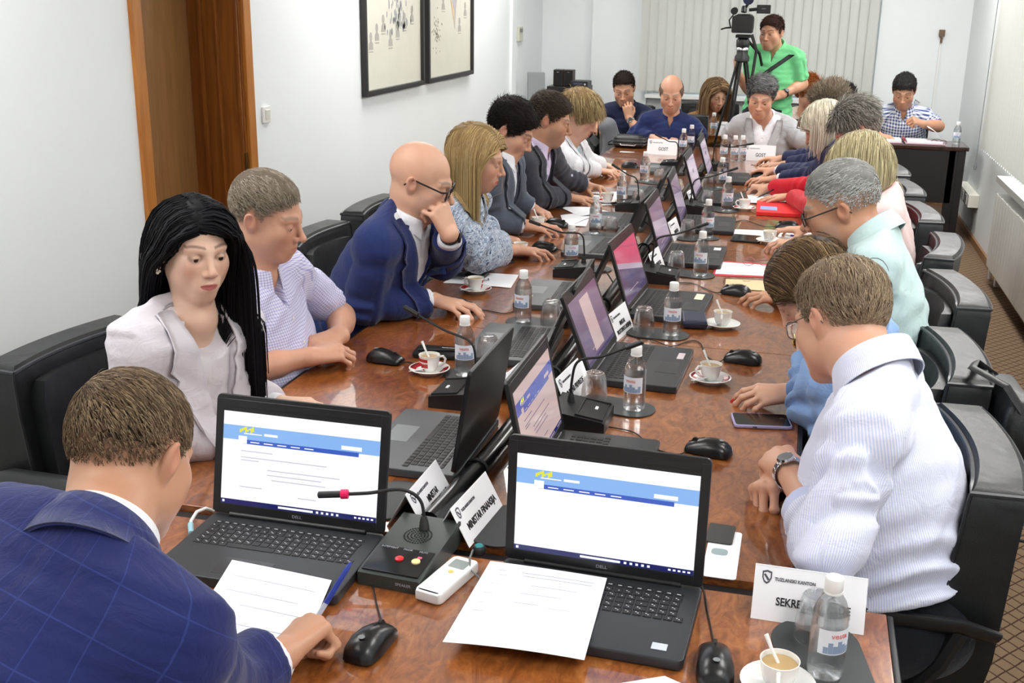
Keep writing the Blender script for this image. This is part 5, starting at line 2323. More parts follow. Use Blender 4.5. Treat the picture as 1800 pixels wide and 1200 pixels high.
                if collide is not None:
                    wp = s.H + (cur * hs) @ s.Rh.T
                    for _ in range(2):
                        dd = collide(wp.astype(F4))
                        bad = dd < .006
                        if bad.any():
                            b = wp[bad]
                            gr = np.stack([collide((b + .004 * ex).astype(F4)) - collide((b - .004 * ex).astype(F4)) for ex in np.eye(3)], 1)
                            gr /= np.linalg.norm(gr, axis=1, keepdims=True) + 1e-6
                            wp[bad] = b + gr * (.008 - dd[bad])[:, None]
                    cur = ((wp - s.H) @ s.Rh) / hs
            pts.append(cur.copy())
        C = np.stack(pts, 1)                                    # m, steps+1, 3
        T_ = np.gradient(C, axis=1)
        T_ /= np.linalg.norm(T_, axis=2, keepdims=True) + 1e-9
        ref = np.repeat(nrm[:, None], steps + 1, 1)
        u = np.cross(T_, ref)
        u /= np.linalg.norm(u, axis=2, keepdims=True) + 1e-9
        v2 = np.cross(u, T_)
        ws = w * np.linspace(1, taper, steps + 1)[None, :, None] * R.uniform(.7, 1.3, (m, 1, 1))
        K = 3
        rings = [C + ws * (u * math.cos(2 * math.pi * q / K) + v2 * math.sin(2 * math.pi * q / K) * .6) for q in range(K)]
        Vv = np.stack(rings, 2).reshape(-1, 3)
        base_i = (np.arange(m) * (steps + 1) * K)[:, None, None]
        jj = (np.arange(steps) * K)[None, :, None]
        qq = np.arange(K)[None, None, :]
        a = base_i + jj + qq
        b = base_i + jj + (qq + 1) % K
        Q = np.stack([a, b, b + K, a + K], -1).reshape(-1, 4)
        mixc = np.where(R.uniform(size=m) < c2p, R.uniform(.4, 1, m), R.uniform(0, .25, m))
        sc_ = (base * (1 - mixc[:, None]) + c2 * mixc[:, None]) * R.uniform(.75, 1.2, m)[:, None]
        vs_all.append(Vv)
        fs_all.append(Q + off)
        cs_all.append(np.repeat(sc_, (steps + 1) * K, 0))
        Vn = np.concatenate(vs_all)
        Wp = s.H + (Vn * hs) @ s.Rh.T
        np_mesh('hair', Wp, np.concatenate(fs_all), M['hair'], s.body, np.clip(np.concatenate(cs_all), 0, 1), None, s.org)

    def hloc(s, p):
        """head space -> person space"""
        return Vector(s.H + s.Rh @ (np.asarray(p, float) * s.hs) - s.org)

    def glasses(s, mat, rx=.024, rz=.017, y=.104, z=-.002, fr=.0014, square=.5, low=0.0, lens=True):
        root = None
        mb = MB()
        L = []
        for g in (-1, 1):
            c = (g * .0325, y, z - low)
            ring = []
            for k in range(28):
                a = 2 * math.pi * k / 28
                e = 2 / (2 + 3 * square)
                cx = math.copysign(abs(math.cos(a)) ** e, math.cos(a))
                cz = math.copysign(abs(math.sin(a)) ** e, math.sin(a))
                ring.append((c[0] + rx * cx, c[1] - .15 * abs(c[0] + rx * cx - g * .0) ** 1 * .35, c[2] + rz * cz))
            mb.tube([s.hloc(p) for p in ring + ring[:2]], fr, 6)
            L.append(ring)
            t0 = (g * (.0325 + rx), y - .004, z - low + rz * .55)
            mb.tube([s.hloc(t0), s.hloc((g * .072, y - .02, z - low * .6 + .008)), s.hloc((g * .079, .01, .012)), s.hloc((g * .080, -.012, .014)), s.hloc((g * .081, -.035, -.012))], [fr, fr * 1.1, fr * 1.1, fr * 1.1, fr], 6)
        mb.tube([s.hloc((-.0095, y + .001, z - low + .003)), s.hloc((0, y + .004, z - low + .006)), s.hloc((.0095, y + .001, z - low + .003))], fr, 6)
        root = mb.build('glasses', mat, s.body)
        if lens:
            for ring in L:
                m2 = MB()
                m2.loft([[s.hloc((p[0], p[1] - .0006, p[2])) for p in ring], [s.hloc((p[0], p[1] + .0006, p[2])) for p in ring]])
                m2.build('lens', M['lens'], root)
        return root

    def watch(s, side, band, face, t=.93, r=.031, metal=True):
        a = s.arms[side]
        ub = unit(a['W'] - a['E'])
        lb = np.linalg.norm(a['W'] - a['E'])
        c = a['E'] + ub * lb * t - s.org
        z = unit(a['Hm'][:, 2] - ub * (a['Hm'][:, 2] @ ub))
        y = np.cross(ub, z)
        mb = MB()
        n = 18
        for k in range(n):
            th = 2 * math.pi * k / n
            p = c + (z * math.cos(th) + y * math.sin(th)) * r
            R3 = Matrix(np.stack([ub, -z * math.sin(th) + y * math.cos(th), z * math.cos(th) + y * math.sin(th)], 1).tolist()).to_4x4()
            mb.M = Matrix.Translation(Vector(p)) @ R3
            mb.box((0, 0, 0), (.018, 2 * math.pi * r / n * .94, .0035), .001, 1)
        w = mb.build('wristwatch', band, s.body)
        mb = MB()
        R3 = Matrix(np.stack([ub, y, z], 1).tolist()).to_4x4()
        mb.M = Matrix.Translation(Vector(c + z * (r + .001))) @ R3
        mb.lathe([(0, 0), (.0185, 0), (.0195, .003), (.0175, .0075), (.0165, .007)], 24)
        mb.build('watch_case', band, w)
        m2 = MB()
        m2.M = mb.M
        m2.lathe([(0, .0068), (.0165, .0068), (.0165, .0074), (0, .0074)], 24)
        m2.build('watch_dial', face, w)


M['shoe'] = plain('black_shoe_leather', rgb(20, 18, 18), 0.3)
C_ = {}
# ================================================================ the people round the table
WHITE = cloth('white_shirt_cotton', rgb(236, 236, 242), rough=.8)
DARK = cloth('dark_trouser_wool', rgb(24, 26, 34))
NAVYT = cloth('navy_trouser_wool', rgb(28, 32, 54))


def A(v):
    return np.array(tuple(v))


def arm(px_, py_, z, d, pose='relax', back=(0, 0, 1), **k):
    return dict(w=A(at(px_, py_, z)), dir=d, pose=pose, back=back, **k)


def armd(px_, py_, z, qx, qy, qz, pose='relax', back=(0, 0, 1), **k):
    w = A(at(px_, py_, z))
    return dict(w=w, dir=A(at(qx, qy, qz)) - w, pose=pose, back=back, **k)


def armv(w, d, pose='relax', back=(0, 0, 1), **k):
    return dict(w=np.array(w, float), dir=d, pose=pose, back=back, **k)


def suit(P, jack, shirt, vee, jl=1.86, sl=1.94, btn=True, lap=.075, seed=3, inf=.019, jcut=.012, amp=.004):
    o, f = P.garment('shirt', shirt, .010, sl, neck_cut=.012, vee=(P.L * .86, .018, P.L), seed=seed)
    P.collar(shirt, r0=.058, r1=.070, h_back=.046, fall_back=.004, fall_front=-.042)
    if btn:
        P.placket(M['white_plastic'], f, P.L * .45, P.L * .82, n=4)
    o, f2 = P.garment('jacket', jack, inf, jl, 1.12, vee=vee, neck_cut=jcut, seed=seed + 1, hem=-.12, amp=amp)
    if lap:
        P.lapels(jack, f2, vee, lap)
        P.collar(jack, 'jacket_collar', r0=.076, r1=.100, h_back=.030, h_front=-.02, fall_back=-.018, fall_front=-.045, gap=58, point=0, th=.006)
    return f2


# ---- left row, front to back -------------------------------------------------
# man seen from behind, navy check jacket
JK1 = cloth('navy_check_jacket_wool', rgb(31, 39, 92), 'pane', rgb(50, 64, 126), .056, .03)
P = Person('man seen from behind in navy check jacket, head bowed over papers, pen in right hand', (-1.06, .80), 84, aty(231, 800, 1.36), 85, 31, -4, shrug=-.015, sc=1.05, hs=1.03, res=.0034, cres=.007, skin='tan', neck=aty(178, 978, 1.19), girth=1.08,
           head_a=dict(col=(86, 68, 52), ttop=.010, tside=.003, fade=.06, nape=-.03, side=.004, neckw=.062),
           arms={'R': armd(492, 1152, .80, 578, 1066, .81, 'fist', (-.35, .1, .9), e=A(at(372, 1222, .80))), 'L': armv((-1.32, 1.42, .80), (.6, .7, 0), 'relax')})
P.build_body()
suit(P, JK1, WHITE, (.2, .075, P.L), jl=1.84, sl=1.95, lap=None, inf=.026)
P.collar(JK1, 'jacket_collar', r0=.074, r1=.098, h_back=.034, h_front=-.02, fall_back=-.028, fall_front=-.05, gap=60, point=0, th=.006)
P.hair(n=5200, length=.024, w=.0011, comb=(.5, .5, -.5), hug=.4, lift=.16, col2=(150, 128, 100), c2p=.4, seed=2)
P.trousers(NAVYT)
P1 = P

# long-haired woman looking up
GREY = cloth('pale_grey_suiting', rgb(214, 208, 214), 'slub', rgb(204, 198, 206))
P = Person('woman with very long black hair in pale grey blazer, looking up past the camera', (-1.54, 2.30), -20, aty(339, 436, 2.30), -36, 6, -3, sc=.96, hs=.97, res=.0026, cres=.0065, fem=1, bust=.6, skin='pale', neck=aty(345, 560, 2.29), shw=.165, look=(.05, 1, -.12),
           head_a=dict(col=(17, 16, 19), front=.060, ttop=.013, tside=.008, fade=.02, side=-.02, nape=-.07, jaw=.90, nose=.95, open=.62, lips=(168, 62, 72), brow=(60, 40, 34), liner=(60, 40, 38), iris=(70, 50, 36), part=0),
           arms={'R': arm(395, 778, .775, (.85, -.5, 0), 'relax', e=A(aty(250, 760, 2.12))), 'L': arm(490, 712, .775, (.95, .05, .02), 'relax', (-.15, -.35, .9), e=A(aty(412, 700, 2.55)))})
P.build_body()
o, f = P.garment('top', cloth('pale_top', rgb(222, 216, 220)), .008, .6, scoop=.012, vee=None, neck_cut=.0, amp=.002)
vee = (.17, .070, P.L)
o, f2 = P.garment('blazer', GREY, .022, 1.88, 1.12, vee=vee, neck_cut=0, seed=8, hem=-.12, amp=.005)
P.lapels(GREY, f2, vee, .085, notch=.62)
P.collar(GREY, 'jacket_collar', r0=.072, r1=.092, h_back=.026, h_front=-.03, fall_back=-.016, fall_front=-.05, gap=62, point=0, th=.005)
P.cuffs(WHITE, 1.90, .034, .02)
P.placket(M['grey_plastic'], f2, .15, .17, x=.01, n=1, r=.009)
P.hair(n=8000, fall=.62, w=.0021, seed=5, part=.02, lift=.10, grav=.22, collide=f2, steps=18, col2=(34, 34, 40), c2p=.12, taper=.6, comb=(0, -.5, -.2), backside=1)
mb = MB()
for g in (1, -1):
    for k in range(5):
        a = 2 * math.pi * k / 5
        mb.M = Matrix.Translation(P.hloc((g * .082 + .004 * math.cos(a), -.012, -.050 + .009 * math.sin(a))))
        mb.lathe([(0, -.004), (.003, -.003), (.0042, 0), (.003, .003), (0, .004)], 8)
    mb.M = Matrix.Identity(4)
mb.build('pearl_earring', plain('pearl', rgb(232, 224, 208), .2), P.body)
for f_ in (0, 1, 2, 3):
    pass
P.trousers(GREY)
P2 = P

# man in lavender check short-sleeved shirt, hands clasped
LAV = cloth('lavender_check_cotton', rgb(222, 220, 240), 'check', rgb(150, 148, 204), .0075, .34)
P = Person('man with short greying hair in lavender checked short-sleeved shirt, hands clasped on table edge', (-1.56, 2.93), -8, aty(470, 378, 2.86), 2, 16, 6, bare=True, sc=1.02, hs=1.02, res=.003, cres=.0065, skin='ruddy', neck=aty(452, 480, 2.87), girth=1.06, belly=.03, look=(0, 1, -.45),
           head_a=dict(col=(122, 108, 92), front=.066, ttop=.013, tside=.003, fade=.05, side=.012, nape=-.035, beard=.05, open=.45, brow=(130, 108, 92), nose=1.1),
           arms={'R': arm(546, 626, .80, (.70, .70, .05), 'lace', (-.2, -.5, .85), e=A(aty(436, 650, 2.74))), 'L': arm(598, 588, .825, (-.5, -.85, -.1), 'lace', (.3, .1, .93), e=A(aty(600, 556, 3.22)))})
P.build_body()
o, f = P.garment('shirt', LAV, .010, .78, 1.08, neck_cut=.012, vee=(P.L * .80, .026, P.L), seed=12, hem=-.06, amp=.005, fold=.006)
P.collar(LAV, gap=14)
P.placket(M['white_plastic'], f, .08, P.L * .76, n=5)
P.hair(n=5200, length=.024, w=.0011, comb=(.35, .75, .1), hug=.4, lift=.14, col2=(176, 164, 148), c2p=.45, seed=7)
P.trousers(DARK)

# bald man in blue suit, hand at mouth
BLUE = cloth('blue_suit_wool', rgb(38, 51, 102))
P = Person('bald man with glasses in blue suit, fist at his mouth, other hand on mouse', (-1.56, 3.60), -4, aty(740, 316, 3.50), 8, 20, 4, sc=1.04, hs=1.04, res=.003, cres=.007, skin='light', neck=aty(718, 385, 3.50), girth=1.0, look=(0, 1, -.3),
           head_a=dict(col=(150, 132, 118), nohair=1, beard=.35, beardc=(150, 130, 120), open=.5, nose=1.12, ttop=.002, tside=.002),
           arms={'R': arm(762, 527, .80, (.97, -.1, -.08), 'mouse', e=A(aty(640, 535, 3.36))), 'L': armv(A(aty(791, 412, 3.46)), (-.36, -.05, .9), 'loose', (.80, -.55, .3), e=A(aty(778, 458, 3.74)))})
P.build_body()
f2 = suit(P, BLUE, WHITE, (.16, .085, P.L), seed=21)
P.glasses(M['black'], .0275, .0205, fr=.0026)
P.watch('L', M['black_soft'], M['black'], .97, .031)
P.trousers(BLUE)

# blonde woman in patterned blouse
PAIS = cloth('paisley_blouse', rgb(214, 220, 228), 'paisley', rgb(58, 74, 104))
P = Person('blonde woman in blue and white patterned blouse reading her screen', (-1.55, 4.16), -2, aty(838, 278, 4.10), 8, 14, 4, sc=.96, hs=1.0, res=.0034, cres=.008, fem=1, bust=.6, skin='ruddy', neck=aty(822, 352, 4.10), look=(0, 1, -.4), shw=.165,
           head_a=dict(col=(166, 136, 90), front=.062, ttop=.018, tside=.012, fade=.02, side=-.012, nape=-.07, jaw=.9, lips=(182, 84, 80), brow=(120, 90, 60), liner=(60, 46, 40), open=.45),
           arms={'R': arm(905, 439, .79, (.95, .22, -.05), 'mouse', e=A(aty(838, 448, 4.0))), 'L': arm(880, 418, .80, (.8, -.4, 0), 'relax')})
P.build_body()
o, f = P.garment('blouse', PAIS, .012, 1.55, 1.15, neck_cut=.02, seed=31, amp=.008, fold=.007, puff=.018, neck_tilt=.2)
P.collar(PAIS, 'frill_collar', r0=.056, r1=.09, h_back=.04, h_front=.02, fall_back=0, fall_front=-.03, gap=10)
P.hair(n=6000, fall=.34, w=.0018, seed=9, part=.02, lift=.15, grav=.2, collide=f, steps=13, col2=(206, 180, 132), c2p=.4, taper=.5, comb=(0, -.6, -.1), hug=.5)
mb = MB()
mb.tube([P.hloc((.083, -.012, -.038)), P.hloc((.085, -.010, -.05)), P.hloc((.084, -.012, -.06))], .003, 6)
mb.build('earring', M['chrome'], P.body)
P.trousers(DARK)

# dark-haired man in grey suit
GSUIT = cloth('slate_grey_suit_wool', rgb(84, 92, 106))
P = Person('dark-haired man in slate grey suit looking down, hands on the table', (-1.56, 5.02), -2, aty(898, 228, 5.0), 2, 30, 2, sc=1.02, hs=1.06, res=.0042, cres=.009, skin='ruddy', neck=aty(884, 280, 4.98), girth=.95, look=(0, 1, -.5),
           head_a=dict(col=(34, 28, 26), front=.058, ttop=.022, tside=.006, fade=.025, side=-.018, nape=-.06, beard=.15, open=.4, jaw=1.0),
           arms={'R': arm(925, 396, .795, (.9, .1, -.05), 'mouse', (0, -.1, 1), e=A(aty(868, 385, 4.9))), 'L': arm(938, 368, .80, (.75, -.55, -.1), 'relax', e=A(aty(905, 350, 5.3)))})
P.build_body()
suit(P, GSUIT, WHITE, (.17, .07, P.L), seed=41)
P.hair(n=4000, length=.036, w=.0018, comb=(.3, .5, .4), lift=.3, seed=11, curl=.2, col2=(70, 60, 56), c2p=.15)
P.trousers(DARK)

# man in charcoal suit, lilac shirt
CHAR = cloth('charcoal_suit_wool', rgb(58, 60, 70))
LIL = cloth('lilac_shirt_cotton', rgb(216, 202, 230))
P = Person('man with short dark hair in charcoal suit and open lilac shirt', (-1.56, 5.70), -4, aty(966, 210, 5.62), 10, 18, 2, sc=1.03, hs=1.06, res=.0042, cres=.009, skin='tan', neck=aty(946, 258, 5.60), girth=.95, look=(0, 1, -.4),
           head_a=dict(col=(58, 48, 40), front=.066, ttop=.018, tside=.005, fade=.03, side=.0, nape=-.05, beard=.35, beardc=(120, 100, 90), open=.4, nose=1.1),
           arms={'R': arm(998, 347, .795, (.95, .1, -.05), 'mouse', e=A(aty(936, 345, 5.5))), 'L': arm(1030, 325, .80, (.9, -.25, -.1), 'pinch', (.1, .3, .95), e=A(aty(985, 310, 6.0)))})
P.build_body()
suit(P, CHAR, LIL, (.16, .07, P.L), seed=51)
P.hair(n=2800, length=.026, w=.002, comb=(.1, .9, .3), lift=.28, seed=12, col2=(96, 84, 70), c2p=.3)
P.trousers(DARK)

# woman in white jacket
WJ = cloth('white_jacket_wool', rgb(232, 232, 238))
P = Person('woman with short fair hair in white jacket, beaded bracelets, eyes lowered', (-1.54, 6.32), -2, aty(1019, 203, 6.26), -4, 26, 0, sc=.96, hs=1.02, res=.0044, cres=.009, fem=1, bust=.15, skin='light', neck=aty(1004, 248, 6.26), look=(0, 1, -.5), shw=.165,
           head_a=dict(col=(154, 128, 88), front=.056, ttop=.034, tside=.018, fade=.015, side=-.020, nape=-.06, jaw=.9, lips=(178, 92, 86), open=.3),
           arms={'R': arm(1052, 300, .795, (.92, .1, -.05), 'relax', e=A(aty(1000, 290, 6.1))), 'L': arm(1060, 290, .80, (.8, -.4, -.05), 'relax')})
P.build_body()
o, f = P.garment('top', cloth('print_top', rgb(206, 224, 224), 'paisley', rgb(70, 130, 140)), .008, .6, neck_cut=-.01)
vee = (.16, .06, P.L)
o, f2 = P.garment('jacket', WJ, .022, 1.84, 1.12, vee=vee, neck_cut=0, seed=62, hem=-.12)
P.lapels(WJ, f2, vee, .06)
P.collar(WJ, 'jacket_collar', r0=.070, r1=.090, h_back=.028, h_front=-.028, fall_back=-.016, fall_front=-.05, gap=62, point=0, th=.005)
P.hair(n=3000, length=.07, w=.0026, comb=(.35, .55, -.35), lift=.2, seed=13, grav=.18, col2=(206, 186, 140), c2p=.45)
for k in range(3):
    P.watch('R', plain('turquoise_beads', rgb(96, 150, 156), .3), M['chrome'], .86 + k * .05, .0325) if k == 0 else None
P.trousers(WJ)

# ---- right row, front to back -------------------------------------------------
STR = cloth('fine_striped_shirt', rgb(232, 232, 244), 'stripe', rgb(198, 205, 236), .0036, .42)
P = Person('heavy man from behind in pale finely striped shirt, arms crossed on table, steel watch', (.285, 2.24), 170, aty(1478, 562, 2.40), 133, 26, 6, sc=1.08, hs=1.05, res=.003, cres=.006, skin='ruddy', neck=aty(1530, 660, 2.26), girth=1.16, belly=.04, look=(0, 1, -.4), shw=.185,
           head_a=dict(col=(132, 112, 92), front=.07, ttop=.015, tside=.005, fade=.04, side=.0, nape=-.045, neckw=.066, open=.5),
           arms={'L': armv(A(at(1386, 826, .84)), A(at(1345, 778, .83)) - A(at(1386, 826, .84)), 'loose', (-.25, -.3, .92), e=A(at(1462, 970, .83))), 'R': armv(A(at(1382, 838, .785)), A(at(1318, 868, .79)) - A(at(1382, 838, .785)), 'fist', (-.15, .35, .9), e=A(at(1530, 776, .84)))})
P.build_body()
o, f = P.garment('shirt', STR, .010, 1.42, 1.08, neck_cut=.012, seed=71, amp=.006, fold=.009, vee=(P.L * .82, .02, P.L), hem=.085)
P.collar(STR, r0=.068, r1=.086, h_back=.045, fall_back=-.018)
P.cuffs(STR, 1.40, .051, .035, 'RL', 'rolled_cuff')
P.hair(n=5600, length=.032, w=.0012, comb=(-.3, -.5, -.4), hug=.4, lift=.22, col2=(178, 158, 130), c2p=.45, seed=14, curl=.12)
P.glasses(plain('spectacle_frame', rgb(96, 84, 76), .3), .0245, .0185)
P.watch('L', M['chrome'], plain('watch_dial_grey', rgb(120, 122, 126), .3, metal=.6), .95, .0355)
P.trousers(DARK)

# bowed dark-haired woman, light blue blouse
LBL = cloth('light_blue_blouse', rgb(150, 182, 226), 'slub', rgb(128, 162, 212))
P = Person('woman with dark highlighted hair bowed low in light blue blouse, red nails, gold watch', (.24, 2.78), 176, aty(1424, 506, 2.98), 188, 48, 0, sc=.96, hs=1.0, res=.0034, cres=.0075, fem=1, bust=.5, skin='light', neck=aty(1500, 528, 2.92), shw=.165, look=(0, 1, -.3),
           head_a=dict(col=(58, 42, 32), front=.060, ttop=.020, tside=.014, fade=.02, side=-.02, nape=-.07, jaw=.9, lips=(170, 80, 76), open=.3),
           arms={'L': arm(1392, 690, .80, (-.92, -.22, -.05), 'relax', (.1, -.35, .93), e=A(at(1500, 700, .82))), 'R': armv(A(aty(1413, 575, 2.99)), (-.25, -.05, 1), 'loose', (-.4, .6, .2), e=A(at(1428, 712, .80)))})
P.build_body()
o, f = P.garment('blouse', LBL, .012, 1.45, 1.15, neck_cut=.015, seed=81, amp=.010, fold=.010)
P.collar(LBL)
P.cuffs(LBL, 1.42, .046, .05, 'RL', 'rolled_cuff')
P.hair(n=6500, fall=.20, w=.0015, seed=15, part=0.0, lift=.04, grav=.06, gg=.03, hug=1.0, collide=f, steps=10, col2=(150, 122, 84), c2p=.35, taper=.5, comb=(0, -.7, -.3))
gold = plain('gold_watch_metal', rgb(196, 164, 96), .25, metal=1)
P.watch('R', gold, plain('violet_dial', rgb(120, 112, 150), .3), .86, .030)
NAIL = plain('red_nail_varnish', rgb(206, 30, 44), .15)
a = P.arms['L']
for ch, r in a['ch']:
    d = unit(ch[3] - ch[2])
    nz = unit(np.array([0, 0, 1.]) - d * d[2])
    p = a['W'] + a['Hm'] @ ((ch[3] + nz * r[3] * .75) * P.sc) - P.org
    R3 = a['Hm'] @ np.stack([d, np.cross(nz, d), nz], 1)
    mb = MB()
    mb.M = Matrix.Translation(Vector(p)) @ Matrix(R3.tolist()).to_4x4()
    rings = []
    for t in range(7):
        x = -.010 + .022 * t / 6
        w = .0078 * math.sin(math.pi * (.12 + .80 * t / 6)) ** .6
        rings.append([(x, w * math.cos(q * 2 * math.pi / 10), .0014 * math.sin(q * 2 * math.pi / 10) - 14 * (w * math.cos(q * 2 * math.pi / 10)) ** 2) for q in range(10)])
    mb.loft(rings)
    mb.build('fingernail', NAIL, P.body)
P.trousers(DARK)

# man in mint shirt
MINT = cloth('mint_shirt_cotton', rgb(196, 220, 220))
P = Person('man with silver cropped hair and dark glasses in mint shirt, hand raised to his mouth', (.34, 3.42), 176, aty(1478, 362, 3.46), 172, 22, -4, sc=1.04, hs=1.08, res=.003, cres=.0068, skin='tan', neck=aty(1530, 420, 3.42), girth=1.08, look=(0, 1, -.45),
           head_a=dict(col=(150, 150, 146), front=.066, ttop=.014, tside=.002, fade=.06, side=.022, nape=-.02, beard=.4, beardc=(140, 130, 124), open=.4, nose=1.1, scalp=.6),
           arms={'L': arm(1388, 523, .795, (-.95, .15, -.05), 'mouse', e=A(at(1500, 520, .82))), 'R': armv(A(aty(1456, 450, 3.44)), (-.22, .05, .96), 'loose', (-.9, -.3, .1), e=A(aty(1490, 515, 3.5)))})
P.build_body()
o, f = P.garment('shirt', MINT, .011, 1.5, 1.08, neck_cut=.012, seed=91, amp=.006, fold=.009, vee=(P.L * .82, .02, P.L), hem=-.09)
P.collar(MINT, r0=.066, r1=.09)
P.hair(n=4600, length=.022, w=.0013, comb=(-.1, .9, .2), hug=.4, lift=.16, col2=(208, 208, 206), c2p=.5, seed=16)
P.glasses(M['black'], .0245, .0175, fr=.0020)
P.trousers(DARK)

# blonde woman, face hidden
PINK = cloth('pale_pink_jacket', rgb(236, 206, 204))
P = Person('woman with blonde bob and dark roots in pale pink, face bent away', (.36, 4.52), 178, aty(1512, 298, 4.52), 180, 34, 0, sc=.97, hs=1.04, res=.0042, cres=.009, fem=1, bust=.5, skin='light', neck=aty(1545, 345, 4.50), shw=.165,
           head_a=dict(col=(176, 164, 128), front=.060, ttop=.026, tside=.02, fade=.02, side=-.02, nape=-.07),
           arms={'L': arm(1405, 430, .80, (-.9, .25, 0), 'relax'), 'R': arm(1420, 404, .80, (-.95, .1, -.05), 'mouse')})
P.build_body()
o, f = P.garment('jacket', PINK, .018, 1.8, 1.15, neck_cut=.01, seed=101)
P.hair(n=5000, fall=.19, w=.002, seed=17, part=.0, lift=.2, grav=.16, collide=f, steps=9, col2=(222, 210, 170), c2p=.5, taper=.5, comb=(0, .1, .0))
P.trousers(DARK)

# grey-haired in red jacket
RED = cloth('red_jacket_wool', rgb(206, 26, 44))
P = Person('person with short grey hair in red jacket, hand resting on white papers', (.36, 5.62), 176, aty(1505, 226, 5.80), 184, 34, 0, sc=.97, hs=1.06, res=.0044, cres=.009, fem=1, bust=.4, skin='light', neck=aty(1532, 268, 5.76), shw=.165,
           head_a=dict(col=(112, 108, 100), front=.060, ttop=.026, tside=.014, fade=.02, side=-.015, nape=-.065),
           arms={'L': arm(1393, 345, .80, (-.93, -.1, -.08), 'flat', e=A(at(1448, 372, .82))), 'R': arm(1352, 330, .80, (-.9, .2, 0), 'pen')})
P.build_body()
o, f = P.garment('jacket', RED, .018, 1.93, 1.12, neck_cut=.01, seed=111)
P.hair(n=3000, length=.06, w=.0026, comb=(0, -.2, -.3), lift=.28, seed=18, grav=.1, col2=(184, 180, 168), c2p=.4, curl=.1)
P.trousers(DARK)

# white-blonde woman, navy jacket
NAVY = cloth('navy_jacket_wool', rgb(38, 44, 80))
P = Person('woman with pale platinum hair in navy jacket, head bent, hand on mouse', (.30, 6.30), 178, aty(1449, 222, 6.50), 186, 32, 0, sc=.96, hs=1.06, res=.0046, cres=.010, fem=1, skin='ruddy', neck=aty(1482, 258, 6.46), shw=.165,
           head_a=dict(col=(206, 196, 172), front=.060, ttop=.022, tside=.018, fade=.02, side=-.02, nape=-.07),
           arms={'L': arm(1362, 315, .80, (-.95, .05, -.05), 'mouse', e=A(at(1430, 312, .84))), 'R': arm(1360, 300, .80, (-.9, .2, 0), 'relax')})
P.build_body()
o, f = P.garment('shirt', WHITE, .008, 1.9, neck_cut=.01)
o, f = P.garment('jacket', NAVY, .020, 1.80, 1.15, neck_cut=.01, seed=121)
P.hair(n=3000, fall=.20, w=.0032, seed=19, part=.0, lift=.18, grav=.16, collide=f, steps=9, col2=(232, 226, 208), c2p=.5, taper=.5, comb=(0, .1, .0))
P.trousers(DARK)

# brown-haired person in navy at the end of the row
P = Person('person with brushed brown hair in navy jacket at far end of the right row', (.30, 6.98), 178, aty(1460, 188, 7.25), 184, 26, 0, sc=1.0, hs=1.08, res=.0048, cres=.010, skin='light', neck=aty(1490, 222, 7.20),
           head_a=dict(col=(108, 94, 78), front=.060, ttop=.028, tside=.012, fade=.02, side=-.01, nape=-.06),
           arms={'L': arm(1378, 290, .80, (-.95, .05, -.05), 'mouse', e=A(at(1435, 286, .84))), 'R': arm(1372, 280, .80, (-.9, .2, 0), 'relax')})
P.build_body()
o, f = P.garment('jacket', NAVY, .020, 1.86, 1.15, neck_cut=.01, seed=131)
P.hair(n=2800, length=.05, w=.0028, comb=(.1, -.3, .5), lift=.35, seed=20, col2=(160, 146, 126), c2p=.45)
P.trousers(DARK)

# ---- the far end --------------------------------------------------------------
NSH = cloth('navy_shirt_cotton', rgb(32, 44, 90))
P = Person('balding man in navy shirt at the table end, hands folded behind the left GOST card', (-.99, 8.60), -90, aty(1180, 164, 8.44), -84, 22, 0, sc=1.04, hs=1.08, res=.0046, cres=.010, skin='ruddy', neck=aty(1180, 206, 8.52), look=(0, 1, -.5), girth=1.1,
           head_a=dict(col=(120, 108, 96), front=.09, ttop=.004, tside=.005, fade=.02, side=-.005, nape=-.06, bald=.055, open=.4, beard=.1),
           arms={'R': arm(1150, 243, .81, (.75, -.55, 0), 'lace', e=A(aty(1118, 236, 8.5))), 'L': arm(1198, 243, .81, (-.75, -.55, 0), 'lace', e=A(aty(1228, 236, 8.5)))})
P.build_body()
o, f = P.garment('shirt', NSH, .010, 1.82, 1.08, neck_cut=.012, seed=141, vee=(P.L * .84, .02, P.L), amp=.006)
P.collar(NSH)
P.hair(n=1600, length=.02, w=.0022, comb=(0, -.8, -.4), lift=.15, seed=21)
P.trousers(DARK)

LG = cloth('pale_blazer_linen', rgb(186, 187, 190), 'slub', rgb(174, 175, 179))
P = Person('grey-haired man in pale grey blazer leaning on the far table, right GOST card', (-.26, 8.50), -92, aty(1338, 172, 8.22), -92, 18, -4, sc=1.06, hs=1.13, res=.0046, cres=.009, skin='ruddy', neck=aty(1344, 212, 8.36), look=(-.1, 1, -.1), girth=1.1,
           head_a=dict(col=(108, 108, 108), front=.062, ttop=.022, tside=.006, fade=.03, side=.0, nape=-.045, open=.4, nose=1.1, brow=(70, 66, 64)),
           arms={'R': arm(1300, 247, .81, (.85, -.35, 0), 'pen', e=A(aty(1285, 235, 8.45))), 'L': arm(1352, 244, .81, (-.9, -.2, 0), 'relax', e=A(aty(1412, 246, 8.30)))})
P.build_body()
suit(P, LG, WHITE, (.14, .085, P.L), seed=151, jl=1.8)
P.placket(M['black'], P._gf, P.L * .5, P.L * .7, n=2, off=-.008)
P.watch('L', M['chrome'], M['black'], .93, .036)
P.hair(n=2600, length=.045, w=.0028, comb=(-.5, .3, .5), lift=.35, seed=22, col2=(176, 176, 176), c2p=.4, curl=.1)
P.trousers(DARK)

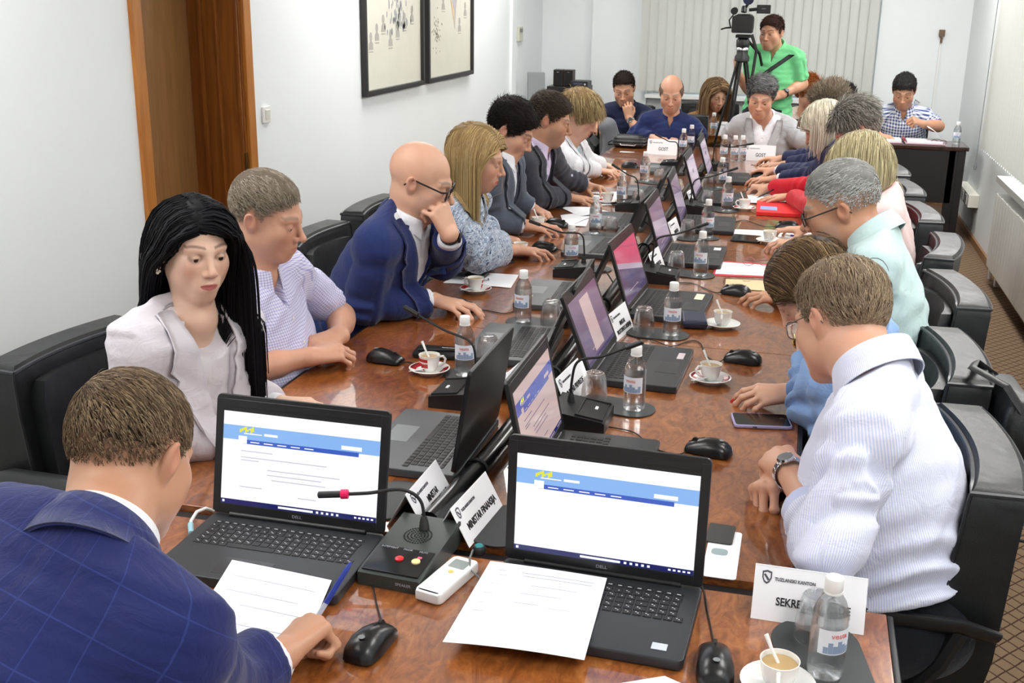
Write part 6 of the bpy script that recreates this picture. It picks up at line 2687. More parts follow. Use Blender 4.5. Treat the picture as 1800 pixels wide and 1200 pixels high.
# seated against the back wall, navy polo
POLO = cloth('navy_polo_pique', rgb(28, 34, 62))
GJ = cloth('grey_denim', rgb(120, 122, 128))
P = Person('man in navy polo and grey jeans, legs crossed, hand on chin, by the back wall', (-1.46, 9.42, .50), -70, aty(1097, 156, 9.30), -86, 22, 4, bare=True, sc=1.02, hs=1.1, res=.0048, cres=.010, skin='tan', neck=aty(1102, 188, 9.38), look=(0, 1, -.5),
           head_a=dict(col=(44, 36, 32), front=.066, ttop=.009, tside=.002, fade=.05, side=.012, nape=-.03, beard=.25, open=.3),
           arms={'L': armv(A(aty(1106, 208, 9.16)), (-.2, .06, 1), 'loose', (.2, -1, 0), e=A(aty(1124, 234, 9.12))), 'R': armv(A(aty(1050, 212, 9.1)), (.1, -.9, -.2), 'relax')})
P.build_body()
o, f = P.garment('polo_shirt', POLO, .010, .85, 1.08, neck_cut=.012, seed=161, vee=(P.L * .82, .02, P.L))
P.collar(POLO)
P.watch('L', M['chrome'], M['black'], .85, .032)
P.hair(n=2000, length=.022, w=.0026, comb=(0, .6, .5), lift=.35, seed=23)
P.trousers(GJ, knees=[A(aty(1068, 222, 8.98)), A(aty(1075, 252, 9.0))], ankles=[V3(-1.25, 8.95, .30), V3(-1.62, 9.0, .09)])

# woman behind the tripod
TAN = cloth('tan_top', rgb(176, 122, 66))
P = Person('woman with long brown hair in tan top, looking down behind the tripod', (-.78, 9.98, .52), -80, aty(1258, 166, 9.84), -58, 20, 0, bare=True, sc=.95, hs=1.08, res=.0048, cres=.010, fem=1, bust=.5, skin='light', neck=aty(1247, 200, 9.90), look=(0, 1, -.4), shw=.16,
           head_a=dict(col=(104, 80, 58), front=.062, ttop=.016, tside=.012, fade=.02, side=-.012, nape=-.07, jaw=.9, lips=(184, 100, 96), open=.4),
           arms={'R': arm(1262, 218, .78, (.6, -.8, 0), 'relax'), 'L': arm(1285, 218, .78, (.1, -.9, 0), 'relax')})
P.build_body()
o, f = P.garment('top', TAN, .008, .25, 1.0, neck_cut=-.02, scoop=.02, seed=171)
P.hair(n=2400, fall=.36, w=.0034, seed=24, part=.01, lift=.15, grav=.2, collide=f, steps=12, col2=(170, 136, 96), c2p=.4, taper=.5, comb=(0, -.4, -.1))
P.trousers(DARK)

# red-haired woman
CREAM = cloth('cream_top', rgb(232, 218, 206))
P = Person('woman with short red hair and dark glasses in cream top beyond the cameraman', (.03, 9.94, .52), -86, aty(1422, 163, 9.80), -48, 10, 0, bare=True, sc=.95, hs=1.06, res=.0048, cres=.010, fem=1, bust=.4, skin='ruddy', neck=aty(1414, 196, 9.86), shw=.16,
           head_a=dict(col=(142, 76, 36), front=.060, ttop=.026, tside=.016, fade=.02, side=-.012, nape=-.06, jaw=.9, lips=(180, 90, 86)),
           arms={'R': arm(1390, 225, .78, (.3, -.9, 0), 'relax'), 'L': arm(1440, 226, .78, (-.2, -.9, 0), 'relax')})
P.build_body()
o, f = P.garment('top', CREAM, .010, .9, 1.1, neck_cut=.0, seed=181, scoop=.01)
P.hair(n=2200, length=.06, w=.003, comb=(.2, -.2, -.2), lift=.3, seed=25, col2=(190, 110, 54), c2p=.4)
P.glasses(M['black'], .0245, .0175, fr=.0022)
P.trousers(DARK)

# dark-haired person at the far right
P = Person('person with dark cropped hair seen from behind, far right by the blind', (.27, 9.55, .52), 100, aty(1480, 180, 9.55), 140, 20, 0, sc=1.0, hs=1.08, res=.005, cres=.011, skin='ruddy', neck=aty(1486, 208, 9.5),
           head_a=dict(col=(40, 34, 34), front=.064, ttop=.028, tside=.008, fade=.02, side=-.006, nape=-.055),
           arms={'R': armv((.45, 9.8, .78), (.2, .9, 0), 'relax'), 'L': armv((.05, 9.8, .78), (.2, .9, 0), 'relax')})
P.build_body()
o, f = P.garment('jumper', cloth('dark_jumper', rgb(40, 42, 50)), .016, 1.9, 1.15, neck_cut=.01, seed=191)
P.hair(n=1800, length=.04, w=.003, comb=(0, .4, .6), lift=.4, seed=26)
P.trousers(DARK)

# man at the dark desk
GING = cloth('blue_gingham_cotton', rgb(232, 236, 242), 'check', rgb(58, 74, 128), .022, .5)
P = Person('man with cropped dark hair in blue checked shirt turning a page at the dark desk', (.80, 9.92, .54), -90, aty(1589, 160, 9.66), -96, 26, 0, bare=True, sc=1.06, hs=1.1, res=.0046, cres=.009, skin='tan', neck=aty(1588, 194, 9.72), look=(0, 1, -.5), girth=1.1,
           head_a=dict(col=(46, 42, 42), front=.056, ttop=.012, tside=.004, fade=.04, side=.004, nape=-.04, beard=.2, open=.3),
           arms={'L': armv(A(aty(1622, 218, 9.50)), (-.75, -.4, .35), 'fist', (.2, -.4, .8), e=A(aty(1650, 222, 9.66))), 'R': armv(A(aty(1545, 238, 9.48)), (.6, -.7, 0), 'relax', e=A(aty(1530, 222, 9.75)))})
P.build_body()
o, f = P.garment('shirt', GING, .010, .85, 1.08, neck_cut=.012, seed=201, vee=(P.L * .84, .02, P.L), amp=.005)
P.collar(GING)
P.placket(M['black'], f, .1, P.L * .74, n=4)
P.hair(n=2400, length=.024, w=.0026, comb=(.3, .8, .2), lift=.3, seed=27)
P.trousers(DARK)

# cameraman, standing
GREEN = cloth('green_polo_pique', rgb(112, 198, 136), rough=.8)
P = Person('standing cameraman in bright green polo shirt with black strap across chest', (-.27, 9.06, .95), -98, aty(1356, 58, 8.98), -112, 6, 0, bare=True, sc=1.04, hs=1.02, res=.0044, cres=.009, skin='tan', neck=aty(1362, 86, 9.06), look=(0, 1, 0), girth=1.05,
           head_a=dict(col=(60, 40, 32), front=.066, ttop=.012, tside=.004, fade=.04, side=.004, nape=-.045, open=.45, beard=.15),
           arms={'R': armv(A(aty(1296, 128, 8.86)), (-.15, -.35, .9), 'loose', (-.9, -.4, .1), e=A(aty(1318, 158, 9.0))), 'L': armv(A(aty(1376, 166, 8.88)), (-.9, -.3, -.1), 'relax', (0, -.8, .5), e=A(aty(1410, 148, 9.06)))})
P.build_body()
o, f = P.garment('polo_shirt', GREEN, .010, .85, 1.08, neck_cut=.012, seed=211, vee=(P.L * .80, .022, P.L), amp=.006, fold=.006, hem=-.14)
P.collar(GREEN)
P.watch('L', M['black'], M['black'], .9, .032)
P.hair(n=2400, length=.03, w=.0026, comb=(.4, .5, .2), lift=.25, seed=28)
pts = np.array([P.hip + P.Rt @ V3(.145 * (2 * t - 1) * -1 * 1.0, 0, .22 + (P.L - .22 - .03) * t) for t in np.linspace(0, 1, 14)])
rows = []
for p in pts:
    rows.append([p + P.rt * d for d in (-.022, -.007, .007, .022)])
G = np.array(rows)
Sg = P.surf(f, G.reshape(-1, 3), P.ft, .3, .006).reshape(G.shape)
P.strip('shoulder_strap', Sg, M['black_soft'], .004)
P.trousers(DARK, knees=[V3(-.38, 9.04, .52), V3(-.16, 9.05, .52)], ankles=[V3(-.40, 9.10, .09), V3(-.14, 9.10, .09)])
# ================================================================ papers, cards and small things on the table
def sheet(mb, c, z, bow=.0, th=.0006, n=8):
    """four corners (a,b,c,d round the sheet) given as points; slight bow"""
    a, b, c_, d = [Vector(p) for p in c]
    top, bot = [], []
    for i in range(n + 1):
        for j in range(n + 1):
            u, v = i / n, j / n
            p = (a * (1 - u) + b * u) * (1 - v) + (d * (1 - u) + c_ * u) * v
            p = p + Vector((0, 0, bow * (4 * u * (1 - u)) * (.3 + .7 * v)))
            top.append(p + Vector((0, 0, th)))
            bot.append(p)
    N = n + 1
    fs = []
    for i in range(n):
        for j in range(n):
            q = (i * N + j, (i + 1) * N + j, (i + 1) * N + j + 1, i * N + j + 1)
            fs.append(q)
            fs.append(tuple(N * N + k for k in reversed(q)))
    for k in range(n):
        for a_, b_ in ((k * N, (k + 1) * N), (k * N + n, (k + 1) * N + n), (k, k + 1), (n * N + k, n * N + k + 1)):
            fs.append((a_, b_, N * N + b_, N * N + a_))
    return mb.add(top + bot, fs)


def paper(label, px4, zs, bow=0.0, lines=None, group=None, mat=None, cat='paper'):
    cs = [at(p[0], p[1], z) for p, z in zip(px4, zs if isinstance(zs, (list, tuple)) else [zs] * 4)]
    o0 = cs[0].copy()
    t = thing('paper_sheet', label, cat, tuple(o0), 0, group)
    mb = MB()
    sheet(mb, [c - o0 for c in cs], 0, bow)
    mb.build('sheet', mat or M['paper'], t)
    if lines:
        m2 = MB()
        R = random.Random(len(label))
        a, b, c, d = [c - o0 for c in cs]
        for u0, u1, v in lines:
            for v_, dv in ((v, .006),):
                P = []
                n = 6
                for k in range(n):
                    for vv in (v_, v_ + dv):
                        u = u0 + (u1 - u0) * k / (n - 1)
                        p = (a * (1 - u) + b * u) * (1 - vv) + (d * (1 - u) + c * u) * vv
                        P.append(p + Vector((0, 0, bow * (4 * u * (1 - u)) * (.3 + .7 * vv) + .0012)))
                m2.add(P, [(2 * k, 2 * k + 2, 2 * k + 3, 2 * k + 1) for k in range(n - 1)])
        m2.build('printed_lines', M['ink_faint'], t, smooth=0)
    return t


M['ink_faint'] = plain('faint_ink', rgb(186, 188, 206), 0.8)
R = random.Random(4)
LN = [(.10, .18, .10), (.12, .2, .16), (.10, .17, .28), (.08, .16, .40), (.08, .15, .52), (.08, .17, .62), (.30, .92, .10), (.32, .9, .14), (.42, .8, .25), (.34, .55, .48), (.62, .8, .50), (.36, .7, .36)]
paper('white printed sheet lying over the left half of the right front laptop keyboard', [(862, 986), (1067, 1016), (1027, 1160), (778, 1128)], [.784, .776, .776, .775], .004, LN)
paper('white printed sheet under the pen hand of the man in navy check jacket', [(408, 984), (583, 1020), (505, 1205), (300, 1160)], [.776, .776, .755, .755], .002, [(.1, .9, .15), (.1, .8, .3), (.3, .9, .42), (.1, .9, .6), (.2, .85, .75)])
paper('blank white sheet under the wallet between the bald man and blonde woman', [(806, 477), (912, 483), (898, 506), (779, 497)], .7515, .002)
paper('white sheets in front of the grey-suited man, nearer of two', [(985, 378), (1040, 372), (1030, 398), (992, 397)], .7515, .002)
paper('white curling sheet in front of the charcoal-suited man\'s hand', [(985, 364), (1036, 364), (1088, 376), (1018, 380)], [.755, .757, .762, .752], .006)
paper('white sheet under the small cup before the charcoal-suited man', [(1040, 338), (1088, 337), (1085, 360), (1045, 362)], .7515, .001)
paper('white sheets under the hand with the red sleeve', [(1312, 340), (1395, 344), (1392, 362), (1318, 356)], .7545, .002)
paper('white sheet beyond the black tablet on the right', [(1292, 403), (1405, 408), (1400, 425), (1288, 417)], .7515, .001)
paper('corner of a white sheet at the bottom edge, near the camera', [(1010, 1214), (1168, 1188), (1230, 1215), (1120, 1260)], .7515, .0)

# red-edged paper in its folder with spectacles on it
t = thing('document_folder', 'thin red folder holding white paper, on the right side by the bottle', 'folder', tuple(at(1300, 472, .751)), 0)
o0 = at(1300, 472, .751)
mb = MB()
sheet(mb, [at(p[0], p[1], .751) - o0 for p in ((1261, 458), (1352, 464), (1348, 488), (1252, 484))], 0)
mb.build('cover', plain('red_folder_card', rgb(204, 40, 58), .5), t)
mb = MB()
sheet(mb, [at(p[0], p[1], .7525) - o0 for p in ((1263, 460), (1350, 466), (1347, 485), (1257, 481))], 0)
mb.build('paper', M['paper'], t)
t = thing('folded_spectacles', 'pale red spectacles lying on the red-edged white paper', 'glasses', tuple(at(1330, 467, .7545)), .2)
mb = MB()
for g in (-1, 1):
    mb.tube([(g * .034 + .026 * math.cos(k * math.pi / 8), 0, .019 + .018 * math.sin(k * math.pi / 8)) for k in range(17)], .0014, 6)
mb.tube([(-.009, 0, .024), (.009, 0, .024)], .0014, 6)
mb.build('rims', plain('rose_frame', rgb(166, 104, 106), .3), t)
mb = MB()
mb.tube([(-.060, 0, .026), (-.058, .07, .012), (.03, .09, .002)], .0013, 6)
mb.tube([(.060, 0, .026), (.058, .06, .012), (-.04, .08, .002)], .0013, 6)
mb.build('temples', plain('rose_frame_arm', rgb(150, 96, 98), .3), t)
t = thing('envelope', 'beige paper envelope beyond the mouse hand, right side', 'envelope', tuple(at(1312, 500, .751)), 0)
o0 = at(1312, 500, .751)
mb = MB()
sheet(mb, [at(p[0], p[1], .751) - o0 for p in ((1276, 491), (1352, 494), (1350, 512), (1274, 506))], 0, 0, .002)
mb.build('body', plain('manila_paper', rgb(214, 196, 154), .7), t)
mb = MB()
sheet(mb, [at(p[0], p[1], .7535) - o0 for p in ((1304, 491), (1322, 492), (1317, 495), (1308, 495))], 0, 0, .0008)
mb.build('flap', plain('manila_flap', rgb(196, 178, 138), .7), t)
# big red folder
t = thing('ring_binder', 'bright red folder with blue and white spine label on the right side', 'folder', tuple(at(1378, 366, .752)), 0)
o0 = at(1378, 366, .751)
mb = MB()
z0, z1 = .751, .768
lo_ = [at(p[0], p[1], z0) - o0 for p in ((1329, 378), (1440, 384), (1440, 362), (1330, 358))]
up_ = [at(p[0], p[1] - 3, z1) - o0 for p in ((1329, 375), (1440, 381), (1440, 359), (1331, 357))]
mb.loft([lo_, [a + Vector((0, 0, z1 - z0)) for a in lo_]])
mb.build('cover', plain('red_binder_board', rgb(222, 42, 48), .4), t)
mb = MB()
q = [at(p[0], p[1], z1) - o0 for p in ((1336, 368), (1366, 370), (1366, 364), (1337, 362))]
mb.loft([[a + Vector((0, 0, .0004)) for a in q], [a + Vector((0, 0, .0012)) for a in q]])
mb.build('spine_label', plain('label_blue_white', rgb(150, 164, 220), .5), t)

# tablet, phones, wallets, cases
def flatbox(name, label, cat, px4, z, h, mat, bev=.003):
    c = [at(p[0], p[1], z) for p in px4]
    ctr = sum(c, Vector()) / 4
    e = c[1] - c[0]
    w = ((c[1] - c[0]).length + (c[2] - c[3]).length) / 2
    d = ((c[3] - c[0]).length + (c[2] - c[1]).length) / 2
    t = thing(name, label, cat, (ctr.x, ctr.y, z), math.atan2(e.y, e.x))
    MB().slab(rrect(w, d, min(w, d) * .12), 0, h, bev).build('body', mat, t)
    return t, w, d


gl = plain('dark_glass', rgb(10, 11, 13), .08)
t, w, d = flatbox('tablet', 'black tablet lying by the white sheet, right side', 'tablet', [(1283, 424), (1336, 428), (1338, 417), (1290, 413)], .7512, .008, M['black'])
MB().slab(rrect(w * .9, d * .86, .004), .008, .0086, .0003).build('screen', gl, t)
t, w, d = flatbox('mobile_phone', 'phone in lilac case lying before the hand with red nails', 'phone', [(1288, 752), (1391, 756), (1386, 733), (1286, 730)], .7512, .009, plain('lilac_case', rgb(156, 150, 190), .4), .003)
MB().slab(rrect(w * .94, d * .90, .008), .0088, .0096, .0003).build('screen', gl, t)
MB().box((-w * .15, -d / 2, .005), (.012, .002, .003), .001).build('side_button', M['black'], t)
MB().slab(rrect(.012, .012, .003, cx=w * .36, cy=d * .1), .0094, .0099, .0002).build('camera_bump', M['black'], t)
t, w, d = flatbox('mobile_phone', 'black phone lying left of the blonde woman\'s coffee cup', 'phone', [(838, 460), (880, 470), (901, 460), (860, 451)], .7512, .009, M['black'], .003)
MB().slab(rrect(w * .92, d * .9, .008), .0088, .0094, .0003).build('screen', gl, t)
t, w, d = flatbox('wallet', 'black leather key wallet lying on the white sheet', 'wallet', [(817, 491), (852, 494), (856, 483), (823, 480)], .7535, .016, M['leather'], .005)
MB().box((0, -d / 2, .008), (w * .96, .002, .002)).build('zip', M['chrome'], t)
k = MB()
k.tube([(w * .45, -d * .3, .006), (w * .62, -d * .5, .003), (w * .8, -d * .4, .002), (w * .7, -d * .2, .003)], .003, 6)
k.build('key_ring', M['chrome'], t)
t, w, d = flatbox('glasses_case', 'navy spectacle case right of the bottle on the right side', 'case', [(1196, 578), (1240, 580), (1243, 562), (1200, 558)], .7512, .03, plain('navy_case', rgb(30, 38, 62), .4), .012)
MB().box((0, 0, .017), (w * 1.005, d * 1.005, .0015)).build('lid_gap', M['black_soft'], t)
t, w, d = flatbox('pencil_case', 'black folding case with pens behind the red and white cup', 'case', [(727, 629), (808, 634), (810, 618), (733, 612)], .7512, .016, M['leather'], .006)
MB().tube([(-w * .4, -d * .2, .019), (w * .45, -d * .05, .019)], .0045, 10).build('pen', M['black'], t)
MB().tube([(w * .1, -d * .02, .024), (w * .42, -d * .02, .024)], .0016, 6).build('clip', M['chrome'], t)
t, w, d = flatbox('leaflet', 'printed leaflet with grey picture, right of the front right laptop', 'leaflet', [(1232, 1012), (1290, 1020), (1308, 938), (1250, 930)], .7512, .0016, M['paper'], .0005)
mb = MB()
mb.slab(rrect(w * .5, d * .14, .01, cx=-w * .1, cy=d * .02), .0016, .0018, .0001)
mb.build('printed_picture', plain('leaflet_grey', rgb(150, 168, 170), .6), t)
flatbox('card_box', 'dark grey card lying across the leaflet, right front', 'card', [(1240, 952), (1288, 959), (1293, 925), (1246, 921)], .7534, .003, plain('charcoal_card', rgb(52, 52, 50), .6), .0008)

# air conditioner remote control
o0 = at(787, 1028, TZ)
e = at(822, 998, TZ) - at(755, 1056, TZ)
t = thing('remote_control', 'white remote control with grey display between the front laptops', 'remote control', (o0.x, o0.y, TZ + .0005), math.atan2(e.y, e.x))
MB().slab(rrect(.152, .056, .012), 0, .022, .005).build('body', M['white_plastic'], t)
MB().slab(rrect(.032, .034, .003, cx=.044), .0215, .0226, .0003).build('display', plain('lcd_grey', rgb(128, 138, 136), .3), t)
MB().lathe([(0, .0215), (.0055, .0215), (.0048, .0236), (0, .0238)], 14, c=(.012, .0, 0)).build('orange_button', plain('orange_button', rgb(240, 190, 96), .4), t)
MB().box((-.07, 0, .012), (.014, .050, .02), .004).build('end_cap', plain('cap_white', rgb(220, 220, 220), .4), t)

# blue ballpoint in the hand of the man in front
def pen(label, a, b, mats):
    a, b = Vector(a), Vector(b)
    t = thing('ballpoint_pen', label, 'pen', tuple(a), 0)
    v = b - a
    MB().tube([Vector(), v * .06, v * .1, v * .62], [.001, .0026, .0042, .0044], 12).build('barrel', mats[0], t)
    MB().tube([v * .60, v * .92, v * .97, v], [.0048, .0048, .0035, .0022], 12).build('cap', mats[1], t)
    s = v.cross(Vector((0, 0, 1))).normalized() * .0055
    MB().tube([v * .64 + s, v * .93 + s], .0012, 6).build('clip', mats[1], t)
    return t


bl = plain('pen_blue', rgb(40, 62, 160), .25)
w_ = P1.arms['R']
p_in = Vector(w_['W'] + w_['Hm'] @ V3(.100, .040, -.03) * P1.sc)
tip = aty(617, 988, p_in.y + .075)
pen('blue and clear pen held by the man in navy check jacket', p_in - (tip - p_in) * .35, tip, (plain('clear_pen_barrel', rgb(196, 204, 224), .2), bl))
pen('purple pen on the white sheet beside the tablet', at(1372, 411, .757), at(1402, 415, .757), (M['white_plastic'], plain('pen_purple', rgb(84, 50, 140), .3)))
pen('dark pen held over the red folder papers', at(1330, 348, .775), at(1392, 316, .84), (M['black'], M['chrome']))

# white adapter lead and a green plug on the head table
t = thing('adapter_cable', 'white adapter lead curled at the left front laptop hinge', 'cable', tuple(at(345, 910, TZ)), 0)
o0 = at(345, 910, TZ)
mb = MB()
mb.tube([at(375, 898, .757) - o0, at(362, 893, .775) - o0, at(346, 899, .775) - o0, at(336, 915, .762) - o0, at(335, 925, .758) - o0], .0035, 8)
mb.build('lead', M['white_plastic'], t)
mb = MB()
mb.tube([at(335, 921, .758) - o0, at(336, 937, .757) - o0], [.006, .0055], 10)
mb.build('plug', plain('pale_blue_plug', rgb(150, 196, 208), .4), t)
t = thing('cable_plug', 'dark plug with teal face on the black strip behind the remote', 'plug', tuple(at(842, 972, TZ)), 0)
MB().lathe([(0, 0), (.014, 0), (.015, .01), (.011, .016), (0, .017)], 16).build('body', M['black'], t)
MB().lathe([(0, .0168), (.009, .0165), (.007, .019), (0, .0195)], 14).build('face', plain('teal_face', rgb(36, 130, 136), .3), t)
o0 = at(842, 972, TZ)
MB().tube([Vector((-.012, 0, .008)), at(826, 980, .775) - o0, at(826, 1000, .77) - o0, at(850, 1022, .755) - o0, at(835, 1045, .754) - o0], .002, 6).build('lead', M['grey_plastic'], t)


# ---------------------------------------------------------------- name cards
def name_card(label, x, y, deg, lines, w=.21, h=.105, base=.085, size=.026, z=TZ, emblem=True, sq=1.0):
    t = thing('name_card', label, 'name card', (x, y, z + .0005), math.radians(deg), 'white tent name cards')
    sl = math.atan2(base / 2, h)
    L = math.hypot(base / 2, h)
    mb = MB()
    th = .0012
    for s in (-1, 1):
        a, b = Vector((0, s * base / 2, 0)), Vector((0, 0, h))
        n = Vector((0, s * math.cos(sl), math.sin(sl))) * th
        mb.loft([[Vector((sx * w / 2, 0, 0)) + q for q in (a, b, b - n, a - n)] for sx in (-1, 1)])
    mb.build('folded_card', M['paper_card'], t)
    F = Matrix.Translation((0, -base / 2, 0)) @ Matrix.Rotation(math.pi / 2 - sl, 4, 'X')
    m2 = MB()
    n = len(lines)
    for i, s in enumerate(lines):
        put_text(m2, s, size, F @ Matrix.Translation((0.008, L * (.36 if n == 1 else .46 - .24 * i), .0006)), .78 * sq, bold=.0004)
    m2.build('lettering', M['ink'], t, smooth=0)
    if emblem:
        m2 = MB()
        X = -w / 2 + .022
        sh = [(-.0085, .010), (0, .0125), (.0085, .010), (.0085, -.001), (.005, -.009), (0, -.0125), (-.005, -.009), (-.0085, -.001)]
        ring = [(F @ Vector((X + a, L * .78 + b, .0006))) for a, b in sh]
        inn = [(F @ Vector((X + a * .72, L * .78 + b * .72, .0006))) for a, b in sh]
        m2.add(ring + inn, [(i, (i + 1) % 8, 8 + (i + 1) % 8, 8 + i) for i in range(8)])
        m2.add([F @ Vector((X + a, L * .78 + b, .0007)) for a, b in ((-.006, .004), (-.003, .006), (.005, -.004), (.002, -.007))], [(0, 1, 2, 3)])
        put_text(m2, 'TUZLANSKI KANTON', .0085, F @ Matrix.Translation((X + .014, L * .76, .0006)), .85, align='L', bold=.0002)
        m2.build('emblem', M['ink_mid'], t, smooth=0)
    return t


M['paper_card'] = plain('white_card', rgb(240, 240, 244), 0.6)
M['ink_mid'] = plain('mid_grey_ink', rgb(78, 78, 86), 0.7)
name_card('white card reading SEKRETAR VLADE at the right front corner', .088, 1.853, -1, ['SEKRETAR VLADE'], .195, .088, .085, .020, sq=1.05)
name_card('white card reading MINISTAR FINANSIJA behind the console microphone', -.604, 2.03, 85, ['MINISTAR FINANSIJA'], .20, .078, .085, .0215, sq=1.0)
name_card('white card reading MINISTAR PRAVOSUDA I UPRAVE left of the tube end', -.720, 2.065, 89, ['MINISTAR', 'PRAVOSUĐA I UPRAVE'], .19, .078, .085, .0205, sq=.85)
name_card('white two-line card beyond the pale page screen, left of the tube', -.705, 2.83, 84, ['PREDSJEDNIK', 'TMTK'], .19, .085, .085, .022)
name_card('white card reading MINISTAR PRIVREDE behind the front upturned tumbler', -.565, 2.845, 84, ['MINISTAR PRIVREDE'], .20, .085, .07, .022)
name_card('white two-line card beside the mat before the pink screen', -.535, 3.50, 82, ['MINISTAR', 'PROSTORNOG UREĐENJA'], .19, .085, .07, .02, sq=.8)
name_card('white card behind the third tumbler of the right row', -.535, 4.42, 84, ['MINISTAR'], .17, .085, .07, .022)
name_card('white card by the fourth tumbler of the right row', -.54, 5.10, 84, ['MINISTAR'], .17, .085, .07, .022)
name_card('white card between the lids, left of the tube, by the bald man\'s laptop', -.70, 3.56, 84, ['UR', 'POLITIKE'], .17, .085, .07, .022)
name_card('white card standing by the gooseneck near the red folder', -.545, 5.98, 84, ['MINISTAR'], .17, .085, .07, .022)
a = at(1163, 272, TZ)
name_card('white card reading GOST before the balding guest in navy shirt', a.x, a.y + .04, -2, ['GOST'], .215, .105, .08, .034)
a = at(1334, 283, TZ)
name_card('white card reading GOST before the grey-haired guest in pale blazer', a.x, a.y + .04, -1, ['GOST'], .215, .105, .08, .034)

# ---------------------------------------------------------------- bags
t = thing('handbag', 'black soft zipped pouch bag on the far left corner of the table', 'bag', (-1.22, 8.30, TZ + .001), -.05)
rings = []
for z, w, d in ((0, .22, .13), (.02, .25, .16), (.05, .25, .16), (.075, .23, .13), (.09, .20, .09)):
    rings.append([(x, y, z) for x, y in rrect(w, d, .045, 6)])
MB().loft(rings).build('body', M['leather'], t, smooth=60)
for z, r in ((.028, .128), (.05, .128), (.07, .122)):
    MB().tube([(x, y, z) for x, y in rrect(r * 2 - .004, .162 if z < .06 else .14, .045, 6) + rrect(r * 2 - .004, .162 if z < .06 else .14, .045, 6)[:1]], .004, 6).build('seam', M['piping'], t)
mb = MB()
mb.tube([(-.06, -.083, .03), (-.05, -.092, .022), (.05, -.092, .022), (.06, -.083, .03)], .004, 6)
mb.build('handle', M['chrome'], t)
MB().tube([(-.12, 0, .05), (-.16, -.03, .03), (-.17, .02, .008), (-.14, .06, .005)], .005, 6).build('strap', M['leather'], t)
t = thing('shoulder_bag', 'black leather shoulder bag hanging on the corner of a right row chair', 'bag', (.56, 2.80, .72), math.radians(4))
rings = []
for z, w, d in ((0, .05, .22), (.03, .075, .26), (.10, .085, .27), (.16, .075, .25), (.19, .045, .22)):
    rings.append([(x, y, z) for x, y in rrect(w, d, .02, 5)])
MB().loft(rings).build('body', M['leather'], t, smooth=60)
MB().tube([(0, -.12, .17), (-.04, -.10, .225), (-.10, 0, .235), (-.07, .10, .22), (0, .11, .17)], .012, 8, flat=.3).build('carry_strap', M['leather'], t)
MB().tube([(.02, -.13, .16), (.05, -.15, .10), (.06, -.12, -.16), (.05, 0, -.22), (.05, .12, -.10), (.03, .13, .1)], .010, 8, flat=.35).build('long_strap', M['leather'], t)

# ================================================================ the far end of the room
# dark desk with open binder
t = thing('desk', 'dark brown desk with modesty panel in the far right corner', 'desk', (.86, 9.48, 0))
MB().box((0, 0, .728), (.84, .42, .03), .004).build('desk_top', M['desk_top'], t)
MB().box((-.03, -.185, .505), (.72, .02, .41), .002).build('modesty_panel', M['desk'], t)
MB().box((.375, -.02, .355), (.055, .36, .71), .003).build('side_panel', M['desk'], t)
MB().box((-.39, -.02, .355), (.03, .36, .71), .003).build('side_panel', M['desk'], t)
MB().box((.315, -.185, .355), (.07, .02, .71), .002).build('front_post', M['desk'], t)
t = thing('open_binder', 'open binder of white pages on the dark desk', 'binder', (.80, 9.43, .744), 0)
mb = MB()
mb.box((-.16, 0, .004), (.30, .22, .008), .002)
mb.box((.16, 0, .004), (.30, .22, .008), .002)
mb.build('cover', plain('pink_binder_board', rgb(186, 150, 158), .5), t)
for s in (-1, 1):
    MB().slab(rrect(.27, .20, .004, cx=s * .155), .008, .028, .003).build('page_block', M['paper'], t)
mb = MB()
P_ = []
for k in range(8):
    u = k / 7
    P_.append([Vector((.30 - .13 * u, y, .03 + .15 * u - .05 * u * u)) for y in (-.10, .10)])
mb.add([p for r in P_ for p in r] + [p + Vector((.0, 0, .001)) for r in P_ for p in r], [(2 * k, 2 * k + 1, 2 * k + 3, 2 * k + 2) for k in range(7)] + [(16 + 2 * k, 16 + 2 * k + 2, 16 + 2 * k + 3, 16 + 2 * k + 1) for k in range(7)] + [(0, 16, 17, 1), (14, 15, 31, 30)])
mb.build('turned_page', M['paper'], t)
MB().tube([(0, -.09, .03), (0, 0, .034), (0, .09, .03)], .009, 8).build('ring_spine', plain('red_spine', rgb(168, 60, 70), .4), t)
put_bottle((1.20, 9.45, .744), 'clear water bottle alone at the right end of the dark desk')
t = thing('folded_spectacles', 'folded dark red spectacles beside the bottle on the dark desk', 'glasses', (1.06, 9.36, .745), .1)
mb = MB()
for g in (-1, 1):
    mb.tube([(g * .034 + .026 * math.cos(k * math.pi / 6), 0, .019 + .018 * math.sin(k * math.pi / 6)) for k in range(13)], .0022, 6)
mb.build('rims', plain('dark_red_frame', rgb(120, 40, 36), .3), t)
mb = MB()
mb.tube([(-.060, 0, .026), (-.055, .09, .012)], .002, 6)
mb.tube([(.060, 0, .026), (.058, .09, .02)], .002, 6)
mb.build('temples', plain('dark_frame_arm', rgb(60, 44, 44), .3), t)

# back-row table behind the tripod
t = thing('side_table', 'narrow wooden table behind the tripod in front of the far blind', 'table', (-.36, 9.50, 0))
MB().box((0, 0, .728), (1.15, .32, .03), .004).build('tabletop', M['burl'], t)
for sx in (-1, 1):
    for sy in (-1, 1):
        MB().box((sx * .52, sy * .12, .356), (.045, .045, .712), .003).build('leg', M['desk'], t)
a = at(1256, 224, TZ)
put_bottle((-.70, 9.42, .744), 'clear water bottle on the narrow table behind the tripod')
name_card('white card reading GOST on the narrow table behind the tripod legs', -.58, 9.44, -2, ['GOST'], .215, .105, .08, .034, z=.743)

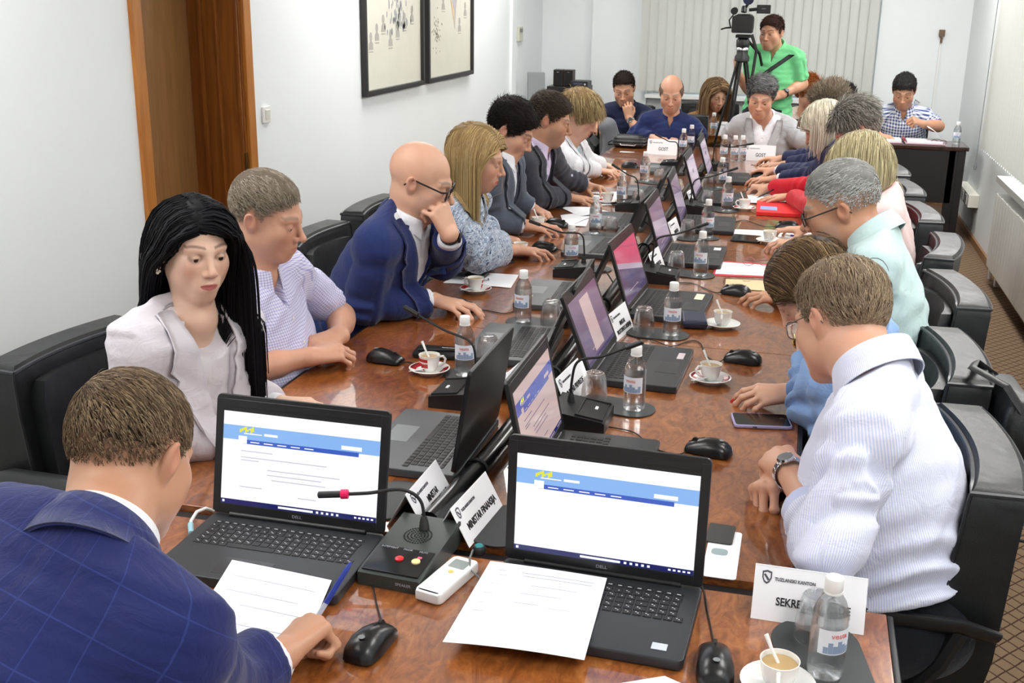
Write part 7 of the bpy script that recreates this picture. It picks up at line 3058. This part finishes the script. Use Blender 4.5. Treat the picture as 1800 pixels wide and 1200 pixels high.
# video camera on its tripod
TX, TY = aty(1305, 90, 8.74).x, 8.74
t = thing('tripod', 'tall black tripod carrying the video camera at the far end', 'tripod', (TX, TY, 0))
top = aty(1306, 100, TY).z
for ax_, ay in ((-.30, -.02), (-.12, -.10), (.26, .22)):
    f = Vector((ax_ * 1.05, ay * 1.2, .012))
    a = Vector((ax_ * .08, ay * .08, top))
    leg = MB()
    for s in (-1, 1):
        o = Vector((ay, -ax_, 0)).normalized() * .016 * s
        leg.tube([a + o, a + (f - a) * .58 + o], .009, 8)
    L = leg.build('leg', M['black'], t)
    MB().tube([a + (f - a) * .5, a + (f - a) * .66], [.028, .026], 10).build('leg_clamp', M['black_soft'], L)
    MB().tube([a + (f - a) * .55, f], [.013, .011], 8).build('lower_leg', M['black'], L)
    MB().lathe([(0, -.012), (.022, -.012), (.02, .006), (.01, .02), (0, .02)], 12).build('rubber_foot', M['black_soft'], L, loc=f)
MB().lathe([(.03, -.04), (.055, -.03), (.055, .0), (.042, .02), (.042, .05)], 20, c=(0, 0, top)).build('crown', M['black'], t)
MB().lathe([(.048, .05), (.048, .065), (.044, .07)], 20, c=(0, 0, top)).build('silver_ring', M['chrome'], t)
MB().lathe([(.045, .066), (.05, .08), (.05, .12), (.035, .14)], 20, c=(0, 0, top)).build('fluid_head', M['black'], t)
MB().box((0, 0, top + .15), (.11, .13, .022), .004).build('quick_plate', M['black_soft'], t)
MB().tube([(.04, .03, top + .11), (.12, .16, top + .02), (.15, .24, top - .10)], .011, 8).build('pan_handle', M['black_soft'], t)
MB().tube([(.06, 0, top + .16), (.10, .04, top + .05), (.085, .06, top - .12), (.07, .05, top - .2)], .016, 8, flat=.35).build('hanging_strap', M['black_soft'], t)
cz = top + .163
t = thing('video_camera', 'black broadcast video camera with flip-out screen on the tripod', 'camera', (TX, TY, cz))
mb = MB()
mb.box((-.005, .0, .078), (.145, .22, .13), .03, 3)
mb.box((-.01, .12, .09), (.12, .10, .11), .02, 3)
mb.build('body', M['black'], t)
MB().tube([(0, -.10, .075), (0, -.21, .075), (0, -.215, .075)], [.055, .06, .05], 24).build('lens_barrel', M['black_soft'], t)
MB().box((0, -.225, .075), (.155, .05, .12), .012).build('lens_hood', M['black_soft'], t)
MB().tube([(-.01, -.10, .16), (-.01, -.09, .19), (-.01, .09, .19), (-.01, .1, .155)], .016, 10).build('top_handle', M['black'], t)
MB().tube([(-.075, -.10, .165), (-.075, -.02, .17)], [.026, .024], 12).build('microphone', M['black_soft'], t)
MB().tube([(.02, -.06, .25), (.02, -.03, .25)], [.04, .038], 20).build('lamp_head', plain('lamp_navy_glass', rgb(26, 30, 62), .15), t)
MB().tube([(.0, -.03, .19), (.02, -.045, .22)], .01, 8).build('lamp_arm', M['black'], t)
MB().tube([(.03, -.07, .175), (.09, -.07, .182)], .012, 8).build('screen_arm', M['black'], t)
s_ = MB().box((.135, -.07, .182), (.10, .018, .062), .004).build('flip_screen', M['black'], t)
m2 = MB()
m2.box((.135, -.0795, .185), (.03, .001, .004))
m2.build('screen_badge', M['ink_grey'], s_)
mb = MB()
mb.tube([(-.075, -.06, .15), (-.11, -.05, .10), (-.10, .0, .05), (-.07, .02, .03)], .005, 6)
mb.tube([(-.07, -.05, .05), (-.13, -.07, .045), (-.16, -.10, .035)], .006, 6)
mb.build('cable', M['black_soft'], t)

# cabinet with loudspeakers, amplifier and monitor in the far left corner
a = aty(999, 150, 10.75)
t = thing('equipment_cabinet', 'black equipment cabinet in the far left corner', 'cabinet', (-2.20, 10.80, 0))
MB().box((0, 0, .50), (.38, .36, .99), .006).build('carcass', M['desk'], t)
MB().box((0, -.185, .45), (.36, .012, .84), .003).build('door', M['black'], t)
MB().box((.15, -.195, .5), (.012, .014, .12), .003).build('handle', M['chrome'], t)
t = thing('amplifier', 'black amplifier on the cabinet beside the loudspeakers', 'amplifier', (-2.10, 10.70, .936 + .06))
MB().box((.03, -.02, .03), (.17, .2, .055), .004).build('case', M['black'], t)
MB().box((.02, -.122, .034), (.09, .003, .018), .001).build('display', plain('amp_display', rgb(70, 70, 96), .2), t)
MB().lathe([(0, 0), (.012, 0), (.01, .012), (0, .012)], 14).build('volume_knob', M['chrome'], t, loc=(.09, -.120, .03), rot=(math.pi / 2, 0, 0))
cone = plain('speaker_cloth', rgb(30, 28, 28), .9)
for k, xx in enumerate((-2.30, -2.20)):
    t = thing('loudspeaker', ('left' if k == 0 else 'right') + ' one of two small dark loudspeakers on the equipment cabinet', 'speaker', (xx, 10.76, .996 + .0), 0, 'loudspeakers on the cabinet')
    MB().box((0, 0, .075), (.092, .12, .15), .004).build('cabinet_box', plain('speaker_wood', rgb(66, 54, 44), .5), t)
    MB().box((0, -.062, .075), (.082, .006, .14), .002).build('grille', cone, t)
    MB().box((0, -.066, .128), (.022, .002, .006)).build('badge', M['chrome'], t)
t = thing('monitor', 'grey monitor seen from behind on a white cabinet, far left corner', 'monitor', (-2.36, 10.05, .86), math.radians(20))
MB().box((0, .0, .17), (.16, .03, .26), .01, rot=Matrix.Rotation(-.2, 3, 'X')).build('panel', M['grey_plastic'], t)
MB().box((0, .01, .03), (.05, .03, .08), .005).build('stand', M['grey_plastic'], t)
MB().slab(rrect(.16, .12, .02), 0, .012, .003).build('foot', M['grey_plastic'], t)
t = thing('low_cabinet', 'white low cabinet against the left wall near the far corner', 'cabinet', (-2.33, 10.05, 0))
MB().box((0, 0, .43), (.40, .5, .858), .005).build('carcass', M['white_plastic'], t)
MB().box((.204, 0, .44), (.008, .46, .78), .002).build('door', M['white_plastic'], t)
MB().box((.214, .16, .5), (.012, .012, .1), .003).build('handle', M['chrome'], t)
# phone of the pale blazer guest
t, w, d = flatbox('mobile_phone', 'black phone beside the pale blazer sleeve on the far table', 'phone', [(1340, 266), (1372, 269), (1372, 259), (1342, 257)], .7512, .009, M['black'], .003)
MB().slab(rrect(w * .92, d * .9, .008), .0088, .0094, .0003).build('screen', gl, t)
